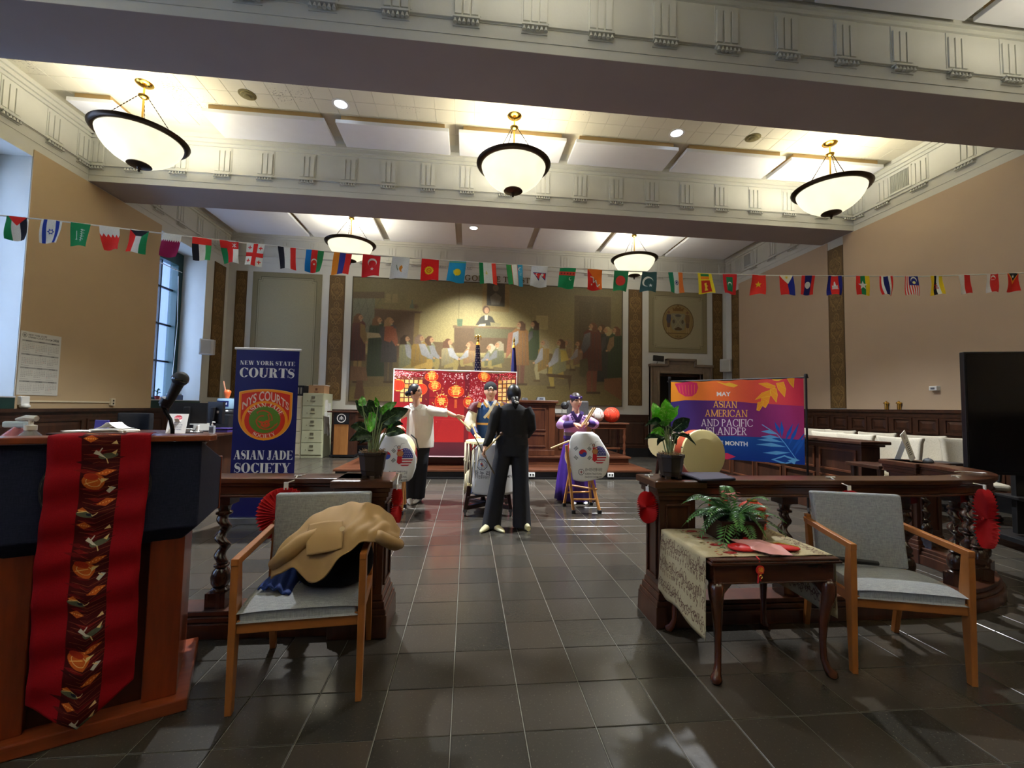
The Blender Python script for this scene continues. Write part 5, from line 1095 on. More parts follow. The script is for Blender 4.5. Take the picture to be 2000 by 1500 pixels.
# wall speakers, exit sign, calendar and small wall fittings
def speaker(loc, rz, lb, w=.34, h_=.36, d=.2):
    t = thing('wall_speaker', lb, 'speaker', loc, rz); q = MB(); q.prism([(-w / 2, -.1), (w / 2 - .06, -.13), (w / 2, -.06), (w / 2 - .05, .12), (-w / 2 + .05, .12)], 0, h_); obj('cabinet', q, mat('speaker_grey', (196, 196, 192), .5), t, bev=.012)
    q = MB(); q.box(-w / 2 + .03, -.128, .03, w / 2 - .1, -.105, h_ - .03, T(0, 0, 0) @ RZ(-.09)); obj('grille', q, mat('speaker_mesh', (176, 176, 170), .8), t, bev=.006); q = MB(); q.box(-.03, .11, h_ / 2 - .05, .03, .22, h_ / 2 + .05); obj('bracket', q, black_m, t)
speaker((-6.24, 10.95, 2.46), .75, 'pale grey speaker box on the window-side wall by the scroll strip'); speaker((7.40, 11.78, 2.48), -.35, 'grey speaker box in the far corner beside the stone door')
t = thing('emergency_light', 'small dark tilted screen on a bracket above the stone doorway', 'sign', (5.40, 11.85, 2.66)); q = MB(); q.box(-.155, -.03, .08, .155, .03, .24, RY(.06)); obj('housing', q, black_m, t, bev=.006); q = MB(); q.tube([(0, .0, .09), (.0, .08, .03), (.0, .1, 0)], .012, 6); obj('bracket', q, mat('brushed_metal', (170, 172, 176)), t)
cv = Canvas(320, 460, (204, 204, 196)); DK = (66, 64, 62)
cv.ring(30, 28, 16, 16, 3, (110, 110, 108)); cv.ell(30, 28, 9, 9, (130, 130, 126)); cv.text('NEW YORK STATE', 56, 28, 12, DK, fat=.01); cv.text('UNIFIED COURT SYSTEM', 56, 46, 12, DK, fat=.01); cv.text('2026', 300, 46, 17, (40, 40, 40), anchor='r', fat=.02)
mon = 'JANUARY FEBRUARY MARCH APRIL MAY JUNE JULY AUGUST SEPTEMBER OCTOBER NOVEMBER DECEMBER'.split(); rs = random.Random(1)
for r in range(4):
    y = 62 + r * 98; cv.rect(14, y, 306, y + 11, (152, 152, 146))
    for k in range(3):
        x = 18 + k * 98; cv.text(mon[r * 3 + k], x + 46, y + 9, 7, (40, 40, 40), anchor='c', fat=.01); off = rs.randint(0, 6)
        for d in range(1, 32): i = d + off - 1; cv.text(str(d), x + 6 + (i % 7) * 13, y + 24 + (i // 7) * 12, 6.5, (170, 70, 60) if rs.random() < .05 else (84, 82, 80), anchor='c')
        cv.rect(x, y + 85, x + 60, y + 87, (150, 150, 146))
cal_m = cv.mat('calendar_print', .7)
t = thing('wall_calendar', 'large white 2026 year calendar poster on the tan wall', 'calendar', (XL + .014, 7.12, 1.387)); q = MB(); q.quad((XL + .018, 6.81, 1.387), (XL + .018, 7.43, 1.387), (XL + .016, 7.43, 2.31), (XL + .016, 6.81, 2.31)); obj('sheet', q, cal_m, t, world=True, sol=.003)
ivory = mat('ivory_plastic', (214, 202, 172), .5)
t = thing('cable_duct', 'ivory cable duct with socket box along the tan wall below the calendar', 'conduit', (XL + .02, 7.7, 1.2)); q = MB(); q.box(XL, 6.93, 1.285, XL + .028, 8.44, 1.31); obj('duct', q, ivory, t, world=True)
q = MB(); q.box(XL, 8.43, 1.235, XL + .05, 8.52, 1.365); o = obj('socket_box', q, ivory, t, world=True, bev=.006); q = MB(); [q.box(XL + .049, 8.46, z, XL + .052, 8.49, z + .03) for z in (1.26, 1.31)]; obj('socket', q, black_m, o, world=True); q = MB(); q.box(XL, 6.84, 1.24, XL + .07, 6.96, 1.37); obj('junction_box', q, white_m, t, world=True, bev=.01)
q = MB(); q.ell((XL + .06, 6.9, 1.225), (.06, .06, .04), 14, 8); obj('motion_sensor', q, white_m, t, world=True, smooth=180)
t = thing('thermostat', 'small white box on the beige jury wall', 'sensor', (XR - .03, 6.27, 1.74)); q = MB(); q.box(-.05, -.06, 0, .03, .06, .075); obj('case', q, white_m, t, bev=.008); q = MB(); q.box(-.054, -.03, .02, -.048, .03, .05); obj('window', q, mat('device_grey', (90, 95, 105)), t)
for y, lb in ((6.865, 'nearer of two small brass lamps on the jury wall ledge'), (7.095, 'farther of two small brass lamps on the jury wall ledge')):
    t = thing('brass_lamp', lb, 'lamp', (XR - .04, y, 1.43)); q = MB(); q.lathe([(.026, 0), (.026, .1)], n=14); obj('tube', q, brass, t, smooth=40); q = MB(); q.lathe([(.028, .1), (.045, .105), (.04, .125), (.014, .135), (.012, .15), (.001, .152)], n=14); obj('cap', q, brass, t, smooth=40)
# ---------------------------------------------------------------- courtroom rail: posts, swept top rail, barley-twist balusters
railw = wood('rail_walnut', (52, 27, 15), (98, 56, 32), 'x', .28, 9, .3); railz = wood('rail_walnut_upright', (46, 24, 14), (84, 46, 27), 'z', .3, 9, .3); twistw = wood('twist_walnut', (34, 19, 13), (66, 38, 25), 'z', .22, 9, .4)
def sweep(q, path, layers):
    n = len(path); nrm = []
    for i in range(n):
        a, b_ = Vector(path[max(i - 1, 0)]), Vector(path[min(i + 1, n - 1)]); d = (b_ - a).normalized(); nrm.append(Vector((-d.y, d.x)))
    for d0, d1, z0, z1 in layers:
        q.loft([[(p[0] + m.x * d0, p[1] + m.y * d0, z0), (p[0] + m.x * d1, p[1] + m.y * d1, z0), (p[0] + m.x * d1, p[1] + m.y * d1, z1), (p[0] + m.x * d0, p[1] + m.y * d0, z1)][::-1] for p, m in zip(path, nrm)])
RAIL = [(-.098, .098, .868, .90), (-.085, .085, .85, .868), (-.07, .07, .80, .85), (-.082, .082, .785, .80)]
PLIN = [(-.115, .115, 0, .085), (-.10, .10, .085, .115), (-.085, .085, .115, .145)]
tb = MB()
tb.box(-.055, -.055, .145, .055, .055, .23); tb.lathe([(.05, .23), (.052, .24), (.036, .25), (.05, .275), (.054, .31), (.044, .345), (.026, .365), (.04, .37), (.042, .38), (.03, .388)], n=16)
rings = []
for k in range(41):
    z = .385 + .285 * k / 40; a = -2 * PI * 2.6 * k / 40; e_ = math.sin(PI * k / 40) ** .4
    rings.append([(.016 * e_ * math.cos(a) + .030 * math.cos(2 * PI * i / 14), .016 * e_ * math.sin(a) + .030 * math.sin(2 * PI * i / 14), z) for i in range(14)])
tb.loft(rings); tb.lathe([(.03, .668), (.044, .676), (.044, .688), (.03, .694), (.036, .72), (.05, .735)], n=16); tb.box(-.055, -.055, .735, .055, .055, .787)
bal_me = tb.mesh('baluster'); bal_me.materials.append(twistw); bal_me.polygons.foreach_set('use_smooth', [True] * len(bal_me.polygons)); bal_me.set_sharp_from_angle(angle=math.radians(45))
def newel(parent, x0, x1, y0, y1):
    q = MB()
    for e_, z0, z1 in ((.042, 0, .13), (.034, .13, .16), (.022, .16, .20), (.010, .20, .235)): q.frustum((x0 - e_, y0 - e_, x1 + e_, y1 + e_, z0), (x0 - e_ + .004, y0 - e_ + .004, x1 + e_ - .004, y1 + e_ - .004, z1))
    o = obj('post_base', q, railz, parent, bev=.006, world=True)
    q = MB(); q.box(x0, y0, .23, x1, y1, .80); w = x1 - x0
    for r in ((x0 + .035, .27, x1 - .035, .285), (x0 + .035, .735, x1 - .035, .75), (x0 + .035, .285, x0 + .05, .735), (x1 - .05, .285, x1 - .035, .735)): q.box(r[0], y0 - .012, r[1], r[2], y0 + .002, r[3])
    for xs, sg in ((x0, -1), (x1, 1)):
        for r in ((y0 + .035, .27, y1 - .035, .285), (y0 + .035, .735, y1 - .035, .75), (y0 + .035, .285, y0 + .05, .735), (y1 - .05, .285, y1 - .035, .735)): q.box(min(xs, xs + sg * .012), r[0], r[1], max(xs, xs + sg * .012), r[2], r[3])
    obj('post', q, railz, parent, bev=.004, world=True)
    q = MB()
    for e_, z0, z1 in ((.012, .775, .80), (.025, .80, .83), (.035, .83, .855), (.052, .855, .895)): q.box(x0 - e_, y0 - e_, z0, x1 + e_, y1 + e_, z1)
    q.frustum((x0 - .052, y0 - .052, x1 + .052, y1 + .052, .895), (x0 - .035, y0 - .035, x1 + .035, y1 + .035, .90)); obj('post_cap', q, railw, parent, bev=.005, world=True)
def rail(path, bals, nm_lb, base):
    t = thing('courtroom_rail', nm_lb, 'railing', base)
    q = MB(); sweep(q, path, RAIL); obj('top_rail', q, railw, t, bev=.006, world=True)
    q = MB(); sweep(q, path, PLIN); obj('plinth', q, railz, t, bev=.006, world=True)
    for (x, y, a) in bals: inst('baluster', bal_me, t, T(x - base[0], y - base[1], 0) @ RZ(a))
    return t
tL = rail([(-6.2, 2.78), (-.6, 2.78)], [(-1.43 - .47 * k, 2.78, .3 * k) for k in range(-1, 9)], 'walnut rail with twisted balusters and a square post, left of the gate opening', (-.6, 2.78, 0))
newel(tL, -.725, -.475, 2.655, 2.91)
def sup(t_): c_, s_ = math.cos(t_), math.sin(t_); f = lambda v: math.copysign(abs(v) ** (2 / 2.6), v); return (2.9 + 1.3 * f(c_), 3.6 + .85 * f(s_))
curve = [sup(-PI / 2 + PI / 2 * k / 22) for k in range(23)]
path = [(1.3, 2.75), (2.0, 2.75)] + curve + [(4.2, 3.72), (4.2, 3.95)]
tR = rail(path, [(2.14, 2.75, 0), (2.6, 2.75, 1), (3.04, 2.755, .4)] + [(curve[k][0], curve[k][1], k) for k in (5, 9, 13, 17)] + [(4.2, 3.62, 2)], 'walnut rail with twisted balusters curving back to the jury box, right of the gate opening', (1.3, 2.75, 0))
newel(tR, 1.222, 1.458, 2.655, 2.87)
newel(tR, 4.12, 4.38, 3.62, 3.88)

# ---------------------------------------------------------------- speaker's podium at the left edge
podr = wood('podium_cherry', (104, 40, 17), (156, 66, 30), 'z', .3, 8, .35); podx = wood('podium_cherry_edge', (112, 46, 22), (164, 80, 44), 'x', .28, 8, .35); podd = wood('podium_dark_panel', (48, 20, 11), (78, 34, 18), 'z', .35, 8, .2)
navy = fabric('navy_acoustic_cloth', (30, 34, 54), (44, 48, 70), 300, .85, .15)
pod = thing('podium', 'large cherry podium with navy cloth upper panel at the left edge', 'podium', (-1.18, 2.08, 0), math.atan2(.44, .897))
q = MB(); q.box(-.68, 0, 0, 0, .58, .055); obj('base_board', q, podx, pod, bev=.006)
q = MB(); q.box(-.59, .085, .055, -.07, .52, .74); obj('body', q, podd, pod, bev=.003)
for a, b_ in ((-.635, -.515), (-.165, -.045)): q = MB(); q.box(a, .05, .055, b_, .12, .76); obj('pilaster', q, podr, pod, bev=.004)
q = MB(); q.box(-.075, .12, .055, -.05, .50, .74); obj('side_panel', q, podr, pod, bev=.003)
q = MB(); Z3 = lambda y: 1.165 - .30 * y
q.loft([[(-.60, .055, .725), (-.06, .055, .725), (-.03, .37, .725), (-.63, .37, .725)], [(-.66, 0, .79), (0, 0, .79), (.064, .38, .79), (-.724, .38, .79)], [(-.66, 0, 1.165), (0, 0, 1.165), (.064, .38, 1.05), (-.724, .38, 1.05)]]); obj('cloth_hood', q, navy, pod, bev=.006)
q = MB(); q.box(-.725, .382, .78, .068, .40, 1.055); obj('rear_edge', q, podr, pod, bev=.003)
q = MB(); q.prism([(-.70, -.028), (.03, -.028), (.055, .01), (.02, .10), (-.70, .10)], 1.166, 1.192); obj('top_ledge', q, podx, pod, bev=.005)
c = Canvas(256, 256, (200, 198, 166)); c.ell(128, 128, 128, 128, (40, 40, 46)); c.ell(128, 128, 120, 120, (206, 204, 172)); c.ring(128, 128, 84, 84, 3, (40, 40, 52)); c.star(24, 128, 13, (34, 36, 60)); c.star(232, 128, 13, (34, 36, 60)); c.ell(128, 128, 60, 60, (120, 110, 70)); c.ell(128, 128, 40, 44, (60, 70, 110))
q = MB(); q.lathe([(.001, 0), (.165, 0), (.17, .006), (.001, .008)], (-.335, 0, .985), 36, RX(PI / 2)); o = obj('seal_plate', q, mat('seal_edge', (44, 44, 48), .4), pod)
q = MB(); q.add([(-.335 + .164 * math.cos(a), -.0095, .985 + .164 * math.sin(a)) for a in [2 * PI * k / 36 for k in range(36)]], [tuple(range(36))], [[(.5 + .5 * math.cos(a), .5 + .5 * math.sin(a)) for a in [2 * PI * k / 36 for k in range(36)]]]); obj('seal_print', q, c.mat('podium_seal', .5), o)
# red runner with patterned centre strip over the podium front
cv = Canvas(310, 1150, (150, 14, 26)); rs = np.random.RandomState(9)
cv.rect(98, 0, 212, 1150, (74, 16, 18))
OG, CRM, GRY = (204, 98, 38), (232, 206, 140), (94, 100, 78)
for k in range(74): y = k * 16 + rs.uniform(-4, 4); x = 98 + rs.uniform(0, 90); w = rs.uniform(40, 90); c = [(112, 20, 24), (132, 24, 26), (54, 14, 18), (92, 30, 26)][rs.randint(4)]; cv.poly([(x - w * .4, y), (x, y - 8), (x + w * .6, y), (x, y + 8)], c, .8); cv.line([(98 + rs.uniform(0, 40), y), (150, y + rs.uniform(-8, 8)), (212, y + rs.uniform(-8, 8))], 1, (206, 130, 70), .7)
for k in range(4):
    y = 20 + k * 318
    for dx, dy, w, h_ in ((150, 30, 60, 15), (102, 112, 44, 14), (140, 236, 66, 12), (98, 60, 30, 12)):
        cv.poly([(98 + dx - 98, y + dy), (dx + w * .5, y + dy - h_), (min(dx + w, 212), y + dy - 2), (dx + w * .5, y + dy + h_)], OG); [cv.ell(dx + w * (.2 + .15 * i), y + dy, 2.4, 2.4, (240, 170, 90)) for i in range(5)]
    cv.ell(138, y + 268, 34, 30, OG); cv.ring(138, y + 268, 22, 18, 2, CRM); cv.poly([(160, y + 254), (184, y + 262), (160, y + 272)], CRM); cv.ell(130, y + 250, 22, 12, (176, 50, 30)); cv.line([(112, y + 280), (150, y + 262)], 3, (240, 190, 110))
    cv.ell(122, y + 72, 26, 10, GRY); cv.line([(100, y + 68), (126, y + 60), (146, y + 72), (160, y + 60)], 3, CRM); cv.ell(134, y + 70, 8, 5, (40, 44, 60))
    cv.ell(176, y + 176, 30, 11, GRY); cv.poly([(140, y + 152), (152, y + 160), (170, y + 184), (150, y + 172), (132, y + 166)], (214, 214, 200)); cv.line([(150, y + 158), (158, y + 144)], 4, (214, 214, 200)); cv.line([(170, y + 184), (176, y + 204)], 3, CRM); cv.poly([(184, y + 132), (200, y + 120), (206, y + 136)], CRM); cv.poly([(186, y + 166), (204, y + 156), (198, y + 176)], CRM)
    cv.poly([(190, y + 292), (206, y + 302), (186, y + 318), (176, y + 306)], (206, 206, 190)); cv.line([(182, y + 290), (196, y + 304)], 3, CRM)
cv.speck(.08, 1); run_m = cv.mat('runner_print', .8, bump=.3, bs=400, spec=.15)
t = thing('table_runner', 'red pointed table runner with patterned centre strip hanging over the podium front', 'runner', (-1.18, 2.08, 0), math.atan2(.44, .897))
q = MB()
def fn(u, v):
    s0 = -.482 + .308 * u; tip = .066 + .135 * abs(u - .5) * 2; L = 1.196 - tip; d = (1 - v) * (L + .13)
    if d < .13: return (s0, .10 - d, 1.198 + .006 * math.sin(u * 7) * math.sin(d / .13 * PI))
    d -= .13; k = d / 1.13
    return (s0 - .012 * k + .004 * math.sin(d * 9), -.034 - .006 * math.sin(d * 42 + u * 1.5) * min(1, d * 8) - .006 * math.sin(u * 6 + d * 5), 1.196 - d)
q.sheet(fn, 14, 110)
for k, u in enumerate(q.uv): q.uv[k] = [(a, b_) for a, b_ in u]
obj('cloth', q, run_m, t, smooth=180, sol=.002)
# microphone
t = thing('gooseneck_microphone', 'black handheld microphone in a gooseneck clip on the podium', 'microphone', (-1.43, 2.28, 1.10))
W_v = lambda x, z: (x + 1.43, 0, z - 1.10); chrome = mat('chrome_tube', (120, 124, 128), .15, metal=1.)
q = MB(); q.lathe([(.001, -.02), (.032, -.02), (.03, .03), (.01, .045)], n=16); obj('base', q, black_m, t, smooth=40)
q = MB(); q.tube([W_v(-1.43, 1.14), W_v(-1.432, 1.20), W_v(-1.445, 1.25), W_v(-1.468, 1.285), W_v(-1.482, 1.315)], .0085, 10); obj('gooseneck', q, mat('black_chrome', (48, 50, 52), .18, metal=.8), t, smooth=60)
q = MB(); q.tube([W_v(-1.482, 1.312), W_v(-1.47, 1.335)], .017, 10); q.tube([W_v(-1.476, 1.322), W_v(-1.462, 1.35)], .026, 12); obj('clip', q, black_m, t, smooth=40)
q = MB(); q.tube([W_v(-1.468, 1.31), W_v(-1.452, 1.345), W_v(-1.42, 1.425)], [.016, .019, .025], 14); obj('body', q, black_m, t, smooth=40)
q = MB(); q.ell(W_v(-1.410, 1.45), (.036, .036, .036), 18, 12); obj('head_grille', q, mat('mic_mesh', (44, 46, 50), .4, metal=.6, bump=.5, bs=400), t, smooth=180)
q = MB(); q.lathe([(.0365, -.005), (.0375, 0), (.0365, .005)], W_v(-1.412, 1.447), 18, RY(.37)); obj('ring', q, chrome, t, smooth=40)
# sanitiser and spray bottle behind the podium ledge
clear = glassmat('clear_plastic', (214, 222, 226), .08, .35)
def local(o, x, y, z): return tuple(o.matrix_basis @ Vector((x, y, z)))
t = thing('pump_bottle', 'clear sanitizer bottle with white pump on the podium top', 'bottle', local(pod, -.585, .16, 1.115))
q = MB(); q.lathe([(.001, 0), (.042, 0), (.044, .03), (.04, .07), (.018, .092), (.018, .10)], n=20); obj('bottle', q, clear, t, smooth=50); q = MB(); q.lathe([(.02, .095), (.02, .115), (.008, .118), (.008, .14), (.001, .14)], n=14); q.tube([(.02, 0, .143), (-.02, 0, .146), (-.055, 0, .138)], [.012, .011, .006], 8); obj('pump', q, white_m, t, smooth=40)
t = thing('spray_bottle', 'pink translucent spray bottle with pale head on the podium top', 'bottle', local(pod, -.645, .20, 1.105))
pk = glassmat('pink_plastic', (226, 150, 160), .15, .75); q = MB(); q.tube([(-.03, 0, 0), (-.005, 0, .07), (.02, 0, .115)], [.036, .034, .014], 12); obj('bottle', q, pk, t, smooth=60); q = MB(); q.box(-.035, -.012, .115, .05, .012, .14); obj('trigger_head', q, mat('pale_blue_plastic', (206, 222, 230), .4), t, bev=.006)
t = thing('paper_sheet', 'loose paper on the podium top behind the bottles', 'paper', local(pod, -.70, .13, 1.135)); q = MB(); q.box(-.1, -.03, 0, .05, .1, .004, RX(-.28)); obj('sheet', q, mat('paper_white', (220, 214, 200)), t)

# ---------------------------------------------------------------- clerk desk by the windows with its clutter
desk = thing('clerk_desk', 'dark oak clerk desk with turned corner columns by the windows', 'desk', (-4.4, 6.6, 0))
q = MB(); q.box(-5.35, 6.12, .86, -3.42, 7.05, .90); obj('top', q, darkw, desk, world=True, bev=.008)
q = MB(); q.box(-5.25, 6.22, .1, -3.52, 6.98, .86); panelled(q, -5.2, -3.7, .2, .78, 6.22, 3); obj('body', q, darkwz, desk, world=True, bev=.004)
for x in (-3.5, -5.27): inst('corner_column', bal_me, desk, T(x + 4.4, 6.2 - 6.6, -.05) @ Matrix.Diagonal((.9, .9, 1.155, 1)))
q = MB(); q.box(-5.3, 6.16, 0, -3.47, 7.0, .10); obj('plinth', q, darkw, desk, world=True, bev=.004)
paper_m = mat('paper_white', (220, 214, 200))
def stack(x, y, w, d, n, lb, curl=0.):
    t = thing('paper_stack', lb, 'papers', (x, y, .90)); r = random.Random(int(x * 100))
    for k in range(n):
        q = MB(); M_ = T(r.uniform(-.02, .02), r.uniform(-.02, .02), .001 + k * .008) @ RZ(r.uniform(-.2, .2)); q.box(-w / 2, -d / 2, 0, w / 2, d / 2, .0065, M_); obj('sheaf', q, paper_m, t)
    if curl:
        q = MB(); q.sheet(lambda u, v: ((u - .5) * w * .8, (v - .5) * d * .8, n * .008 + .012 + curl * (1 - abs(u - .45) * 2) ** 2), 10, 3); obj('lifted_page', q, mat('page', (232, 230, 224), .8), t, sol=.001)
stack(-5.2, 6.5, .36, .25, 2, 'thin loose papers near the left end of the clerk desk'); stack(-4.82, 6.5, .42, .28, 5, 'thick stack of papers with a curled page on the clerk desk', .10)
t = thing('purple_folder', 'upright purple folder between the paper stacks on the clerk desk', 'folder', (-5.1, 6.62, .90)); q = MB(); q.box(-.085, 0, 0, .085, .03, .155, RX(-.1)); obj('cover', q, mat('purple_card', (46, 38, 112), .5), t, bev=.003); q = MB(); q.box(-.08, .004, .004, .08, .026, .157, RX(-.1)); obj('pages', q, paper_m, t)
def monitor(x, y, w, h_, rz, lb, st=False):
    t = thing('computer_monitor', lb, 'monitor', (x, y, .90), rz); q = MB(); q.box(-w / 2, -.02, .12, w / 2, .02, .12 + h_); q.frustum((-.14, .02, .14, .021, .16), (-.12, .02, .12, .05, .16)); obj('casing', q, black_m, t, bev=.008)
    q = MB(); q.box(-.035, -.065, .0, .035, -.02, .36); obj('neck', q, black_m, t, bev=.006); q = MB(); q.box(-.13, -.10, 0, .13, .06, .014); obj('foot', q, black_m, t, bev=.006)
    if st: q = MB(); q.box(w * .15, -.0225, h_ * .85, w * .15 + .04, -.02, h_ * .85 + .035); obj('sticker', q, white_m, t)
monitor(-4.02, 6.72, .48, .30, .12, 'black computer monitor seen from behind, nearer the stop sign'); monitor(-3.72, 6.86, .34, .32, -.5, 'black computer monitor with a white sticker, beside the water cooler', True)
c = Canvas(160, 256, (236, 232, 224)); c.poly([(80 + 34 * math.cos(PI / 8 + k * PI / 4), 52 + 34 * math.sin(PI / 8 + k * PI / 4)) for k in range(8)], (204, 60, 74)); c.text('STOP', 80, 60, 16, (244, 236, 236), anchor='c', fat=.02)
for k, s_ in enumerate(('Please', 'WAIT TO BE', 'CALLED BY', 'PERSONNEL')): c.text(s_, 80, 122 + k * 30, 15, (90, 90, 110), 90 if k else 60, 'c', .01)
t = thing('stop_card', 'white standing card with a red stop octagon on the clerk desk', 'sign', (-3.97, 6.38, .90)); q = MB(); Mt = RX(-.22); q.quad(Mt @ Vector((-.125, 0, 0)), Mt @ Vector((.125, 0, 0)), Mt @ Vector((.125, 0, .27)), Mt @ Vector((-.125, 0, .27))); obj('card', q, c.mat('stop_card_print', .5), t, sol=.003); q = MB(); q.beam((0, .005, .2), (0, .13, .002), .06, .003); obj('easel', q, mat('page', (232, 230, 224)), t)
t = thing('pump_bottle', 'small clear sanitizer pump bottle at the corner of the clerk desk', 'bottle', (-3.50, 6.38, .90)); q = MB(); q.box(-.035, -.025, 0, .035, .025, .11); obj('bottle', q, clear, t, bev=.008); q = MB(); q.lathe([(.012, .11), (.012, .13), (.006, .135), (.006, .155)], n=10); q.tube([(0, 0, .16), (.035, 0, .158)], .008, 6); obj('pump', q, white_m, t, smooth=40); q = MB(); q.box(-.025, -.0265, .02, .025, -.0255, .09); obj('label_print', q, mat('label_grey', (100, 104, 110), .5, var=.4, vs=90), t)
t = thing('cable_tray', 'white plugs and black cables under the monitors on the clerk desk', 'cables', (-3.85, 6.45, .90)); q = MB()
for k in range(4): q.tube([(-.12 + k * .07, .1, .03), (-.14 + k * .08, .02, .05 + .03 * (k % 2)), (-.06 + k * .05, -.04, .012), (.02 + k * .06, .0, .01)], .006, 6)
obj('cables', q, black_m, t, smooth=60); q = MB(); q.box(-.1, .02, 0, .02, .07, .06); q.box(.1, .0, 0, .125, .04, .11); q.box(.02, -.02, 0, .13, .04, .02); obj('plugs', q, white_m, t, bev=.003)
t = thing('purple_binder', 'purple plastic tray on the right end of the clerk desk', 'tray', (-3.56, 6.75, .90)); q = MB(); q.box(-.1, -.1, 0, .12, .14, .03); q.box(-.1, -.1, .045, .12, .14, .06); q.box(-.1, .12, 0, .12, .14, .06); obj('shell', q, mat('violet_plastic', (58, 44, 110), .35), t, bev=.003)
t = thing('task_chair', 'black low-backed task chair behind the clerk desk', 'chair', (-5.25, 7.5, 0)); q = MB(); q.sheet(lambda u, v: ((u - .5) * .5, .05 - .1 * (abs(u - .5) * 2) ** 2, .72 + .42 * v), 10, 5); obj('backrest', q, fabric('black_chair_fabric', (26, 26, 28), (38, 38, 40)), t, sol=.07, smooth=60, bev=.02); q = MB(); q.box(-.25, -.45, .46, .25, .05, .55); obj('seat', q, fabric('black_chair_fabric', (26, 26, 28), (38, 38, 40)), t, bev=.03); q = MB(); q.tube([(0, -.2, .06), (0, -.2, .46)], .03, 8); [q.beam((0, -.2, .08), (.3 * math.cos(a), -.2 + .3 * math.sin(a), .03), .05, .03) for a in [2 * PI * k / 5 for k in range(5)]]; q.beam((0, .0, .5), (0, .1, .8), .05, .02); obj('base', q, black_m, t); q = MB(); q.box(-.32, -.35, .66, -.27, .0, .69); q.box(.27, -.35, .66, .32, 0, .69); q.beam((-.295, -.2, .5), (-.295, -.2, .67), .03, .03); q.beam((.295, -.2, .5), (.295, -.2, .67), .03, .03); obj('armrest', q, black_m, t, bev=.006)
# water cooler
t = thing('water_cooler', 'black water cooler with a clear bottle beside the blue roll-up sign', 'cooler', (-4.19, 8.0, 0))
q = MB(); q.box(-.15, -.16, 0, .15, .16, 1.13); q.lathe([(.15, 1.13), (.145, 1.18), (.12, 1.215), (.001, 1.22)], n=24); obj('body', q, mat('cooler_black', (30, 32, 36), .35), t, bev=.02)
q = MB(); q.lathe([(.04, 1.21), (.125, 1.225), (.132, 1.25), (.132, 1.37), (.12, 1.40), (.001, 1.405)], n=28); obj('bottle', q, glassmat('blue_water', (150, 186, 214), .08, .75), t, smooth=50)
c = Canvas(256, 128, (22, 36, 96)); c.text('Crystal', 128, 82, 44, (236, 240, 246), 190, 'c', .02)
q = MB(); q.loft([[(.1335 * math.cos(a), .1335 * math.sin(a), z) for a in np.linspace(-PI / 2 - .8, -PI / 2 + .8, 13)] for z in (1.36, 1.26)], caps=False, closed=False, uv=True); q.f = [f[::-1] for f in q.f]; q.uv = [u[::-1] for u in q.uv]; obj('label_print', q, c.mat('bottle_label', .4), t, smooth=180)
t = thing('orange_toy', 'orange plastic cup with a wooden stick standing on the water bottle', 'cup', (-4.17, 8.0, 1.405)); q = MB(); q.lathe([(.03, 0), (.045, .06), (.055, .10), (.05, .13), (.02, .15), (.001, .15)], n=16); obj('cup', q, mat('orange_plastic', (226, 108, 58), .35, var=.2, vs=20), t, smooth=50); q = MB(); q.beam((-.03, 0, .1), (-.075, 0, .30), .022, .012); obj('stick', q, mat('pink_wood', (196, 138, 110), .6), t)
# printer cabinet and things on the window sill
t = thing('printer', 'white office printer behind the clerk desk monitors', 'printer', (-5.05, 8.55, .0)); q = MB(); q.box(-.25, -.2, .72, .25, .2, 1.06); q.box(-.27, -.22, 1.06, .27, .22, 1.14); q.box(-.2, -.16, 1.14, .22, .18, 1.28); obj('body', q, mat('printer_white', (206, 206, 200), .5), t, bev=.015); q = MB(); q.box(-.3, -.25, 0, .3, .25, .72); obj('stand', q, mat('stand_grey', (120, 120, 116), .6), t, bev=.006); q = MB(); q.box(-.15, -.222, .86, .15, -.2, .92); obj('paper_slot', q, black_m, t)
t = thing('potted_cactus', 'small green plant in a red pot on the window sill', 'plant', (-6.62, 9.98, ZW0 + .02)); q = MB(); q.lathe([(.035, 0), (.05, .07), (.055, .075), (.04, .075)], n=14); obj('pot', q, mat('red_clay', (150, 52, 46), .6), t); q = MB(); q.tube([(0, 0, .07), (0, 0, .2)], .012, 6); [q.tube([(0, 0, .12 + .02 * k), (.05 * math.cos(k * 2), .05 * math.sin(k * 2), .15 + .02 * k), (.08 * math.cos(k * 2), .08 * math.sin(k * 2), .13 + .02 * k)], [.008, .012, .003], 5) for k in range(5)]; obj('leaves', q, mat('sill_green', (44, 110, 62), .5), t)
for k, (y, h_, cc, lb) in enumerate(((10.25, .05, (196, 126, 76), 'low orange box on the window sill'), (10.52, .11, (90, 110, 150), 'blue stack of books on the window sill'))):
    t = thing('sill_box', lb, 'box', (-6.62, y, ZW0 + .016)); q = MB(); q.box(-.1, -.12, 0, .12, .12, h_); obj('carton', q, mat('sill_box_%d' % k, cc, .6), t, bev=.004); q = MB(); q.box(-.09, -.11, h_, .1, .1, h_ + .03); obj('top_sheet', q, mat('pale_blue_plastic', (206, 222, 230)), t)
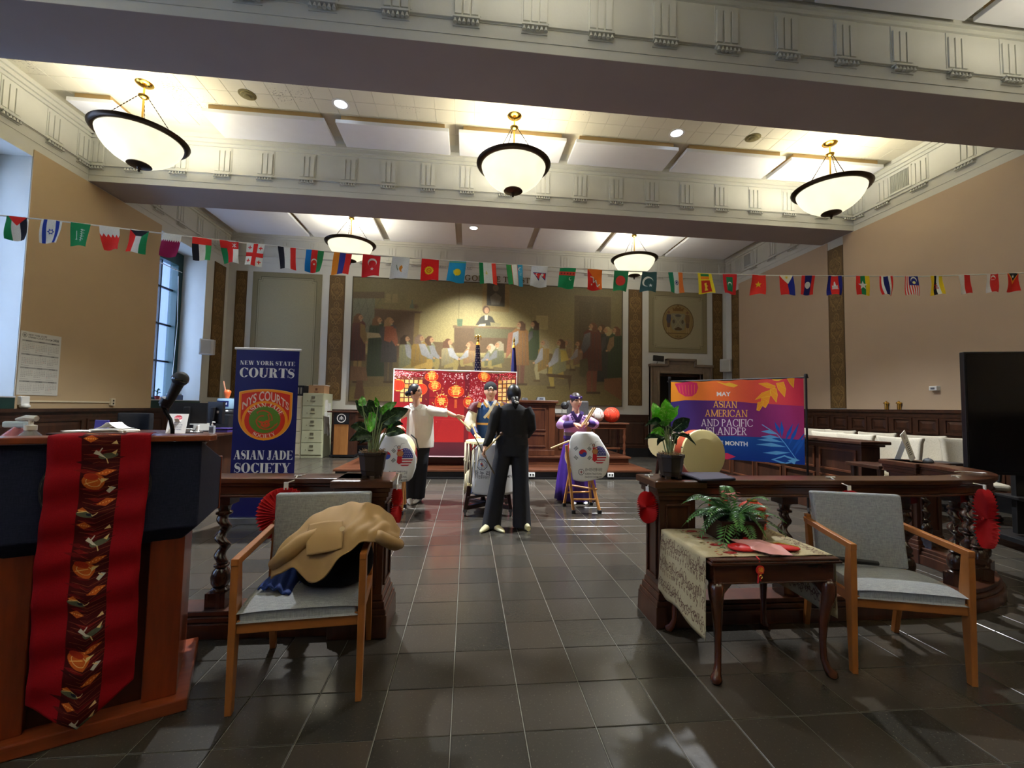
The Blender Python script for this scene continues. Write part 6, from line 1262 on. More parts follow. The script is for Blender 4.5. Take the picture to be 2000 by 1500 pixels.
# ---------------------------------------------------------------- jury box, its chairs, the big screen
jb = thing('jury_box_front', 'dark oak panelled front of the jury box behind the heritage banner', 'partition', (5.03, 7.0, 0))
q = MB(); q.box(4.90, 4.96, 0, 5.16, 9.0, .95); q.box(4.87, 4.93, 0, 5.19, 9.03, .16); obj('body', q, darkwz, jb, world=True, bev=.005)
q = MB(); q.box(4.86, 4.92, .93, 5.20, 9.04, .96); q.box(4.82, 4.88, .96, 5.24, 9.08, 1.0); obj('ledge', q, darkw, jb, world=True, bev=.01)
for k in range(6):
    for z0, z1 in ((.20, .52), (.58, .88)):
        y0 = 5.02 + k * .66; q = MB()
        for r in ((0, z0, .58, z0 + .03), (0, z1 - .03, .58, z1), (0, z0 + .03, .03, z1 - .03), (.55, z0 + .03, .58, z1 - .03)): q.box(4.882, y0 + r[0], r[1], 4.905, y0 + r[2], r[3])
        obj('panel_frame', q, oak, jb, world=True, bev=.004)
cream_f = fabric('cream_upholstery', (172, 164, 146), (198, 190, 172), 260)
def jury_chair():
    t = thing('jury_chair', 'cream jury chair', 'chair', (0, 0, 0), 0, 'cream jury chairs in two rows')
    q = MB()
    def back(u, v):
        w = .245 - .03 * (1 - v) + .018 * (2 * abs(u - .5)) ** 6 * (v > .9); return ((u - .5) * 2 * w, .17 + .08 * v - .05 * (abs(u - .5) * 2) ** 2, .50 + v * (.53 + .015 * (abs(u - .5) * 2) ** 4))
    q.sheet(back, 12, 8); obj('backrest', q, cream_f, t, sol=.07, smooth=60, bev=.025)
    q = MB(); q.box(-.24, -.30, .42, .24, .20, .50); obj('seat', q, cream_f, t, bev=.035, seg=3)
    for s in (-1, 1): q = MB(); q.tube([(s * .22, .12, .44), (s * .29, .10, .50), (s * .295, .08, .66), (s * .29, -.02, .68), (s * .285, -.20, .67)], [.018, .018, .018, .022, .02], 8); obj('armrest', q, black_m, t, smooth=60)
    q = MB(); q.tube([(0, 0, .07), (0, 0, .43)], .032, 10); [q.beam((0, 0, .10), (.24 * math.cos(a), .24 * math.sin(a), .06), .05, .035) for a in [2 * PI * k / 5 for k in range(5)]]; [q.lathe([(.028, -.015), (.028, .015)], (.24 * math.cos(a), .24 * math.sin(a), .028), 10, RX(PI / 2)) for a in [2 * PI * k / 5 for k in range(5)]]; obj('base', q, black_m, t)
    return t
jc = jury_chair(); first = True
for x, y, rz, lb in ((6.6, 7.76, -1.25, 'cream jury chair of the back row, just right of the heritage banner, farthest visible'), (6.6, 7.22, -1.2, 'cream jury chair of the back row, second from the banner'), (6.6, 6.46, -1.05, 'cream jury chair of the back row, third from the banner'), (6.62, 5.72, -.95, 'cream jury chair of the back row, directly behind the white stop card'), (6.62, 5.08, -.55, 'cream jury chair nearest the big dark screen, standing apart'),
                     (5.68, 6.50, -1.3, 'cream jury chair of the front row touching the banner edge'), (5.68, 5.97, -1.25, 'cream jury chair of the front row, middle one above the oak ledge'), (5.68, 5.27, -1.15, 'cream jury chair of the front row, at the open end of the jury box')):
    if first: jc.matrix_basis = T(x, y, 0) @ RZ(rz); jc['label'] = lb; first = False
    else: dup(jc, (x, y, 0), rz, lb)
t = thing('display_screen', 'large dark flat screen on a wheeled stand at the right edge', 'television', (5.155, 4.0, 0), -.30)
scr = mat('dark_screen', (9, 9, 12), .12, var=0, coat=.3)
q = MB(); q.box(0, 0, .747, 1.62, .06, 2.012); obj('casing', q, mat('screen_bezel', (14, 14, 16), .35), t, bev=.006)
q = MB(); q.box(.02, -.003, .78, 1.60, .001, 1.99); obj('panel', q, scr, t)
q = MB(); q.box(.45, .06, .15, .53, .12, 1.6); q.box(1.09, .06, .15, 1.17, .12, 1.6); q.box(.35, -.28, .08, 1.27, .40, .13); q.box(.4, -.1, .5, 1.22, .25, .53); [q.lathe([(.045, -.02), (.045, .02)], (x, y, .045), 14, RX(PI / 2)) for x in (.4, 1.22) for y in (-.22, .34)]; obj('stand', q, black_m, t, bev=.006)
t = thing('counsel_table', 'dark oak table behind the curved rail with a closed laptop', 'table', (5.35, 4.66, 0))
q = MB(); q.box(-.75, -.22, .72, .75, .22, .76); obj('top', q, darkw, t, bev=.006)
for sx in (-1, 1):
    for sy in (-1, 1): q = MB(); q.lathe([(.03, 0), (.025, .1), (.035, .3), (.025, .5), (.035, .72)], (sx * .68, sy * .17, 0), 12); obj('leg', q, darkwz, t, smooth=50)
t = thing('laptop', 'closed dark laptop on the table behind the curved rail', 'laptop', (5.55, 4.62, .76)); q = MB(); q.box(-.2, -.13, 0, .2, .13, .018); obj('base', q, mat('laptop_dark', (44, 44, 46), .35), t, bev=.004); q = MB(); q.box(-.2, -.13, .02, .2, .13, .03); obj('lid', q, mat('laptop_dark', (44, 44, 46)), t, bev=.003); q = MB(); q.box(-.08, -.135, .004, .08, -.13, .012); obj('port_strip', q, white_m, t)
c = Canvas(120, 256, (226, 224, 218)); c.poly([(60 + 22 * math.cos(PI / 8 + k * PI / 4), 40 + 22 * math.sin(PI / 8 + k * PI / 4)) for k in range(8)], (188, 170, 168)); c.text('STOP', 60, 45, 10, (240, 236, 236), anchor='c')
for k in range(7): c.rect(28, 98 + k * 17, 92, 107 + k * 17, (112, 112, 112))
t = thing('notice_card', 'tall white printed card leaning on the end post of the curved rail', 'sign', (4.26, 3.76, .90), .42); Mt = RY(-.42) @ RX(-.12); q = MB(); q.quad(Mt @ Vector((-.055, 0, 0.02)), Mt @ Vector((.055, 0, 0.0)), Mt @ Vector((.055, 0, .30)), Mt @ Vector((-.055, 0, .30))); obj('card', q, c.mat('notice_card_print', .5), t, sol=.004); q = MB(); q.beam(Mt @ Vector((0, .004, .22)), (.0, .12, .004), .05, .003); obj('easel', q, mat('page', (232, 230, 224)), t)
t = thing('computer_mouse', 'grey computer mouse on the end post of the curved rail', 'mouse', (4.30, 3.66, .90), .6); q = MB(); q.ell((0, 0, .005), (.075, .04, .035), 16, 10, None, -.1, 1.); obj('shell', q, mat('mouse_grey', (82, 86, 94), .25), t, smooth=180); q = MB(); q.box(-.02, -.002, .036, .05, .002, .042); obj('wheel_slot', q, black_m, t)

# ---------------------------------------------------------------- red paper rosettes hung on the rail
redp = mat('red_paper', (212, 34, 40), .75, var=.06); tagm = mat('white_tag', (228, 228, 222), .6)
def rosette(loc, r, ax, lb, open_=1., tag_top=None, squash=1.):
    t = thing('paper_rosette', lb, 'decoration', loc); q = MB(); n = 44; A = Matrix.Rotation(ax, 4, 'Z'); pts = [A @ Vector((0, -.012, 0))]
    for k in range(n * 2): a = 2 * PI * k / (n * 2); dy = .016 if k % 2 else -.016; pts.append(A @ Vector((r * math.sin(a) * open_, dy * (1 + .8 * (1 - open_)) + .0, r * math.cos(a) * squash)))
    q.add(pts, [(0, 1 + k, 1 + (k + 1) % (2 * n)) for k in range(2 * n)]); obj('pleats', q, redp, t, sol=.0015)
    q = MB(); q.lathe([(.001, -.018), (.012, -.02), (.012, -.012)], (0, 0, 0), 12, A @ RX(PI / 2)); obj('centre', q, redp, t)
    if tag_top:
        p = Vector(tag_top) - Vector(loc); q = MB(); q.box(-.012, -.004, r * squash - .012, .012, .002, r * squash + .03, A); obj('tag', q, tagm, t); q = MB(); q.tube([(0, 0, r * squash + .025), p * .9 + Vector((0, 0, .004)), p + Vector((0, .04, .006)), p + Vector((.03, .075, .004))], .0035, 5); q.tube([p + Vector((-.02, .05, .004)), p + Vector((.03, .03, .006))], .006, 5); obj('twine', q, tagm, t)
    return t
rosette((-1.03, 2.64, .70), .155, 0, 'large round red paper rosette behind the chair with the coat', tag_top=(-1.0, 2.685, .905))
rosette((-.412, 2.70, .735), .095, 1.35, 'narrow red paper rosette seen edge-on at the left gate post', .55, (-.42, 2.78, .905), 1.05)
rosette((1.160, 2.70, .72), .10, -1.1, 'small red paper rosette seen edge-on at the right gate post', .75, (1.2, 2.74, .905), 1.0)
rosette((2.50, 2.625, .74), .10, 0, 'red paper rosette mostly hidden behind the back of the right chair', tag_top=(2.45, 2.68, .905))
rosette((3.55, 2.66, .64), .20, 1.15, 'long red paper rosette seen edge-on at the curve of the rail', .5, (3.48, 2.74, .905), 1.0)
t = thing('twine_tag', 'loose white twine and tag lying on the curve of the rail', 'tag', (3.92, 2.98, .90)); q = MB(); q.tube([(-.12, .06, .004), (-.05, .05, .008), (.02, .0, .004)], .004, 5); obj('twine', q, tagm, t); q = MB(); q.box(.02, -.02, .002, .06, .01, .008); obj('tag', q, tagm, t)

# ---------------------------------------------------------------- plants on the gate posts
def leafmat(name, c0, c1, sc, lo, hi):
    m, nt, b = _new(name); vec = _coords(nt, 'Object'); nt.links.new(_ramp(nt, _noise(nt, vec, sc, 4, .65), [(lo, lin(c0)), (hi, lin(c1))]), b.inputs['Base Color']); b.inputs['Roughness'].default_value = .35; b.inputs['Subsurface Weight'].default_value = 0; return m
lf_d = leafmat('leaf_dark_variegated', (24, 52, 30), (96, 124, 84), 60, .50, .72); lf_b = leafmat('leaf_bright_variegated', (84, 184, 24), (188, 230, 130), 70, .52, .72); lf_l = leafmat('leaf_light_green', (104, 186, 70), (170, 220, 130), 50, .4, .7)
stemm = mat('pale_petiole', (142, 158, 112), .5)
def leaf(t, p0, p1, w, m_, arch=.03, depth=-.02, root=(0, 0, .15), fold=.25):
    p0, p1 = Vector(p0), Vector(p1); ctl = (p0 + p1) / 2 + Vector((0, depth, arch)); L = (p1 - p0)
    side = Vector((L.z, 0, -L.x)).normalized() if L.length else Vector((1, 0, 0))
    cen = lambda v: p0 * (1 - v) ** 2 + ctl * (2 * v * (1 - v)) + p1 * v * v
    def fn(u, v):
        s = (u - .5) * 2; ww = w * .60 * max(math.sin(PI * min(1, v ** .72 * .985 + .012)), 0) ** .75; c = cen(v)
        return tuple(c + side * (s * ww) + Vector((0, 1, 0)) * (abs(s) * ww * fold * -1 + .006 * math.sin(v * 14 + s * 3) * abs(s)))
    q = MB(); q.sheet(fn, 6, 12); o = obj('leaf', q, m_, t, smooth=180)
    q = MB(); r0 = Vector(root); q.tube([r0, (r0 + p0) / 2 + Vector((0, .004, .01)), p0, cen(.5)], [.005, .0042, .0035, .002], 6); obj('petiole', q, stemm, o)
def pot(t, w=.085, h=.155):
    q = MB(); oct_ = lambda r, z: [(r * math.cos(PI / 8 + k * PI / 4), r * math.sin(PI / 8 + k * PI / 4), z) for k in range(8)]
    q.loft([oct_(w * .74, .014), oct_(w * .80, .04), oct_(w * .84, .045), oct_(w * .97, h * .86), oct_(w * 1.04, h * .87), oct_(w * 1.04, h), oct_(w * .95, h), oct_(w * .93, h * .9)]); obj('pot', q, mat('dark_brown_pot', (46, 36, 30), .45, var=.08), t, bev=.003)
    q = MB(); [q.box(w * .62 * math.cos(a) - .014, w * .62 * math.sin(a) - .014, 0, w * .62 * math.cos(a) + .014, w * .62 * math.sin(a) + .014, .016) for a in [PI / 4 + k * PI / 2 for k in range(4)]]; obj('feet', q, mat('dark_brown_pot', (46, 36, 30)), t)
    q = MB(); r = random.Random(3)
    for k in range(160): a, d = r.uniform(0, 6.3), w * .88 * r.random() ** .5; p = Vector((d * math.cos(a), d * math.sin(a), h * .93 + r.uniform(0, .02))); q.beam(p, p + Vector((r.uniform(-.02, .02), r.uniform(-.02, .02), r.uniform(-.004, .012))), .003, .002)
    o = obj('moss', q, mat('dry_moss', (140, 108, 70), .9, var=.25), t); o['kind'] = 'stuff'
def plant(loc, lb, leaves, k, seed):
    t = thing('potted_plant', lb, 'plant', loc); pot(t); r = random.Random(seed)
    for (x0, z0, x1, z1, w, m_, ar) in leaves:
        yb = r.uniform(-.03, .05); leaf(t, (x0, yb, z0), (x1, yb + r.uniform(-.06, .02), z1), w, m_, ar, r.uniform(-.04, .01), (x0 * .18 + r.uniform(-.015, .015), r.uniform(-.02, .02), .145))
A, B_, C_ = lf_d, lf_b, lf_l; k = .00036; X_ = lambda v: (v - 424) * k; Z_ = lambda v: (1421 - v) * k
plant((-.57, 2.74, .90), 'broad-leaved potted plant on the left gate post, one bright drooping leaf in front', [(X_(a), Z_(b_), X_(c), Z_(d), w * k, m_, ar) for a, b_, c, d, w, m_, ar in
    ((235, 230, 222, 50, 118, C_, 0), (310, 430, 105, 125, 130, A, .02), (430, 400, 320, 110, 190, A, .01), (360, 320, 375, 665, 190, B_, .0), (490, 240, 458, 66, 70, B_, 0), (540, 330, 820, 145, 120, C_, .01), (540, 360, 660, 200, 90, B_, .01), (575, 500, 1005, 255, 210, A, .02), (520, 650, 470, 200, 170, A, .0), (470, 560, 500, 300, 130, A, 0), (560, 560, 925, 520, 120, A, .03), (625, 600, 760, 520, 80, B_, .01), (630, 690, 975, 660, 140, A, .03), (310, 640, 45, 570, 150, A, .03), (400, 720, 65, 810, 150, A, .04), (440, 720, 200, 860, 130, A, .03), (500, 700, 420, 640, 110, A, .02))], k, 1)
k = .000391; X_ = lambda v: (v - 565) * k; Z_ = lambda v: (1410 - v) * k
plant((1.335, 2.74, .90), 'broad-leaved potted plant with upright bright leaves on the right gate post', [(X_(a), Z_(b_), X_(c), Z_(d), w * k, m_, ar) for a, b_, c, d, w, m_, ar in
    ((410, 520, 320, 150, 190, B_, 0), (510, 510, 500, 85, 235, B_, 0), (450, 560, 440, 360, 150, B_, 0), (570, 470, 790, 195, 110, B_, .0), (560, 620, 785, 415, 190, A, .02), (520, 610, 135, 560, 120, A, .09), (450, 700, 155, 665, 110, B_, .05), (440, 730, 105, 775, 110, A, .05), (620, 690, 700, 870, 120, A, .06), (640, 700, 985, 860, 60, A, .06), (460, 740, 350, 880, 100, A, .05), (540, 690, 640, 560, 120, A, .02), (500, 650, 230, 600, 90, A, .05))], k, 2)
t = thing('blue_folder', 'flat dark blue folder on the right gate post', 'folder', (1.60, 2.745, .902), .02); q = MB(); q.prism([(-.155, -.17), (.12, -.11), (.165, .14), (-.125, .14)], 0, .012); obj('cover', q, mat('folder_blue', (30, 38, 62), .4), t, bev=.003); q = MB(); q.prism([(-.148, -.162), (.115, -.105), (.158, .134), (-.118, .134)], .002, .0145); obj('top_sheet', q, mat('folder_blue_top', (52, 62, 88), .35), t)

# ---------------------------------------------------------------- grey armchairs in front of the rail
chw = wood('chair_beech', (146, 86, 36), (186, 118, 58), 'z', .38, 7, .1); chwx = wood('chair_beech_rail', (146, 86, 36), (186, 118, 58), 'x', .38, 7, .1); grf = fabric('heather_grey_fabric', (132, 136, 140), (168, 171, 174), 240)
def armchair(loc, rz, lb):
    t = thing('armchair', lb, 'chair', loc, rz)
    for s in (-1, 1):
        q = MB(); x = s * .265
        q.loft([[(x - a, -.25 - b_, z), (x + a, -.25 - b_, z), (x + a, -.25 + c, z), (x - a, -.25 + c, z)] for a, b_, c, z in ((.0135, .016, .018, 0), (.0145, .02, .035, .34), (.015, .022, .045, .46), (.015, .022, .03, .58), (.015, .022, .024, .635))]); obj('leg', q, chw, t, bev=.003)
        q = MB(); x2 = s * .25; q.loft([[(x2 - .0145, y - b_, z), (x2 + .0145, y - b_, z), (x2 + .0145, y + b_, z), (x2 - .0145, y + b_, z)] for y, b_, z in ((.275, .016, 0), (.205, .022, .36), (.205, .022, .44), (.232, .015, .70))]); obj('leg', q, chw, t, bev=.003)
        q = MB(); q.loft([[(x - .0155, -.275, .63), (x + .0155, -.275, .63), (x + .0155, -.275, .662), (x - .0155, -.275, .662)], [(s * .265 - .0155, .0, .64), (s * .265 + .0155, .0, .64), (s * .265 + .0155, .0, .672), (s * .265 - .0155, .0, .672)], [(s * .262 - .0155, .225, .652), (s * .262 + .0155, .225, .652), (s * .262 + .0155, .23, .684), (s * .262 - .0155, .23, .684)]]); obj('armrest', q, chw, t, bev=.004)
        q = MB(); q.box(s * .255 - .012, -.23, .345, s * .255 + .012, .20, .395); obj('side_rail', q, chw, t, bev=.003)
    q = MB(); q.box(-.25, -.262, .338, .25, -.238, .395); obj('front_rail', q, chwx, t, bev=.003); q = MB(); q.box(-.235, .195, .345, .235, .22, .395); obj('back_rail', q, chwx, t, bev=.003)
    q = MB(); q.sheet(lambda u, v: ((u - .5) * .485, -.262 + .44 * v, .405 + .058 * (math.sin(PI * min(1, max(0, v * .93 + .05))) ** .35) * (1 - .25 * (abs(u - .5) * 2) ** 4) - .014 * v), 14, 14)
    n = 15; b0 = len(q.v); ring = [i for i in range(n)] + [n * (j + 1) - 1 for j in range(1, n)] + [n * n - 1 - i for i in range(1, n)] + [n * (n - 1 - j) for j in range(1, n - 1)]
    q.add([], []); q.v += [(q.v[i][0], q.v[i][1], .385) for i in ring]; m_ = len(ring)
    for i in range(m_): q.f.append([ring[i], b0 + i, b0 + (i + 1) % m_, ring[(i + 1) % m_]][::-1]); q.uv.append(None); q.mi.append(0)
    q.f.append([b0 + i for i in range(m_)][::-1]); q.uv.append(None); q.mi.append(0); q.uv = [None] * len(q.f)
    obj('seat', q, grf, t, smooth=50, bev=.008)
    q = MB(); q.loft([[(-.238 * w, y - .026, z), (.238 * w, y - .026, z), (.238 * w, y + .026, z), (-.238 * w, y + .026, z)] for y, z, w in ((.140, .43, 1), (.158, .56, 1), (.183, .72, 1.02), (.205, .85, 1.04))]); obj('backrest', q, grf, t, bev=.012, seg=3)
    return t
armchair((-.752, 2.32, 0), .106, 'grey beech armchair on the left holding the tan coat and black bag')
armchair((2.35, 2.296, 0), -.269, 'grey beech armchair on the right with a black microphone on its seat')
t = thing('handheld_microphone', 'black handheld microphone lying on the seat of the right armchair', 'microphone', (2.28, 2.37, .478), -.25); q = MB(); q.tube([(-.14, .02, .0), (.0, 0, .0), (.12, -.01, -.002)], [.017, .016, .013], 12); obj('body', q, black_m, t, smooth=60); q = MB(); q.ell((-.155, .022, .003), (.028, .025, .025), 14, 10); obj('head_grille', q, mat('mic_mesh', (44, 46, 50)), t, smooth=180)
# black bag, tan coat and blue scarf on the left chair
t = thing('black_bag', 'soft black bag under the tan coat on the left armchair', 'bag', (-.645, 2.29, .452)); q = MB()
q.loft([[(a * math.cos(i) ** 1 * (1 + .05 * math.sin(3 * i)), b_ * math.sin(i) * (1 + .06 * math.cos(2 * i + z * 9)), z) for i in [2 * PI * k / 20 for k in range(20)]] for a, b_, z in ((.13, .10, 0), (.178, .135, .03), (.19, .145, .09), (.185, .14, .15), (.16, .12, .20), (.10, .08, .23))]); obj('body', q, fabric('black_canvas', (14, 14, 17), (24, 24, 28)), t, smooth=180, sub=1)
q = MB(); q.tube([(.15, -.09, .12), (.175, -.1, .16), (.18, -.08, .2)], .006, 6); obj('zip_pull', q, white_m, t)
def blend(rows, u, v):
    m, n = len(rows) - 1, len(rows[0]) - 1
    def cr(P, t_):
        k = len(P) - 1; i = min(int(t_ * k), k - 1); f = t_ * k - i; p = [Vector(P[max(0, min(k, i + j))]) for j in (-1, 0, 1, 2)]
        return .5 * ((2 * p[1]) + (p[2] - p[0]) * f + (2 * p[0] - 5 * p[1] + 4 * p[2] - p[3]) * f * f + (3 * p[1] - p[0] - 3 * p[2] + p[3]) * f ** 3)
    return cr([cr(r, u) for r in rows], v)
coatm = mat('tan_gabardine', (170, 136, 88), .75, var=.04, bump=.1, bs=500); t = thing('tan_coat', 'tan coat with a button thrown over the black bag on the left armchair', 'coat', (-.64, 2.25, .70))
rows = [[(-.865, 2.10, .545), (-.77, 2.07, .60), (-.66, 2.045, .545), (-.56, 2.05, .64), (-.47, 2.09, .705), (-.40, 2.10, .70), (-.345, 2.13, .655)],
        [(-.872, 2.15, .63), (-.77, 2.11, .685), (-.65, 2.09, .668), (-.54, 2.10, .725), (-.45, 2.13, .748), (-.39, 2.15, .735), (-.325, 2.18, .68)],
        [(-.84, 2.23, .695), (-.74, 2.20, .755), (-.63, 2.19, .762), (-.53, 2.21, .785), (-.45, 2.23, .782), (-.385, 2.25, .755), (-.325, 2.26, .69)],
        [(-.80, 2.34, .72), (-.72, 2.35, .795), (-.62, 2.37, .815), (-.53, 2.38, .825), (-.45, 2.37, .80), (-.385, 2.36, .755), (-.34, 2.36, .69)],
        [(-.77, 2.42, .64), (-.70, 2.46, .72), (-.62, 2.48, .73), (-.53, 2.47, .74), (-.45, 2.46, .72), (-.39, 2.44, .69), (-.36, 2.42, .66)]]
def coat_fn(u, v):
    p = blend(rows, u, v); w = .007 * math.sin(u * 21 + v * 9) * math.sin(v * 13 - u * 5) + .005 * math.sin(u * 40 + 3 * math.sin(v * 8)) * (1 - v * .5); return (p.x, p.y - .4 * w, p.z + w)
q = MB(); q.sheet(coat_fn, 60, 40); q.uv = [None] * len(q.f); obj('body', q, coatm, t, smooth=180, sol=.008, world=True)
rows2 = [[(-.70, 2.055, .66), (-.60, 2.06, .675), (-.55, 2.06, .69)], [(-.72, 2.10, .725), (-.63, 2.10, .735), (-.56, 2.10, .74)], [(-.73, 2.16, .77), (-.65, 2.16, .785), (-.58, 2.17, .785)]]
q = MB(); q.sheet(lambda u, v: tuple(blend(rows2, u, v)), 14, 10); q.uv = [None] * len(q.f); obj('pocket_flap', q, coatm, t, smooth=180, sol=.006, world=True)
q = MB(); q.tube([(-.86, 2.13, .60), (-.80, 2.10, .655), (-.74, 2.12, .70), (-.68, 2.16, .735)], [.03, .036, .038, .03], 14, 1.3); obj('sleeve', q, coatm, t, smooth=180, world=True)
q = MB(); q.tube([(-.40, 2.10, .735), (-.365, 2.13, .70), (-.345, 2.20, .665), (-.34, 2.28, .64)], [.025, .03, .032, .028], 12, 1.4); obj('cuff', q, coatm, t, smooth=180, world=True)
q = MB(); q.lathe([(.001, 0), (.011, 0), (.012, .003), (.001, .004)], (-.565, 2.108, .762), 14, RX(.9)); obj('button', q, mat('horn_button', (196, 170, 128), .3), t, world=True)
t = thing('blue_scarf', 'royal blue scarf bunched on the left side of the left armchair seat', 'scarf', (-.90, 2.32, .45)); q = MB(); q.sheet(lambda u, v: (-.06 + .16 * u, -.13 + .26 * v - .05 * u, .005 + .085 * math.sin(PI * min(1, .1 + u)) * (.25 + .75 * v) + .008 * math.sin(u * 22 + v * 6)), 20, 14); q.uv = [None] * len(q.f); obj('cloth', q, mat('royal_blue_cloth', (26, 56, 128), .8, bump=.2, bs=80), t, smooth=180, sol=.008)

# ---------------------------------------------------------------- cabriole table with floral cloth, fern and red packets
mah = wood('mahogany', (50, 22, 13), (92, 44, 24), 'x', .25, 8, .4); mahz = wood('mahogany_leg', (52, 23, 13), (98, 48, 27), 'z', .22, 8, .5)
tab = thing('cabriole_table', 'small mahogany table with curved legs under a floral cloth', 'table', (1.565, 2.345, 0))
q = MB(); q.box(-.345, -.28, .592, .345, .275, .604); q.box(-.352, -.288, .578, .352, .283, .592); obj('top', q, mah, tab, bev=.005)
q = MB(); q.box(-.325, -.262, .485, .325, .258, .578); q.box(-.33, -.267, .480, .33, .263, .488); obj('apron', q, mah, tab, bev=.003)
for sx in (-1, 1):
    for sy in (-1, 1):
        q = MB(); D = Vector((sx * .7, sy * .7, 0)); P0_ = Vector((sx * .295, sy * .235, 0)); prof = [(.0, .485, .034), (.012, .455, .040), (.014, .42, .036), (.004, .36, .028), (-.008, .27, .021), (-.014, .17, .0165), (-.010, .08, .0165), (.004, .04, .020), (.022, .02, .029), (.026, .008, .026), (.024, 0, .016)]
        q.tube([P0_ + D * a + Vector((0, 0, z)) for a, z, r in prof], [r for a, z, r in prof], 12); obj('leg', q, mahz, tab, smooth=180)
        q = MB()
        for ax in ((-sx, 0), (0, -sy)): q.prism([(0, 0), (.085, 0), (.02, -.075), (0, -.085)] if True else [], -.012, .012, Matrix.Translation(P0_ + Vector((0, 0, .483))) @ Matrix.Rotation(math.atan2(ax[1], ax[0]), 4, 'Z') @ RX(PI / 2))
        obj('knee_block', q, mahz, tab, bev=.006)
cv = Canvas(640, 380, (186, 174, 142)); rs = np.random.RandomState(12); BR = (92, 64, 56)
def rose(x, y, r): cv.ell(x, y, r, r * .9, (138, 30, 34)); cv.ell(x + r * .2, y - r * .1, r * .7, r * .6, (176, 52, 50)); cv.ring(x, y, r * .5, r * .45, 2, (112, 20, 28)); cv.ell(x - r * .1, y, r * .25, r * .2, (206, 96, 80))
for x, y in ((250, 40), (250, 140), (252, 240), (252, 335), (560, 60), (560, 150), (566, 240), (560, 330)):
    rose(x, y, 17)
    for k in range(26): a, d = rs.uniform(0, 6.3), rs.uniform(14, 46); xx, yy = x + d * math.cos(a), y + d * math.sin(a); cv.ell(xx, yy, rs.uniform(2.5, 6), rs.uniform(2, 4), [(196, 170, 92), (112, 96, 52), (74, 58, 40), (150, 40, 44)][rs.randint(4)], .9, 8, rs.uniform(0, 3))
for x0 in (30, 90, 150, 330, 400, 470, 610):
    y = 6
    while y < 374: cv.ring(x0 + rs.uniform(-10, 10), y, rs.uniform(4, 12), rs.uniform(3, 9), 1.6, BR); cv.line([(x0 + rs.uniform(-16, 16), y), (x0 + rs.uniform(-16, 16), y + rs.uniform(6, 16))], 1.6, BR); y += rs.uniform(6, 13)
for x0 in (62, 122): 
    for y in range(14, 376, 20): cv.text(chr(97 + (y * 7 + x0) % 26), x0, y, 16, BR, anchor='c', rot=PI / 2, fat=.01)
cv.speck(.05, 1); cl_m = cv.mat('floral_cloth', .85, bump=.2, bs=500, spec=.15); back_m = mat('cloth_back', (168, 164, 156), .9)
t = thing('floral_tablecloth', 'beige floral cloth with red roses over the cabriole table', 'tablecloth', (1.565, 2.36, .606))
def fn(u, v):     # u along x: left drop, top, right drop ; v front to back
    Lq, wt, Rq = .395, .704, .32; s = u * (Lq + wt + Rq); y = -.255 + .50 * v
    dl = Lq - (.0 if True else 0) ; f = .03 * math.sin(v * 8.5) + .012 * math.sin(v * 15)
    if s < Lq: d = (Lq - s) * (1 - .09 * v + .04 * math.sin(v * 9)); return (-.352 - .004 - .02 * (d / .4) + f * (d / .4) * .35, y - .06 * (d / .4) * (.5 - v), -.0 - d)
    if s < Lq + wt: return (-.352 + (s - Lq), y, .0015 + .0012 * math.sin(s * 40 + v * 9))
    d = (s - Lq - wt) * (1 - .03 * v); return (.353 + .02 * d - f * d * .6, y, -d)
q = MB(); q.sheet(fn, 72, 22); obj('cloth', q, cl_m, t, smooth=180, sol=.002)
fern = thing('potted_fern', 'green fern in a square dark planter on the floral cloth', 'plant', (1.545, 2.40, .612))
q = MB(); q.frustum((-.115, -.09, .115, .09, 0), (-.13, -.10, .13, .10, .115)); q.box(-.135, -.105, .105, .135, .105, .12); q.box(-.015, -.104, .0, .015, -.09, .11); obj('planter', q, mat('planter_brown', (48, 30, 24), .35), fern, bev=.004)
frm = [leafmat('frond_green', (36, 92, 34), (92, 150, 70), 40, .35, .7), leafmat('frond_dark', (28, 66, 34), (70, 116, 62), 40, .35, .7)]; rf = random.Random(21)
def frond(az, ln, lift, dr, m_):
    q = MB(); c, s = math.cos(az), math.sin(az); n = 19; P = lambda v: Vector((c * ln * v, s * ln * v * .72, .10 + lift * math.sin(min(v * 1.35, PI / 2 + v)) - dr * v ** 2.4)); pts = [P(i / n) for i in range(n + 1)]
    q.tube(pts, [.003 - .002 * i / n for i in range(n + 1)], 4)
    for i in range(2, n + 1):
        d = (pts[i] - pts[i - 1]).normalized(); sd = d.cross(Vector((0, 0, 1))).normalized(); L = .048 * math.sin(PI * (i / n) ** .7 * .93) + .006
        for sg in (-1, 1):
            a = pts[i]; tip = a + sd * (sg * L) + d * L * .45 + Vector((0, 0, -.15 * L)); w = d * .0075; up = Vector((0, 0, .002)); mid = a.lerp(tip, .5)
            q.add([a - w * .5, mid - w, tip, mid + w, mid + up], [(0, 1, 4), (1, 2, 4), (2, 3, 4), (3, 0, 4)] if sg > 0 else [(4, 1, 0), (4, 2, 1), (4, 3, 2), (4, 0, 3)])
    obj('frond', q, m_, fern)
for k in range(34):
    az = k * 2.399; inner = k / 34.; frond(az + rf.uniform(-.2, .2), rf.uniform(.20, .36) * (1 - .25 * inner), rf.uniform(.10, .20) * (.5 + inner * .8), rf.uniform(.08, .26) * (1 - .5 * inner), frm[k % 3 == 0])
q = MB()
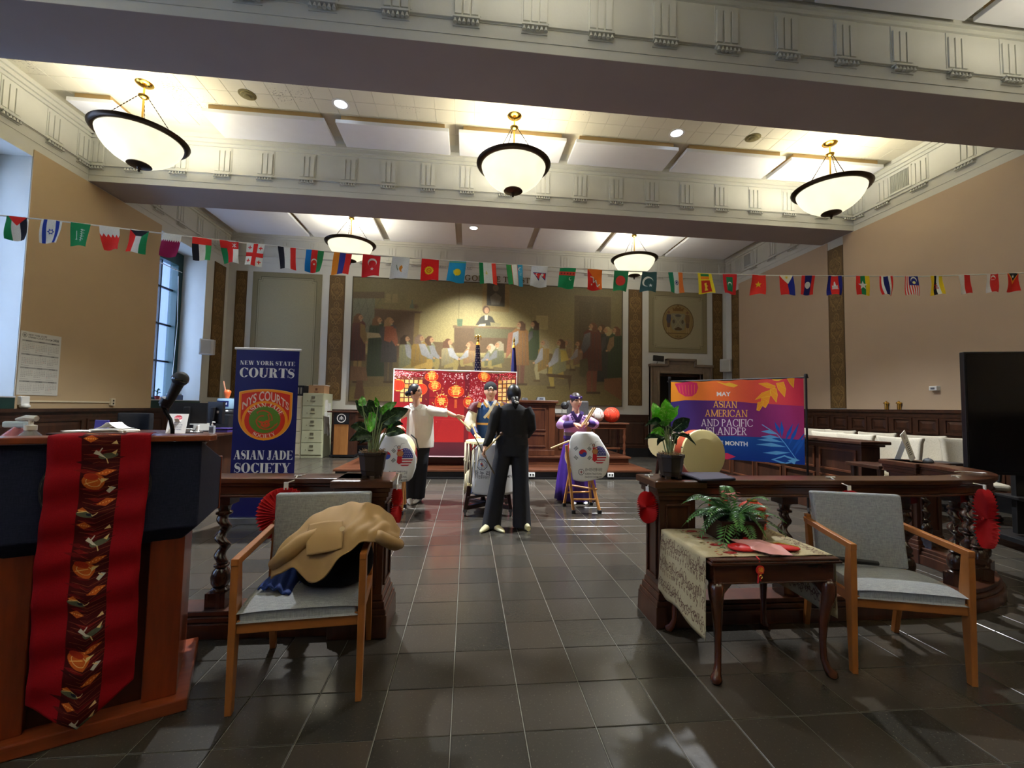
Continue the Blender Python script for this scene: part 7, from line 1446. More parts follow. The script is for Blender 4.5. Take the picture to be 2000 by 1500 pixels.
for k in range(26): a, d = rf.uniform(0, 6.3), rf.uniform(.0, .10); p = Vector((.01 + d * math.cos(a), d * math.sin(a) * .6, .22 + rf.uniform(-.01, .05))); w = Vector((rf.uniform(-.03, .03), rf.uniform(-.02, .02), rf.uniform(-.005, .02))); s_ = w.cross(Vector((0, 0, 1))) * .5; q.add([p - w * .5, p + s_, p + w * .6, p - s_], [(0, 1, 2, 3)])
obj('red_leaves', q, mat('rust_red_leaf', (166, 62, 44), .6, var=.2, vs=30), fern)
t = thing('honeycomb_lantern', 'small red honeycomb paper lantern behind the fern planter', 'lantern', (1.735, 2.50, .612)); q = MB(); q.lathe([(.02, 0)] + [(.055 + .02 * math.sin(PI * k / 8) + (.012 if k % 2 else 0), .012 + .02 * k) for k in range(9)] + [(.02, .19)], n=20); obj('shade', q, mat('orange_red_paper', (226, 70, 44), .7), t); q = MB(); q.lathe([(.03, .188), (.03, .196)], n=14); obj('cap', q, gold, t)
red_s = mat('red_satin', (214, 30, 34), .4)
t = thing('red_packet', 'red paper bag under the pink sheet at the front of the floral cloth, left one', 'packet', (1.475, 2.20, .611)); q = MB(); q.ell((0, 0, .012), (.085, .06, .016), 18, 8); obj('pouch', q, red_s, t, smooth=180); q = MB(); q.tube([(.05, .05, .015), (.075, .09, .02), (.06, .13, .02)], [.012, .018, .008], 8); obj('bow', q, red_s, t, smooth=180)
t = thing('red_packet', 'red paper bag under the pink sheet at the front of the floral cloth, right one', 'packet', (1.68, 2.20, .611), -.35); q = MB(); q.ell((0, 0, .011), (.10, .05, .014), 18, 8); obj('pouch', q, red_s, t, smooth=180); q = MB(); q.tube([(-.08, .0, .02), (0, .01, .028), (.09, 0, .018)], .004, 6); obj('cord', q, gold, t)
t = thing('pink_envelope', 'folded pale pink sheet lying over the red bags on the floral cloth', 'envelope', (1.55, 2.17, .64)); q = MB(); pts = [(-.10, .12), (-.07, -.02), (-.0, -.085), (.085, -.125), (.10, -.02), (.04, .06)]; q.add([(x, y, .012 * math.sin(x * 30) + (.0 if y > -.07 else -.018)) for x, y in pts] + [(0, 0, .014)], [(i, (i + 1) % 6, 6)[::-1] for i in range(6)]); obj('sheet', q, mat('pale_pink', (224, 160, 158), .5), t, sol=.002)
t = thing('lucky_charm', 'red hanging charm with a gold character at the table edge', 'charm', (1.47, 2.07, .60)); q = MB(); q.tube([(0, .02, .012), (0, -.0, .004), (0, -.006, -.03)], .004, 6); q.tube([(-.006, -.006, -.06), (-.012, -.006, -.11)], .004, 6); q.tube([(.004, -.006, -.06), (.002, -.006, -.10)], .004, 6); obj('cord', q, red_s, t)
c = Canvas(128, 128, (214, 44, 34)); c.ring(64, 64, 56, 56, 5, (244, 176, 60)); c.text('福', 64, 92, 62, (250, 196, 70), anchor='c', fat=.012); q = MB(); q.lathe([(.001, -.004), (.021, -.004), (.023, 0), (.001, .004)], (0, -.008, -.045), 20, RX(PI / 2)); o = obj('disc', q, red_s, t); q = MB(); q.quad((-.0165, -.0128, -.0615), (.0165, -.0128, -.0615), (.0165, -.0128, -.0285), (-.0165, -.0128, -.0285)); obj('character', q, c.mat('charm_print', .4), o); q = MB(); q.lathe([(.008, 0), (.010, .002), (.008, .004)], (.002, -.008, -.078), 10, RX(PI / 2), caps=False); obj('ring', q, gold, t)
# ---------------------------------------------------------------- people
skin_m = mat('skin', (214, 166, 140), .55, var=.04, vs=20); hair_m = mat('black_hair', (20, 17, 17), .4, var=.2, vs=60); lip_m = mat('lip', (176, 84, 84), .5); eye_m = mat('eye_dark', (30, 22, 20), .25); eyew_m = mat('eye_white', (226, 222, 216), .4)
g = lambda x, s: math.exp(-(x / s) ** 2)
def head_fn(x, y, z):       # unit directions -> metres; y is the facing direction
    X, Y, Z = x * .075, y * .094, z * .116
    if z < 0: t_ = (-z) ** 1.4; X *= 1 - .34 * t_; Y *= (1 - .06 * t_) if y > 0 else (1 - .42 * t_)
    if z > .3: X *= 1 + .04 * (z - .3)
    if y > 0:
        ax = abs(X)
        Y += .019 * g(X, .012) * g(Z + .016, .020) + .007 * g(X, .008) * g(Z - .008, .018)
        Y -= .009 * g(ax - .030, .014) * g(Z - .012, .011); Y += .004 * g(ax - .028, .024) * g(Z - .034, .009)
        Y += .006 * g(X, .020) * g(Z + .056, .009) + .007 * g(X, .020) * g(Z + .094, .014) + .003 * g(ax - .045, .016) * g(Z + .03, .02)
    return Vector((X, Y, Z))
def frame(c, yaw, pitch=0., roll=0.): return Matrix.Translation(c) @ Matrix.Rotation(yaw, 4, 'Z') @ Matrix.Rotation(pitch, 4, 'X') @ Matrix.Rotation(roll, 4, 'Y')
def add_head(q, F, s=1.):
    nu, nv = 44, 36; rings = []
    for j in range(nv + 1):
        a = -PI / 2 + PI * j / nv; rings.append([F @ (head_fn(max(math.cos(a), 1e-3) * math.sin(-b), max(math.cos(a), 1e-3) * math.cos(b), math.sin(a)) * s) for b in [2 * PI * i / nu for i in range(nu)]])
    q.loft(rings)
    for sg in (-1, 1): q.ell(F @ Vector((sg * .073 * s, -.008 * s, -.004 * s)), (.010 * s, .020 * s, .030 * s), 10, 8, F.to_3x3())
def face_parts(p, F, s=1., smile=0., lip=True):
    R3 = F.to_3x3()
    for sg in (-1, 1):
        q = MB(); q.ell(F @ Vector((sg * .030 * s, .0815 * s, .011 * s)), (.0125 * s, .006 * s, .0045 * s), 12, 8, R3); o = obj('eye', q, eyew_m, p, smooth=180, world=True)
        q = MB(); q.ell(F @ Vector((sg * .030 * s, .0855 * s, .0115 * s)), (.0062 * s, .0035 * s, .0045 * s), 10, 8, R3); obj('iris', q, eye_m, o, smooth=180, world=True)
        q = MB(); q.tube([F @ Vector((sg * u * s, (.0885 - .0009 * ((u - .016) * 1000) ** 2 * .012) * s, (.034 + h) * s)) for u, h in ((.015, -.001), (.027, .003), (.038, .002), (.046, -.003))], [.0022 * s, .003 * s, .0028 * s, .0014 * s], 6); obj('eyebrow', q, hair_m, p, smooth=180, world=True)
        q = MB(); q.tube([F @ Vector((sg * u * s, (.0855 - (u - .03) ** 2 * 8) * s, (.0165 + h) * s)) for u, h in ((.016, -.003), (.026, .001), (.036, .0), (.045, -.004))], .0018 * s, 5); obj('eyelid', q, hair_m, p, smooth=180, world=True)
    q = MB(); q.ell(F @ Vector((0, .0915 * s, -.054 * s)), (.021 * s, .005 * s, .0045 * s), 14, 6, R3); q.ell(F @ Vector((0, .0910 * s, -.061 * s)), (.017 * s, .005 * s, .005 * s), 14, 6, R3); obj('lips', q, lip_m, p, smooth=180, world=True)
def hand(q, wrist, f, n, thumb, curl=(.3, .3, .3, .3), spread=.0, s=1., thumb_ang=.7):
    """palm + four fingers + thumb; f forward, n palm normal (side the fingers curl to), thumb = +1/-1 side"""
    f = Vector(f).normalized(); n = Vector(n); n = (n - f * n.dot(f)).normalized(); sd = f.cross(n) * thumb; w = Vector(wrist)
    P = lambda a, b_, c: w + f * (a * s) + sd * (b_ * s) + n * (c * s)
    rings = []
    for a, hw, th in ((0, .024, .017), (.03, .034, .016), (.06, .040, .0145), (.085, .041, .013), (.094, .036, .010)): rings.append([P(a, hw * math.cos(t_), th * math.sin(t_)) for t_ in [2 * PI * k / 12 for k in range(12)]])
    q.loft(rings)
    for k, (off, L) in enumerate(((.029, .066), (.010, .075), (-.010, .070), (-.028, .055))):
        a0 = P(.078, off * .95, 0); d = (f + sd * (spread * (1.2 - k * .8))).normalized(); ang = curl[k]; pts = [a0]
        for j, fr in enumerate((.46, .30, .24)):
            c_, s_ = math.cos(ang * (j + .6)), math.sin(ang * (j + .6)); pts.append(pts[-1] + (d * c_ + n * s_) * (L * fr * s))
        q.tube([a0 - d * .02 * s] + pts, [.0088 * s, .0088 * s, .0082 * s, .0074 * s, .006 * s], 8)
    b0 = P(.022, .026, .004); d1 = (f * math.cos(thumb_ang) + sd * math.sin(thumb_ang) + n * .25).normalized(); b1 = b0 + d1 * .042 * s; b2 = b1 + (d1 + f * .35 + n * .2).normalized() * .03 * s; b3 = b2 + (d1 + f * .6 + n * .35).normalized() * .022 * s
    q.tube([b0, b1, b2, b3], [.012 * s, .0105 * s, .0092 * s, .007 * s], 8)
def ering(cx, cy, z, rx, ry, n=28, fold=0., nf=9, ph=0., rot=0.):
    out = []
    for k in range(n):
        a = 2 * PI * k / n; m_ = 1 + fold * math.sin(nf * a + ph); x, y = rx * m_ * math.cos(a), ry * m_ * math.sin(a); out.append((cx + x * math.cos(rot) - y * math.sin(rot), cy + x * math.sin(rot) + y * math.cos(rot), z))
    return out
def trunk(q, rings): q.loft([ering(*r) for r in sorted(rings, key=lambda r: r[2])])
def shoe(t, c, ang, m_, L=.25):
    q = MB(); F = Matrix.Translation(c) @ RZ(ang); rr = []
    for y, w, h in ((-.10, .024, .055), (-.06, .034, .075), (0, .038, .07), (.06, .042, .05), (.12, .030, .035), (.16, .010, .02)): rr.append([F @ Vector((w * math.cos(a), y * L / .26, max(0, h * .5 + h * .5 * math.sin(a)))) for a in [2 * PI * k / 12 for k in range(12)]])
    q.loft(rr); obj('shoe', q, m_, t, smooth=60, world=True)
def stick(loc, a, b_, r0, r1, lb, m_, ball=0.):
    t = thing('drumstick', lb, 'drumstick', loc); q = MB(); A, B = Vector(a) - Vector(loc), Vector(b_) - Vector(loc); q.tube([A, A.lerp(B, .5), B], [r0, (r0 + r1) / 2, r1], 10); obj('shaft', q, m_, t, smooth=60)
    if ball: q = MB(); q.ell(B, (ball, ball, ball), 12, 8); obj('tip', q, mat('brown_tip', (92, 60, 40), .5), t, smooth=180)
    return t
pale_wood = mat('pale_stick_wood', (222, 190, 138), .5, var=.06)

# 1 -- woman in black, back to the camera
t = thing('person', 'woman in black sweater and wide black trousers with low ponytail, seen from behind', 'person', (.5, 4.9, 0))
blk = mat('black_knit', (21, 20, 23), .85, bump=.15, bs=300); blkp = mat('black_trouser', (17, 18, 26), .8, bump=.08, bs=200)
F = frame((.522, 4.93, 1.478), 0.08, -.12)
q = MB(); add_head(q, F, .98); q.tube([(.515, 4.885, 1.28), (.517, 4.885, 1.36), (.522, 4.90, 1.44)], [.062, .05, .052], 14)
trunk(q, [(.51, 4.88, z, rx, ry) for z, rx, ry in ((.80, .12, .085), (.95, .11, .08), (1.10, .105, .075), (1.25, .14, .08), (1.32, .10, .06))])
for x0, x1 in ((.42, .30), (.58, .64)): q.tube([(x0, 4.88, .86), ((x0 + x1) / 2, 4.87, .48), (x1, 4.89, .10)], [.075, .055, .04], 12)
q.tube([(.345, 4.87, 1.30), (.29, 4.82, 1.06), (.20, 4.76, .885)], [.045, .036, .026], 12); q.tube([(.675, 4.87, 1.30), (.725, 4.88, 1.10), (.62, 5.02, 1.02)], [.045, .036, .026], 12)
hand(q, (.20, 4.76, .895), (-.30, -.25, -.9), (.8, -.1, -.25), -1, (1.0, 1.0, 1.05, 1.1), 0, .95, .5); hand(q, (.62, 5.02, 1.02), (-.8, .5, .1), (0, .3, -1), 1, (.7, .7, .7, .7), 0, .9)
obj('body', q, skin_m, t, remesh=.0055, sm=2, world=True); face_parts(t, F, .98)
q = MB(); trunk(q, [(.508, 4.885, z, rx, ry, 28, f, 7, 1) for z, rx, ry, f in ((1.0, .178, .125, .02), (1.06, .176, .125, .015), (1.16, .180, .12, .01), (1.25, .192, .11, .01), (1.31, .180, .095, 0), (1.35, .130, .075, 0), (1.385, .066, .06, 0))])
q.tube([(.36, 4.88, 1.33), (.315, 4.86, 1.25), (.272, 4.83, 1.07), (.235, 4.79, .97), (.208, 4.765, .905)], [.062, .068, .058, .048, .040], 14); q.tube([(.66, 4.88, 1.33), (.70, 4.875, 1.25), (.728, 4.89, 1.11), (.69, 4.97, 1.03), (.63, 5.02, 1.02)], [.062, .068, .058, .05, .042], 14)
obj('sweater', q, blk, t, remesh=.009, sm=3, world=True)
q = MB()
for cx, hx, ph in ((.425, .296, 0), (.592, .630, 2)):
    q.loft([ering(cx + (hx - cx) * d, 4.885 - .01 * d, z, rx, ry, 26, .05 * d, 5, ph) for z, rx, ry, d in ((.018, .105, .12, 1), (.25, .098, .108, .8), (.5, .092, .10, .5), (.72, .098, .108, .25), (.86, .098, .118, .05), (.93, .094, .12, 0))])
q.loft([ering(.508, 4.885, z, rx, ry, 28, .01, 8) for z, rx, ry in ((.80, .19, .13), (.90, .192, .135), (.98, .182, .128), (1.035, .176, .122))]); obj('trousers', q, blkp, t, remesh=.009, sm=2, world=True)
q = MB(); q.loft([ering(.508, 4.885, z, .179, .125, 28) for z in (1.005, 1.04)]); obj('waistband', q, mat('waistband_black', (12, 12, 16), .6), t, smooth=60, world=True)
q = MB(); q.ell(F @ Vector((0, -.012, .018)), (.083, .102, .112), 24, 18, F.to_3x3(), -.75, 1.); q.tube([F @ Vector((0, -.085, -.05)), F @ Vector((0, -.115, -.10)), F @ Vector((0, -.11, -.16))], [.05, .042, .015], 12); obj('hair', q, hair_m, t, remesh=.007, sm=2, world=True)
q = MB(); q.ell(F @ Vector((.008, -.152, -.10)), (.024, .010, .014), 10, 6); q.ell(F @ Vector((-.012, -.150, -.085)), (.012, .008, .010), 8, 6); q.tube([F @ Vector((-.02, -.135, -.045)), F @ Vector((-.018, -.14, -.07))], .004, 6); q.tube([F @ Vector((.012, -.137, -.04)), F @ Vector((.012, -.142, -.06))], .004, 6); obj('hair_clip', q, mat('pearl_white', (236, 232, 222), .3), t, smooth=180, world=True)
crm = mat('cream_shoe', (214, 206, 164), .4); shoe(t, (.245, 4.80, 0), 2.6, crm); shoe(t, (.335, 4.76, 0), 3.5, crm) if False else None; shoe(t, (.34, 4.80, 0), 3.7, crm); shoe(t, (.66, 4.82, 0), .35, crm)
stick((.19, 4.73, .84), (.20, 4.735, .865), (.375, 4.74, 1.05), .011, .008, 'wooden drum mallet with brown ball end held across by the woman in black', pale_wood, .022)
stick((.175, 4.725, .83), (.08, 4.72, 1.02), (.305, 4.73, .615), .006, .010, 'long thin beater hanging down from the hand of the woman in black', mat('dark_beater', (96, 84, 70), .5, var=.5, vs=6))

# 2 -- drummer in blue and gold
t = thing('person', 'drummer in royal blue vest with gold trim and black cap standing behind the rope-laced drum', 'person', (.31, 6.06, 0))
blue = mat('royal_blue_silk', (22, 66, 120), .5, bump=.05, bs=60); navyc = mat('navy_brocade', (26, 34, 84), .5, var=.3, vs=60); goldc = mat('gold_brocade', (214, 160, 84), .5, var=.3, vs=120); ivoryc = mat('ivory_silk', (226, 218, 196), .6); burg = mat('burgundy_silk', (92, 26, 40), .55)
F = frame((.312, 6.03, 1.562), PI, -.05)
q = MB(); add_head(q, F, 1.12); q.tube([(.315, 6.07, 1.38), (.314, 6.06, 1.50)], [.066, .062], 14)
trunk(q, [(.32, 6.08, z, rx, ry) for z, rx, ry in ((.85, .13, .095), (1.05, .13, .09), (1.25, .15, .09), (1.36, .11, .07))])
for x0 in (.24, .40): q.tube([(x0, 6.08, .90), (x0, 6.08, .5), (x0, 6.1, .08)], [.085, .06, .045], 12)
q.tube([(.13, 6.06, 1.34), (.04, 6.02, 1.12), (.115, 5.86, .95)], [.05, .04, .03], 12); q.tube([(.51, 6.06, 1.34), (.57, 6.02, 1.12), (.50, 5.88, .96)], [.05, .04, .03], 12)
hand(q, (.115, 5.86, .955), (.2, -.85, -.35), (0, .3, -1), 1, (.9, .9, .95, 1.0), 0, 1., .5); hand(q, (.50, 5.88, .96), (-.2, -.85, -.3), (0, .3, -1), -1, (.9, .9, .95, 1.0), 0, 1., .5)
obj('body', q, skin_m, t, remesh=.006, sm=2, world=True); face_parts(t, F, 1.12)
q = MB(); trunk(q, [(.32, 6.08, z, rx, ry, 28, f, 8) for z, rx, ry, f in ((.12, .30, .22, .05), (.5, .26, .2, .04), (.80, .225, .165, .03), (.98, .20, .145, .01), (1.08, .195, .14, 0), (1.2, .205, .135, 0), (1.3, .215, .125, 0), (1.365, .185, .105, 0), (1.41, .11, .085, 0), (1.43, .07, .07, 0))]); obj('vest', q, blue, t, remesh=.010, sm=2, world=True)
for s in (-1, 1):
    q = MB(); q.tube([(.315 + s * .15, 6.07, 1.375), (.315 + s * .225, 6.05, 1.34), (.315 + s * .262, 6.035, 1.265)], [.055, .072, .082], 14)
    obj('cap_sleeve', q, burg, t, remesh=.009, sm=2, world=True)
for s in (-1, 1):
    q = MB(); q.tube([(.315 + s * .22, 6.05, 1.32), (.315 + s * .262, 6.035, 1.22), (.315 + s * .285, 6.01, 1.12), (.315 + s * .262, 5.96, 1.04), (.315 + s * .235, 5.93, 1.01)], [.06, .075, .085, .075, .045], 14)
    obj('puffed_sleeve', q, ivoryc, t, remesh=.009, sm=2, world=True)
for s in (-1, 1): q = MB(); q.tube([(.315 + s * .24, 5.94, 1.03), (.315 + s * .20, 5.87, .955)], [.052, .043], 14); obj('cuff', q, navyc, t, smooth=60, world=True)
def band(pts, w, off=0.): q.loft([[(x - w / 2, y - .006, z), (x + w / 2, y - .006, z), (x + w / 2, y + .006, z), (x - w / 2, y + .006, z)] for x, y, z in pts])
def strap(name, m_, pts, w, th=.012):
    q = MB(); P = [Vector(p) for p in pts]; rr = []
    for i, p in enumerate(P):
        d = (P[min(i + 1, len(P) - 1)] - P[max(i - 1, 0)]).normalized(); sd = d.cross(Vector((0, -1, 0))).normalized(); o = Vector((0, -th / 2, 0)); rr.append([p - sd * w / 2 + o, p + sd * w / 2 + o, p + sd * w / 2 - o, p - sd * w / 2 - o])
    q.loft(rr); return obj(name, q, m_, t, world=True)
strap('collar', ivoryc, [(.235, 6.01, 1.44), (.275, 5.975, 1.38), (.335, 5.955, 1.29), (.36, 5.948, 1.245)], .03); strap('collar', ivoryc, [(.395, 6.01, 1.44), (.36, 5.975, 1.38), (.29, 5.95, 1.26), (.225, 5.945, 1.185)], .034)
strap('gold_trim', goldc, [(.42, 5.99, 1.40), (.385, 5.968, 1.34), (.32, 5.948, 1.24), (.275, 5.943, 1.185)], .042); strap('gold_trim', goldc, [(.215, 6.0, 1.41), (.245, 5.985, 1.37), (.27, 5.972, 1.335)], .03); strap('gold_trim', goldc, [(.17, 6.0, 1.40), (.155, 5.985, 1.36), (.15, 5.98, 1.33)], .05); strap('gold_trim', goldc, [(.465, 6.0, 1.40), (.48, 5.985, 1.36), (.485, 5.98, 1.33)], .05)
q = MB(); q.loft([ering(.32, 6.08, z, .204, .149, 28) for z in (1.085, 1.115)]); obj('belt', q, goldc, t, smooth=60, world=True); q = MB(); q.lathe([(.001, 0), (.045, .002), (.042, .014), (.02, .02), (.001, .022)], (.375, 5.936, 1.10), 16, RX(PI / 2)); obj('buckle', q, gold, t, smooth=60, world=True)
q = MB(); q.ell(F @ Vector((0, -.012, .05)), (.094, .116, .094), 24, 16, F.to_3x3(), -.35, 1.); obj('cap', q, mat('black_velvet', (16, 16, 19), .8), t, smooth=180, world=True); q = MB(); [q.ell(F @ Vector((sx * .02, .108 - abs(sx) * .006, .062 - .012 * abs(sx))), (.012, .006, .012), 8, 6) for sx in (-1, 0, 1)]; obj('cap_badge', q, mat('pearl_white', (236, 232, 222)), t, smooth=180, world=True)
q = MB(); q.ell(F @ Vector((0, -.03, -.01)), (.084, .085, .08), 20, 14, F.to_3x3()); obj('hair', q, hair_m, t, smooth=180, world=True)
for x in (.24, .40): shoe(t, (x, 6.04, 0), PI, mat('black_shoe', (20, 20, 22), .4))
t.matrix_basis = T(.318, 6.22, 0)
stick((.135, 5.93, .93), (.062, 5.96, 1.10), (.17, 5.87, .86), .010, .012, 'pale wrapped drum stick by the left cuff of the drummer in blue', pale_wood)

# 3 -- woman in a white shirt pointing with an outstretched arm
t = thing('person', 'woman in white shirt and black wide trousers stretching out her arm, hair in a bun', 'person', (-.70, 6.2, 0))
wht = mat('white_cotton', (222, 218, 206), .8, bump=.12, bs=26)
F = frame((-.738, 6.19, 1.528), -2.05, .02)
q = MB(); add_head(q, F, 1.0); q.tube([(-.715, 6.22, 1.30), (-.715, 6.215, 1.38), (-.735, 6.21, 1.46)], [.06, .046, .05], 14)
trunk(q, [(-.69, 6.23, z, rx, ry) for z, rx, ry in ((.80, .12, .09), (.98, .10, .075), (1.15, .115, .075), (1.26, .13, .075), (1.32, .08, .055))])
for x0, x1 in ((-.76, -.76), (-.62, -.69)): q.tube([(x0, 6.23, .88), (x1, 6.23, .48), (x1, 6.25, .07)], [.08, .055, .04], 12)
q.tube([(-.545, 6.21, 1.285), (-.40, 6.17, 1.265), (-.285, 6.13, 1.25), (-.17, 6.09, 1.205)], [.045, .04, .036, .027], 12); q.tube([(-.85, 6.24, 1.28), (-.98, 6.2, 1.17), (-.93, 6.05, 1.06)], [.045, .037, .028], 12)
hand(q, (-.17, 6.09, 1.205), (.93, -.1, -.12), (.05, -.6, -.8), -1, (.10, .05, .1, .2), .30, .95, .9); hand(q, (-.93, 6.05, 1.06), (.3, -.8, -.3), (0, .2, -1), 1, (.7, .7, .7, .7), 0, .95)
obj('body', q, skin_m, t, remesh=.0055, sm=2, world=True); face_parts(t, F, 1.0)
q = MB(); trunk(q, [(-.662, 6.23, z, rx, ry, 30, f, 7, p_) for z, rx, ry, f, p_ in ((.755, .195, .14, .03, 0), (.85, .20, .14, .025, .6), (1.0, .19, .13, .02, 1.2), (1.12, .185, .122, .015, 1.6), (1.22, .18, .112, .01, 2), (1.29, .155, .095, 0, 0), (1.33, .09, .07, 0, 0), (1.355, .06, .058, 0, 0))])
q.tube([(-.56, 6.215, 1.28), (-.48, 6.195, 1.262), (-.39, 6.165, 1.255), (-.295, 6.13, 1.245)], [.075, .07, .064, .055], 14); q.tube([(-.80, 6.24, 1.29), (-.89, 6.23, 1.24), (-.98, 6.19, 1.17), (-.965, 6.13, 1.11)], [.07, .07, .06, .055], 14); obj('shirt', q, wht, t, remesh=.009, sm=2, world=True)
strap('shirt_collar', wht, [(-.785, 6.16, 1.375), (-.775, 6.135, 1.33), (-.735, 6.118, 1.285)], .05); strap('shirt_collar', wht, [(-.645, 6.15, 1.365), (-.655, 6.13, 1.325), (-.695, 6.115, 1.285)], .05); strap('placket', wht, [(-.715, 6.11, 1.27), (-.70, 6.094, 1.1), (-.69, 6.088, .9), (-.685, 6.085, .775)], .032, .01); strap('chest_pocket', wht, [(-.585, 6.116, 1.20), (-.585, 6.106, 1.09)], .09, .008)
q = MB(); q.lathe([(.057, -.02), (.062, 0), (.057, .02)], (-.30, 6.132, 1.247), 16, Matrix.Rotation(PI / 2 - .1, 4, 'Y') @ RZ(0)); obj('rolled_cuff', q, wht, t, smooth=60, world=True)
q = MB()
for cx, hx in ((-.735, -.765), (-.60, -.655)): q.loft([ering(cx + (hx - cx) * d, 6.235, z, rx, ry, 22, .04 * d, 5, cx * 9) for z, rx, ry, d in ((.05, .085, .11, 1), (.3, .085, .10, .7), (.6, .09, .10, .4), (.80, .095, .11, .1), (.9, .09, .11, 0))])
obj('trousers', q, blkp, t, remesh=.010, sm=2, world=True)
q = MB(); q.ell(F @ Vector((0, -.010, .014)), (.081, .100, .110), 24, 18, F.to_3x3() @ Matrix.Rotation(.16, 3, 'X'), -.5, 1.); q.ell(F @ Vector((0, -.125, -.02)), (.042, .036, .042), 16, 12); obj('hair', q, hair_m, t, remesh=.007, sm=2, world=True)
shoe(t, (-.76, 6.14, 0), PI + .2, mat('white_shoe', (206, 204, 200), .5)); shoe(t, (-.66, 6.18, 0), PI - .3, mat('white_shoe', (206, 204, 200)))
stick((-.10, 6.07, 1.15), (-.135, 6.07, 1.185), (.04, 6.0, 1.03), .013, .013, 'thick pale drum stick held by the woman in the white shirt', pale_wood)

# 4 -- drummer in lavender and purple, arms folded over her sticks
t = thing('person', 'drummer in lavender jacket and long purple skirt holding two sticks across her chest', 'person', (1.58, 6.22, 0))
lav = mat('lavender_silk', (204, 158, 222), .5, bump=.04, bs=40); pur = mat('deep_purple_silk', (66, 36, 132), .45, var=.08); purd = mat('dark_purple_brocade', (54, 26, 104), .5, var=.2, vs=50)
F = frame((1.575, 6.20, 1.445), PI + .22, -.06)
q = MB(); add_head(q, F, 1.06); q.tube([(1.578, 6.235, 1.22), (1.577, 6.225, 1.36)], [.06, .05], 14)
trunk(q, [(1.58, 6.24, z, rx, ry) for z, rx, ry in ((.72, .12, .085), (.92, .105, .075), (1.06, .11, .075), (1.18, .13, .075), (1.23, .08, .055))])
for x0 in (1.51, 1.65): q.tube([(x0, 6.24, .80), (x0, 6.24, .45), (x0, 6.25, .06)], [.08, .055, .04], 12)
q.tube([(1.44, 6.23, 1.19), (1.335, 6.15, 1.09), (1.50, 6.03, 1.125)], [.045, .038, .026], 12); q.tube([(1.72, 6.23, 1.19), (1.845, 6.15, 1.10), (1.715, 6.02, 1.14)], [.045, .038, .026], 12)
hand(q, (1.50, 6.03, 1.125), (.93, -.15, -.2), (.1, .5, -.8), -1, (.25, .3, .35, .4), .05, .92, .6); hand(q, (1.715, 6.02, 1.145), (-.9, -.2, -.12), (0, .5, -.8), 1, (.8, .85, .9, .95), 0, .92, .6)
obj('body', q, skin_m, t, remesh=.0055, sm=2, world=True); face_parts(t, F, 1.06)
q = MB(); trunk(q, [(1.58, 6.24, z, rx, ry, 28, f, 7) for z, rx, ry, f in ((.96, .16, .115, .01), (1.05, .168, .115, .01), (1.14, .178, .112, 0), (1.2, .168, .10, 0), (1.245, .12, .08, 0), (1.27, .065, .06, 0))])
q.tube([(1.45, 6.23, 1.205), (1.39, 6.20, 1.15), (1.345, 6.15, 1.105), (1.40, 6.10, 1.108)], [.06, .07, .075, .058], 14); q.tube([(1.71, 6.23, 1.205), (1.78, 6.20, 1.16), (1.84, 6.15, 1.115), (1.79, 6.08, 1.12)], [.06, .07, .075, .058], 14); obj('jacket', q, lav, t, remesh=.009, sm=2, world=True)
for a, b_ in (((1.385, 6.11, 1.105), (1.505, 6.03, 1.122)), ((1.82, 6.11, 1.118), (1.70, 6.025, 1.138))): q = MB(); q.tube([a, b_], [.056, .043], 14); obj('cuff', q, purd, t, smooth=60, world=True)
strap('collar', purd, [(1.505, 6.16, 1.30), (1.525, 6.14, 1.26), (1.56, 6.125, 1.20), (1.60, 6.12, 1.15)], .05); strap('collar', purd, [(1.66, 6.16, 1.30), (1.64, 6.138, 1.26), (1.59, 6.122, 1.17), (1.55, 6.12, 1.12)], .055)
for k, (x, z) in enumerate(((1.49, 1.245), (1.50, 1.215), (1.515, 1.19), (1.68, 1.22), (1.70, 1.20), (1.665, 1.19))): q = MB(); q.ell((x, 6.135, z), (.016, .005, .010), 8, 6, Matrix.Rotation(k, 3, 'Y')); obj('embroidery', q, purd, t, world=True)
q = MB(); q.loft([ering(1.58, 6.24, z, .170, .124, 28) for z in (.945, .995)]); obj('belt', q, mat('grey_sash', (120, 104, 96), .6), t, smooth=60, world=True); q = MB(); q.loft([ering(1.58, 6.24, z, r, r * .72, 28) for z, r in ((.90, .176), (.945, .172))]); obj('waist_wrap', q, purd, t, smooth=60, world=True); q = MB(); q.lathe([(.016, 0), (.026, .004), (.016, .008)], (1.56, 6.114, .97), 14, RX(PI / 2), caps=False); obj('buckle', q, mat('pearl_white', (236, 232, 222)), t, world=True)
q = MB(); q.loft([ering(1.60, 6.25, z, rx, ry, 60, f, 13, z * 2) for z, rx, ry, f in ((.03, .30, .24, .055), (.25, .28, .225, .05), (.5, .25, .20, .04), (.72, .21, .165, .025), (.86, .18, .135, .01), (.92, .168, .12, 0))]); obj('skirt', q, pur, t, smooth=180, world=True)
q = MB(); q.ell(F @ Vector((0, -.010, .020)), (.085, .106, .113), 24, 18, F.to_3x3() @ Matrix.Rotation(.16, 3, 'X'), -.45, 1.); obj('hair', q, mat('dark_brown_hair', (44, 26, 24), .45), t, remesh=.007, sm=2, world=True)
q = MB(); n = 26; q.loft([[F @ Vector(((.084 + e) * math.cos(a), (.105 + e) * math.sin(a) - .006, z - .01 * math.sin(a))) for a in [2 * PI * k / n for k in range(n)]] for z, e in ((.046, .0), (.060, .003), (.082, .0))]); obj('headband', q, purd, t, smooth=60, world=True); q = MB(); q.ell(F @ Vector((0, .103, .055)), (.014, .005, .010), 10, 6, F.to_3x3()); obj('headband_gem', q, mat('pearl_white', (236, 232, 222)), t, smooth=180, world=True)
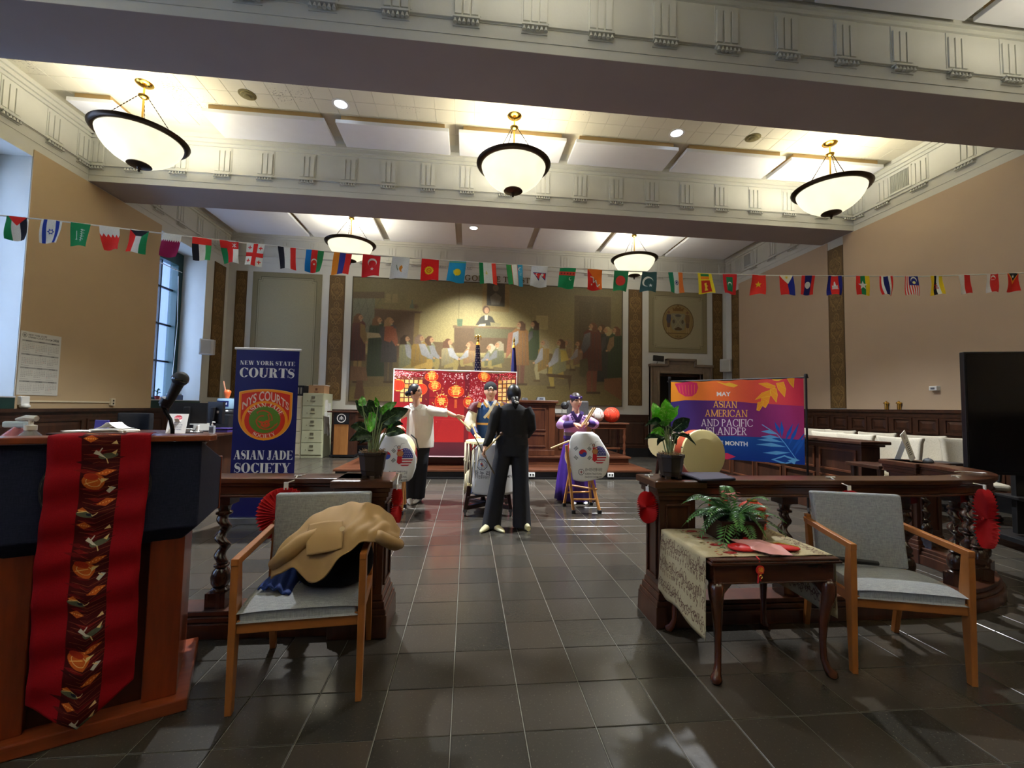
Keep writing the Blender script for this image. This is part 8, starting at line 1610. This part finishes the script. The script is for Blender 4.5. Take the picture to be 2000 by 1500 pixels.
for x in (1.52, 1.68): shoe(t, (x, 6.12, 0), PI, mat('white_shoe', (206, 204, 200)))
stick((1.66, 6.0, 1.14), (1.615, 6.0, 1.10), (1.775, 5.99, 1.355), .013, .013, 'left one of two pale sticks in the hands of the purple drummer', pale_wood); stick((1.70, 5.985, 1.14), (1.65, 5.985, 1.11), (1.80, 5.98, 1.36), .013, .013, 'right one of two pale sticks in the hands of the purple drummer', pale_wood)

# ---------------------------------------------------------------- drums
hide = mat('drum_hide', (226, 214, 160), .55, var=.04); hided = mat('drum_hide_tan', (206, 192, 138), .5, var=.05, vs=3); ropem = mat('cream_rope', (224, 214, 184), .8); redl = mat('red_lacquer', (150, 34, 30), .3); brnl = mat('dark_lacquer', (44, 20, 18), .3); lw = wood('stand_pine', (176, 118, 58), (214, 154, 88), 'z', .4); rub = mat('rubber_foot', (22, 22, 24), .7)
def apron_canvas():
    c = Canvas(344, 392, (226, 226, 224)); k = 4.
    X, Y = lambda x: (x - 1107) * k, lambda y: (y - 841) * k
    x, y, r = X(1137.5), Y(883), 30; c.ell(x, y, r, r, (206, 46, 56)); c.poly([(x + r * math.cos(a), y + r * math.sin(a)) for a in np.linspace(.5, .5 + PI, 20)], (56, 78, 170)); c.ell(x + r * .5 * math.cos(.5), y + r * .5 * math.sin(.5), r * .5, r * .5, (206, 46, 56)) if False else None; c.ell(x - r * .45, y - r * .22, r * .5, r * .5, (206, 46, 56)); c.ell(x + r * .45, y + r * .22, r * .5, r * .5, (56, 78, 170))
    for sx, sy in ((-1, -1), (1, -1), (-1, 1), (1, 1)):
        for j in range(3): cx, cy_ = x + sx * (46 + j * 6), y + sy * (30 + j * 6); dx, dy = 10 * sy, -10 * sx; c.line([(cx - dx, cy_ - dy * 1), (cx + dx, cy_ + dy)], 4, (44, 44, 48))
    x, y, rx, ry = X(1171.5), Y(886.5), 58, 70; 
    pc = Canvas(116, 140, (232, 230, 230))
    for j in range(7): pc.rect(0, 6 + j * 20, 116, 16 + j * 20, (196, 50, 58))
    pc.rect(40, 0, 116, 76, (52, 54, 134)); [pc.star(50 + i * 14 + (j % 2) * 7, 10 + j * 13, 5, (232, 232, 238)) for i in range(5) for j in range(5)]
    yy, xx = np.mgrid[0:140, 0:116]; m_ = (((xx - 58) / 58.) ** 2 + ((yy - 70) / 70.) ** 2 < 1); reg = c.a[int(y - 70):int(y + 70), int(x - 58):int(x + 58)]; reg[m_] = pc.a[m_]
    x0, y0 = X(1160), Y(872); c.line([(x0 - 40, y0 - 20), (x0 - 20, y0 - 34), (x0 - 6, y0 - 4)], 3, (150, 150, 150)); c.line([(x0 + 2, y0 - 6), (x0 + 14, y0 - 44), (x0 + 40, y0 - 50)], 3, (150, 150, 150)); c.ell(x0 - 2, y0 - 16, 9, 11, (204, 170, 150)); c.ring(x0 - 2, y0 - 18, 10, 12, 3, (60, 44, 44))
    c.poly([(x0 - 12, y0 - 2), (x0 + 12, y0 - 2), (x0 + 20, y0 + 40), (x0 + 26, y0 + 100), (x0 + 4, y0 + 112), (x0 - 14, y0 + 96), (x0 - 8, y0 + 40)], (196, 38, 48)); c.ell(x0 + 10, y0 + 30, 24, 22, (196, 136, 84)); c.ring(x0 + 10, y0 + 30, 24, 22, 3, (140, 70, 50))
    x, y = X(1134.5), Y(920); P8 = [(x + 22 * math.cos(PI / 8 + j * PI / 4), y + 24 * math.sin(PI / 8 + j * PI / 4)) for j in range(9)]; c.line(P8, 3, (40, 40, 44)); c.ell(x, y, 6, 7, (190, 50, 50)); c.line([(x, y - 18), (x, y + 18)], 2, (60, 60, 64)); c.line([(x - 14, y), (x + 14, y)], 2, (90, 90, 94))
    c.text('춤누리한국전통무용단', X(1142), Y(918), 20, (70, 70, 74), 140, fat=.008); c.text('KOREAN TRADITIONAL', X(1142), Y(925.5), 16, (80, 80, 84), 138, fat=.006); c.text('DANCE OF CHOOMNOORI', X(1142), Y(932), 16, (80, 80, 84), 138, fat=.006)
    c.speck(.015, 2); return c.mat('drum_apron_print', .35, bump=.08, bs=14, spec=.4)
apr_m = apron_canvas()
prof = [(0, .24, .60), (.08, .12, .74), (.2, .06, .82), (.4, .05, .95), (.5, .05, 1.0), (.72, .09, .99), (.93, .12, .915), (1, .14, .83)]     # depth fraction, left, right edges
def apron(t, xa, xb, za, zb, y0, flip=False):
    def fn(u, v):
        d = 1 - v; l = np.interp(d, [p[0] for p in prof], [p[1] for p in prof]); r = np.interp(d, [p[0] for p in prof], [p[2] for p in prof]); x = l + (r - l) * u
        return (xa + (xb - xa) * x, y0 - .05 * math.sin(PI * u) + .012 * math.sin(u * 9 + d * 4) * d + .03 * (1 - d) ** 3, zb - (zb - za) * (d * (.97 + .03 * math.sin(u * 5))))
    q = MB(); q.sheet(fn, 24, 24); q.uv = [[((q.v[i][0] - xa) / (xb - xa), (q.v[i][2] - za) / (zb - za)) for i in f] for f in q.f]; return obj('printed_apron', q, apr_m, t, smooth=180, sol=.003, world=True)
def barrel(t, c, r, L, M_, body, hd):
    q = MB(); q.lathe([(r * .93, -L / 2), (r, -L * .25), (r * 1.02, 0), (r, L * .25), (r * .93, L / 2)], c, 36, M_); obj('shell', q, body, t, smooth=40, world=True)
    for s in (-1, 1): q = MB(); q.lathe([(.001, s * (L / 2 + .012)), (r * .9, s * (L / 2 + .012)), (r * .97, s * (L / 2 + .004)), (r * .985, s * (L / 2 - .035)), (r * .93, s * (L / 2 - .03))], c, 36, M_); obj('drumhead', q, hd, t, smooth=40, world=True)
def xstand(t, feet, tops, y_bars, foot=True):
    for f, tp in zip(feet, tops):
        q = MB(); q.beam((f[0], f[1], .03), tp, .032, .032); o = obj('leg', q, lw, t, bev=.004, world=True); q = MB(); q.box(f[0] - .024, f[1] - .024, 0, f[0] + .024, f[1] + .024, .045); obj('foot', q, rub, o, bev=.006, world=True)
    for a, b_ in y_bars: q = MB(); q.tube([a, b_], .013, 8); obj('stretcher', q, lw, t, smooth=60, world=True)
t = thing('barrel_drum', 'drum on crossed pine legs in front of the purple drummer, white printed apron', 'drum', (1.55, 5.72, 0)); barrel(t, (1.58, 5.76, .74), .235, .32, RX(PI / 2 - .5), redl, hide)
xstand(t, [(1.379, 5.50), (1.719, 5.49), (1.349, 5.90), (1.739, 5.95)], [(1.29, 5.56, .86), (1.60, 5.62, .60), (1.43, 5.84, .62), (1.66, 5.86, .62)], [((1.37, 5.53, .17), (1.70, 5.52, .17)), ((1.36, 5.88, .19), (1.73, 5.92, .19)), ((1.40, 5.84, .30), (1.69, 5.52, .30))]); apron(t, 1.293, 1.857, .405, 1.04, 5.53)
stick((1.2, 5.62, .86), (1.095, 5.60, .815), (1.345, 5.62, .915), .012, .012, 'pale stick poking out from the drum beside the purple skirt', pale_wood)
t = thing('barrel_drum', 'drum on pine legs beside the white-shirted woman, apron partly behind the left plant', 'drum', (-.85, 5.6, 0)); barrel(t, (-.86, 5.60, .72), .235, .32, RX(PI / 2 - .5), redl, hide)
xstand(t, [(-.777, 5.50), (-1.06, 5.50), (-.79, 5.86), (-1.05, 5.88)], [(-.765, 5.52, .62), (-1.08, 5.52, .62), (-.80, 5.78, .6), (-1.04, 5.78, .6)], [((-1.06, 5.53, .22), (-.77, 5.52, .22)), ((-1.06, 5.53, .14), (-.77, 5.52, .14))]); apron(t, -1.14, -.60, .39, 1.0, 5.37)
q = MB(); q.tube([(-.68, 5.40, .985), (-.62, 5.42, .93), (-.59, 5.45, .80)], .009, 6); obj('black_strap', q, black_m, t, smooth=60, world=True)
# rope-laced upright drum
t = thing('rope_drum', 'tall rope-laced drum with cream head and white printed banner on a dark wheeled stand', 'drum', (.28, 5.75, 0))
q = MB(); q.lathe([(.245, .34), (.275, .45), (.285, .62), (.275, .80), (.25, .90)], (.28, 5.76, 0), 40); obj('shell', q, brnl, t, smooth=40, world=True)
q = MB(); q.lathe([(.001, .915), (.27, .912), (.292, .905), (.298, .88), (.285, .865), (.25, .87)], (.28, 5.76, 0), 44); obj('drumhead', q, hide, t, smooth=40, world=True)
q = MB(); q.lathe([(.25, .345), (.29, .335), (.292, .36), (.26, .375)], (.28, 5.76, 0), 40, caps=False); obj('lower_hoop', q, hide, t, smooth=40, world=True)
q = MB(); n = 22
for k in range(n):
    a, b_ = 2 * PI * k / n, 2 * PI * (k + .5) / n; P = lambda an, r, z: (.28 + r * math.cos(an), 5.76 + r * math.sin(an), z); m_ = (a + b_) / 2
    q.tube([P(a, .30, .88), P(m_, .302, .64), P(b_, .298, .36)], .0065, 5); q.tube([P(b_, .298, .36), P(b_ + .07, .303, .62), P(a + 2 * PI / n, .30, .88)], .0065, 5); q.ell(P(m_ + .02, .306, .66), (.011, .011, .016), 6, 5)
for k in range(4): a = PI + .4 + k * .09; q.tube([P(a, .31, .50 + .02 * k), P(a + .01, .32, .36), P(a - .01, .325, .24 + .02 * k)], .007, 5)
obj('lacing', q, ropem, t, smooth=180, world=True)
c = Canvas(300, 360, (224, 224, 224)); x, y = 76, 150; c.line([(x + 36 * math.cos(PI / 8 + j * PI / 4), y + 38 * math.sin(PI / 8 + j * PI / 4)) for j in range(9)], 4, (44, 44, 48)); c.ring(x, y, 24, 25, 2, (90, 90, 96)); c.line([(x, y - 34), (x, y + 34)], 2, (90, 90, 96)); c.ell(x - 2, y - 4, 8, 8, (196, 60, 56)); c.ell(x + 3, y + 5, 8, 7, (60, 70, 120)); c.ell(x + 8, y + 9, 5, 5, (230, 150, 60))
c.text('춤 누 리', 76, 222, 26, (50, 50, 54), 104, 'c', .012); c.text('한국전통무용단', 76, 246, 18, (70, 70, 74), 104, 'c', .008); [c.text(s_, 146, 128 + k * 29, 21, (60, 60, 64), fat=.006) for k, s_ in enumerate(('KOREAN', 'TRADITIONAL', 'DANCE', 'OF', 'CHOOMNOORI'))]; c.ell(12, 352, 4, 4, (60, 60, 64))
def fn(u, v):
    d = 1 - v; l = np.interp(d, [0, .05, .13, .3, 1], [.30, .14, .06, .01, 0]); x = l + (1 - 2 * l) * u; a = (x - .5) * 1.75
    return (.33 + .335 * math.sin(a), 5.76 - .325 * math.cos(a) + .006 * math.sin(u * 7 + d * 6), .895 - d * .625)
q = MB(); q.sheet(fn, 24, 20); q.uv = [[(.5 + math.asin(max(-1, min(1, (q.v[i][0] - .33) / .335))) / 1.75, (q.v[i][2] - .27) / .625) for i in f] for f in q.f]; obj('printed_banner', q, c.mat('drum_banner_print', .35, bump=.06, bs=14), t, smooth=180, sol=.003, world=True)
q = MB(); q.tube([(.04, 5.505, .885), (.06, 5.49, .80), (.10, 5.47, .86)], .012, 6); obj('red_tie', q, redl, t, world=True)
q = MB()
for (x, y) in ((.0, 5.53), (.56, 5.53), (.03, 6.0), (.55, 6.0)): q.beam((x, y, .07), (.28 + (x - .28) * .85, 5.76 + (y - 5.76) * .85, .36), .045, .05)
q.beam((0, 5.53, .10), (.56, 6.0, .10), .05, .05); q.beam((.56, 5.53, .10), (.03, 6.0, .10), .05, .05); q.beam((0.02, 5.53, .22), (.54, 5.53, .30), .03, .03); obj('stand', q, brnl, t, bev=.006, world=True)
for (x, y) in ((.0, 5.53), (.56, 5.53), (.03, 6.0), (.55, 6.0)): q = MB(); q.lathe([(.028, -.013), (.028, .013)], (x, y, .028), 14, RY(PI / 2)); q.box(x - .024, y - .024, .05, x + .024, y + .024, .085); obj('caster', q, mat('caster_grey', (96, 96, 98), .4), t, world=True)
bpy.data.objects['rope_drum'].matrix_basis = T(.28, 5.62, 0)
# large frame drum facing the room and a smaller one behind it
def frame_drum(t, c, r, L, yaw, tilt, shell, hd, pegs=10):
    M_ = RZ(yaw) @ RX(PI / 2 + tilt); q = MB(); q.lathe([(r * .97, -L / 2), (r, -L / 3), (r, L / 3), (r * .97, L / 2)], c, 48, M_); obj('shell', q, shell, t, smooth=40, world=True)
    q = MB(); q.lathe([(.001, L / 2 + .014), (r * .62, L / 2 + .013), (r * .64, L / 2 + .010), (r * .95, L / 2 + .008), (r * 1.0, L / 2), (r * 1.015, L / 2 - .03), (r * .97, L / 2 - .03)], c, 56, M_); obj('drumhead', q, hd, t, smooth=30, world=True)
    q = MB(); q.lathe([(.001, -L / 2 - .01), (r * .97, -L / 2 - .008), (r * 1.015, -L / 2 + .03)], c, 40, M_); obj('rear_head', q, hd, t, smooth=30, world=True)
    q = MB()
    for k in range(pegs): a = 2 * PI * k / pegs + .35; p = Vector(c) + M_ @ Vector((r * 1.01 * math.cos(a), r * 1.01 * math.sin(a), L / 2 - .015)); d = M_ @ Vector((math.cos(a), math.sin(a), 0)); q.tube([p - d * .012, p + d * .02], .008, 6)
    obj('pegs', q, black_m, t, world=True)
    return M_
t = thing('frame_drum', 'large round drum with tan head facing the room behind the right gate post', 'drum', (3.17, 5.68, 0)); frame_drum(t, (3.16, 5.66, .755), .325, .22, 0.12, -.06, mat('drum_shell_red', (150, 60, 34), .4), hided)
q = MB()
for sx in (-1, 1): q.beam((3.16 + sx * .30, 5.5, 0), (3.16 + sx * .22, 5.64, .50), .05, .04); q.beam((3.16 + sx * .30, 5.9, 0), (3.16 + sx * .22, 5.7, .50), .05, .04); q.beam((3.16 + sx * .34, 5.56, .47), (3.16 + sx * .16, 5.60, .44), .06, .05)
q.beam((2.86, 5.6, .40), (3.46, 5.6, .40), .04, .04); obj('cradle_stand', q, mat('orange_lacquer', (176, 70, 36), .4), t, bev=.005, world=True)
t = thing('hourglass_drum', 'dark lacquered drum with cream rims behind the right plant', 'drum', (2.98, 6.2, 0)); M_ = RZ(.35) @ RY(PI / 2)
q = MB(); q.lathe([(.17, -.20), (.165, -.12), (.11, -.05), (.08, 0), (.11, .05), (.165, .12), (.17, .20)], (2.98, 6.2, .86), 32, M_); obj('shell', q, brnl, t, smooth=60, world=True)
for s in (-1, 1): q = MB(); q.lathe([(.001, s * .21), (.20, s * .205), (.205, s * .19), (.17, s * .185)], (2.98, 6.2, .86), 32, M_); obj('drumhead', q, hide, t, smooth=40, world=True)
q = MB(); n = 10
for k in range(n): a, b_ = 2 * PI * k / n, 2 * PI * (k + .5) / n; q.tube([Vector((2.98, 6.2, .86)) + M_ @ Vector((.20 * math.cos(a), .20 * math.sin(a), -.2)), Vector((2.98, 6.2, .86)) + M_ @ Vector((.20 * math.cos(b_), .20 * math.sin(b_), .2))], .005, 5)
obj('lacing', q, ropem, t, world=True)
q = MB()
for x, y in ((2.82, 6.05), (3.14, 6.05), (2.82, 6.35), (3.14, 6.35)): q.beam((x, y, 0), (2.98 + (x - 2.98) * .6, 6.2 + (y - 6.2) * .5, .70), .035, .035)
q.box(2.84, 6.1, .64, 3.12, 6.3, .68); obj('stand', q, brnl, t, world=True)
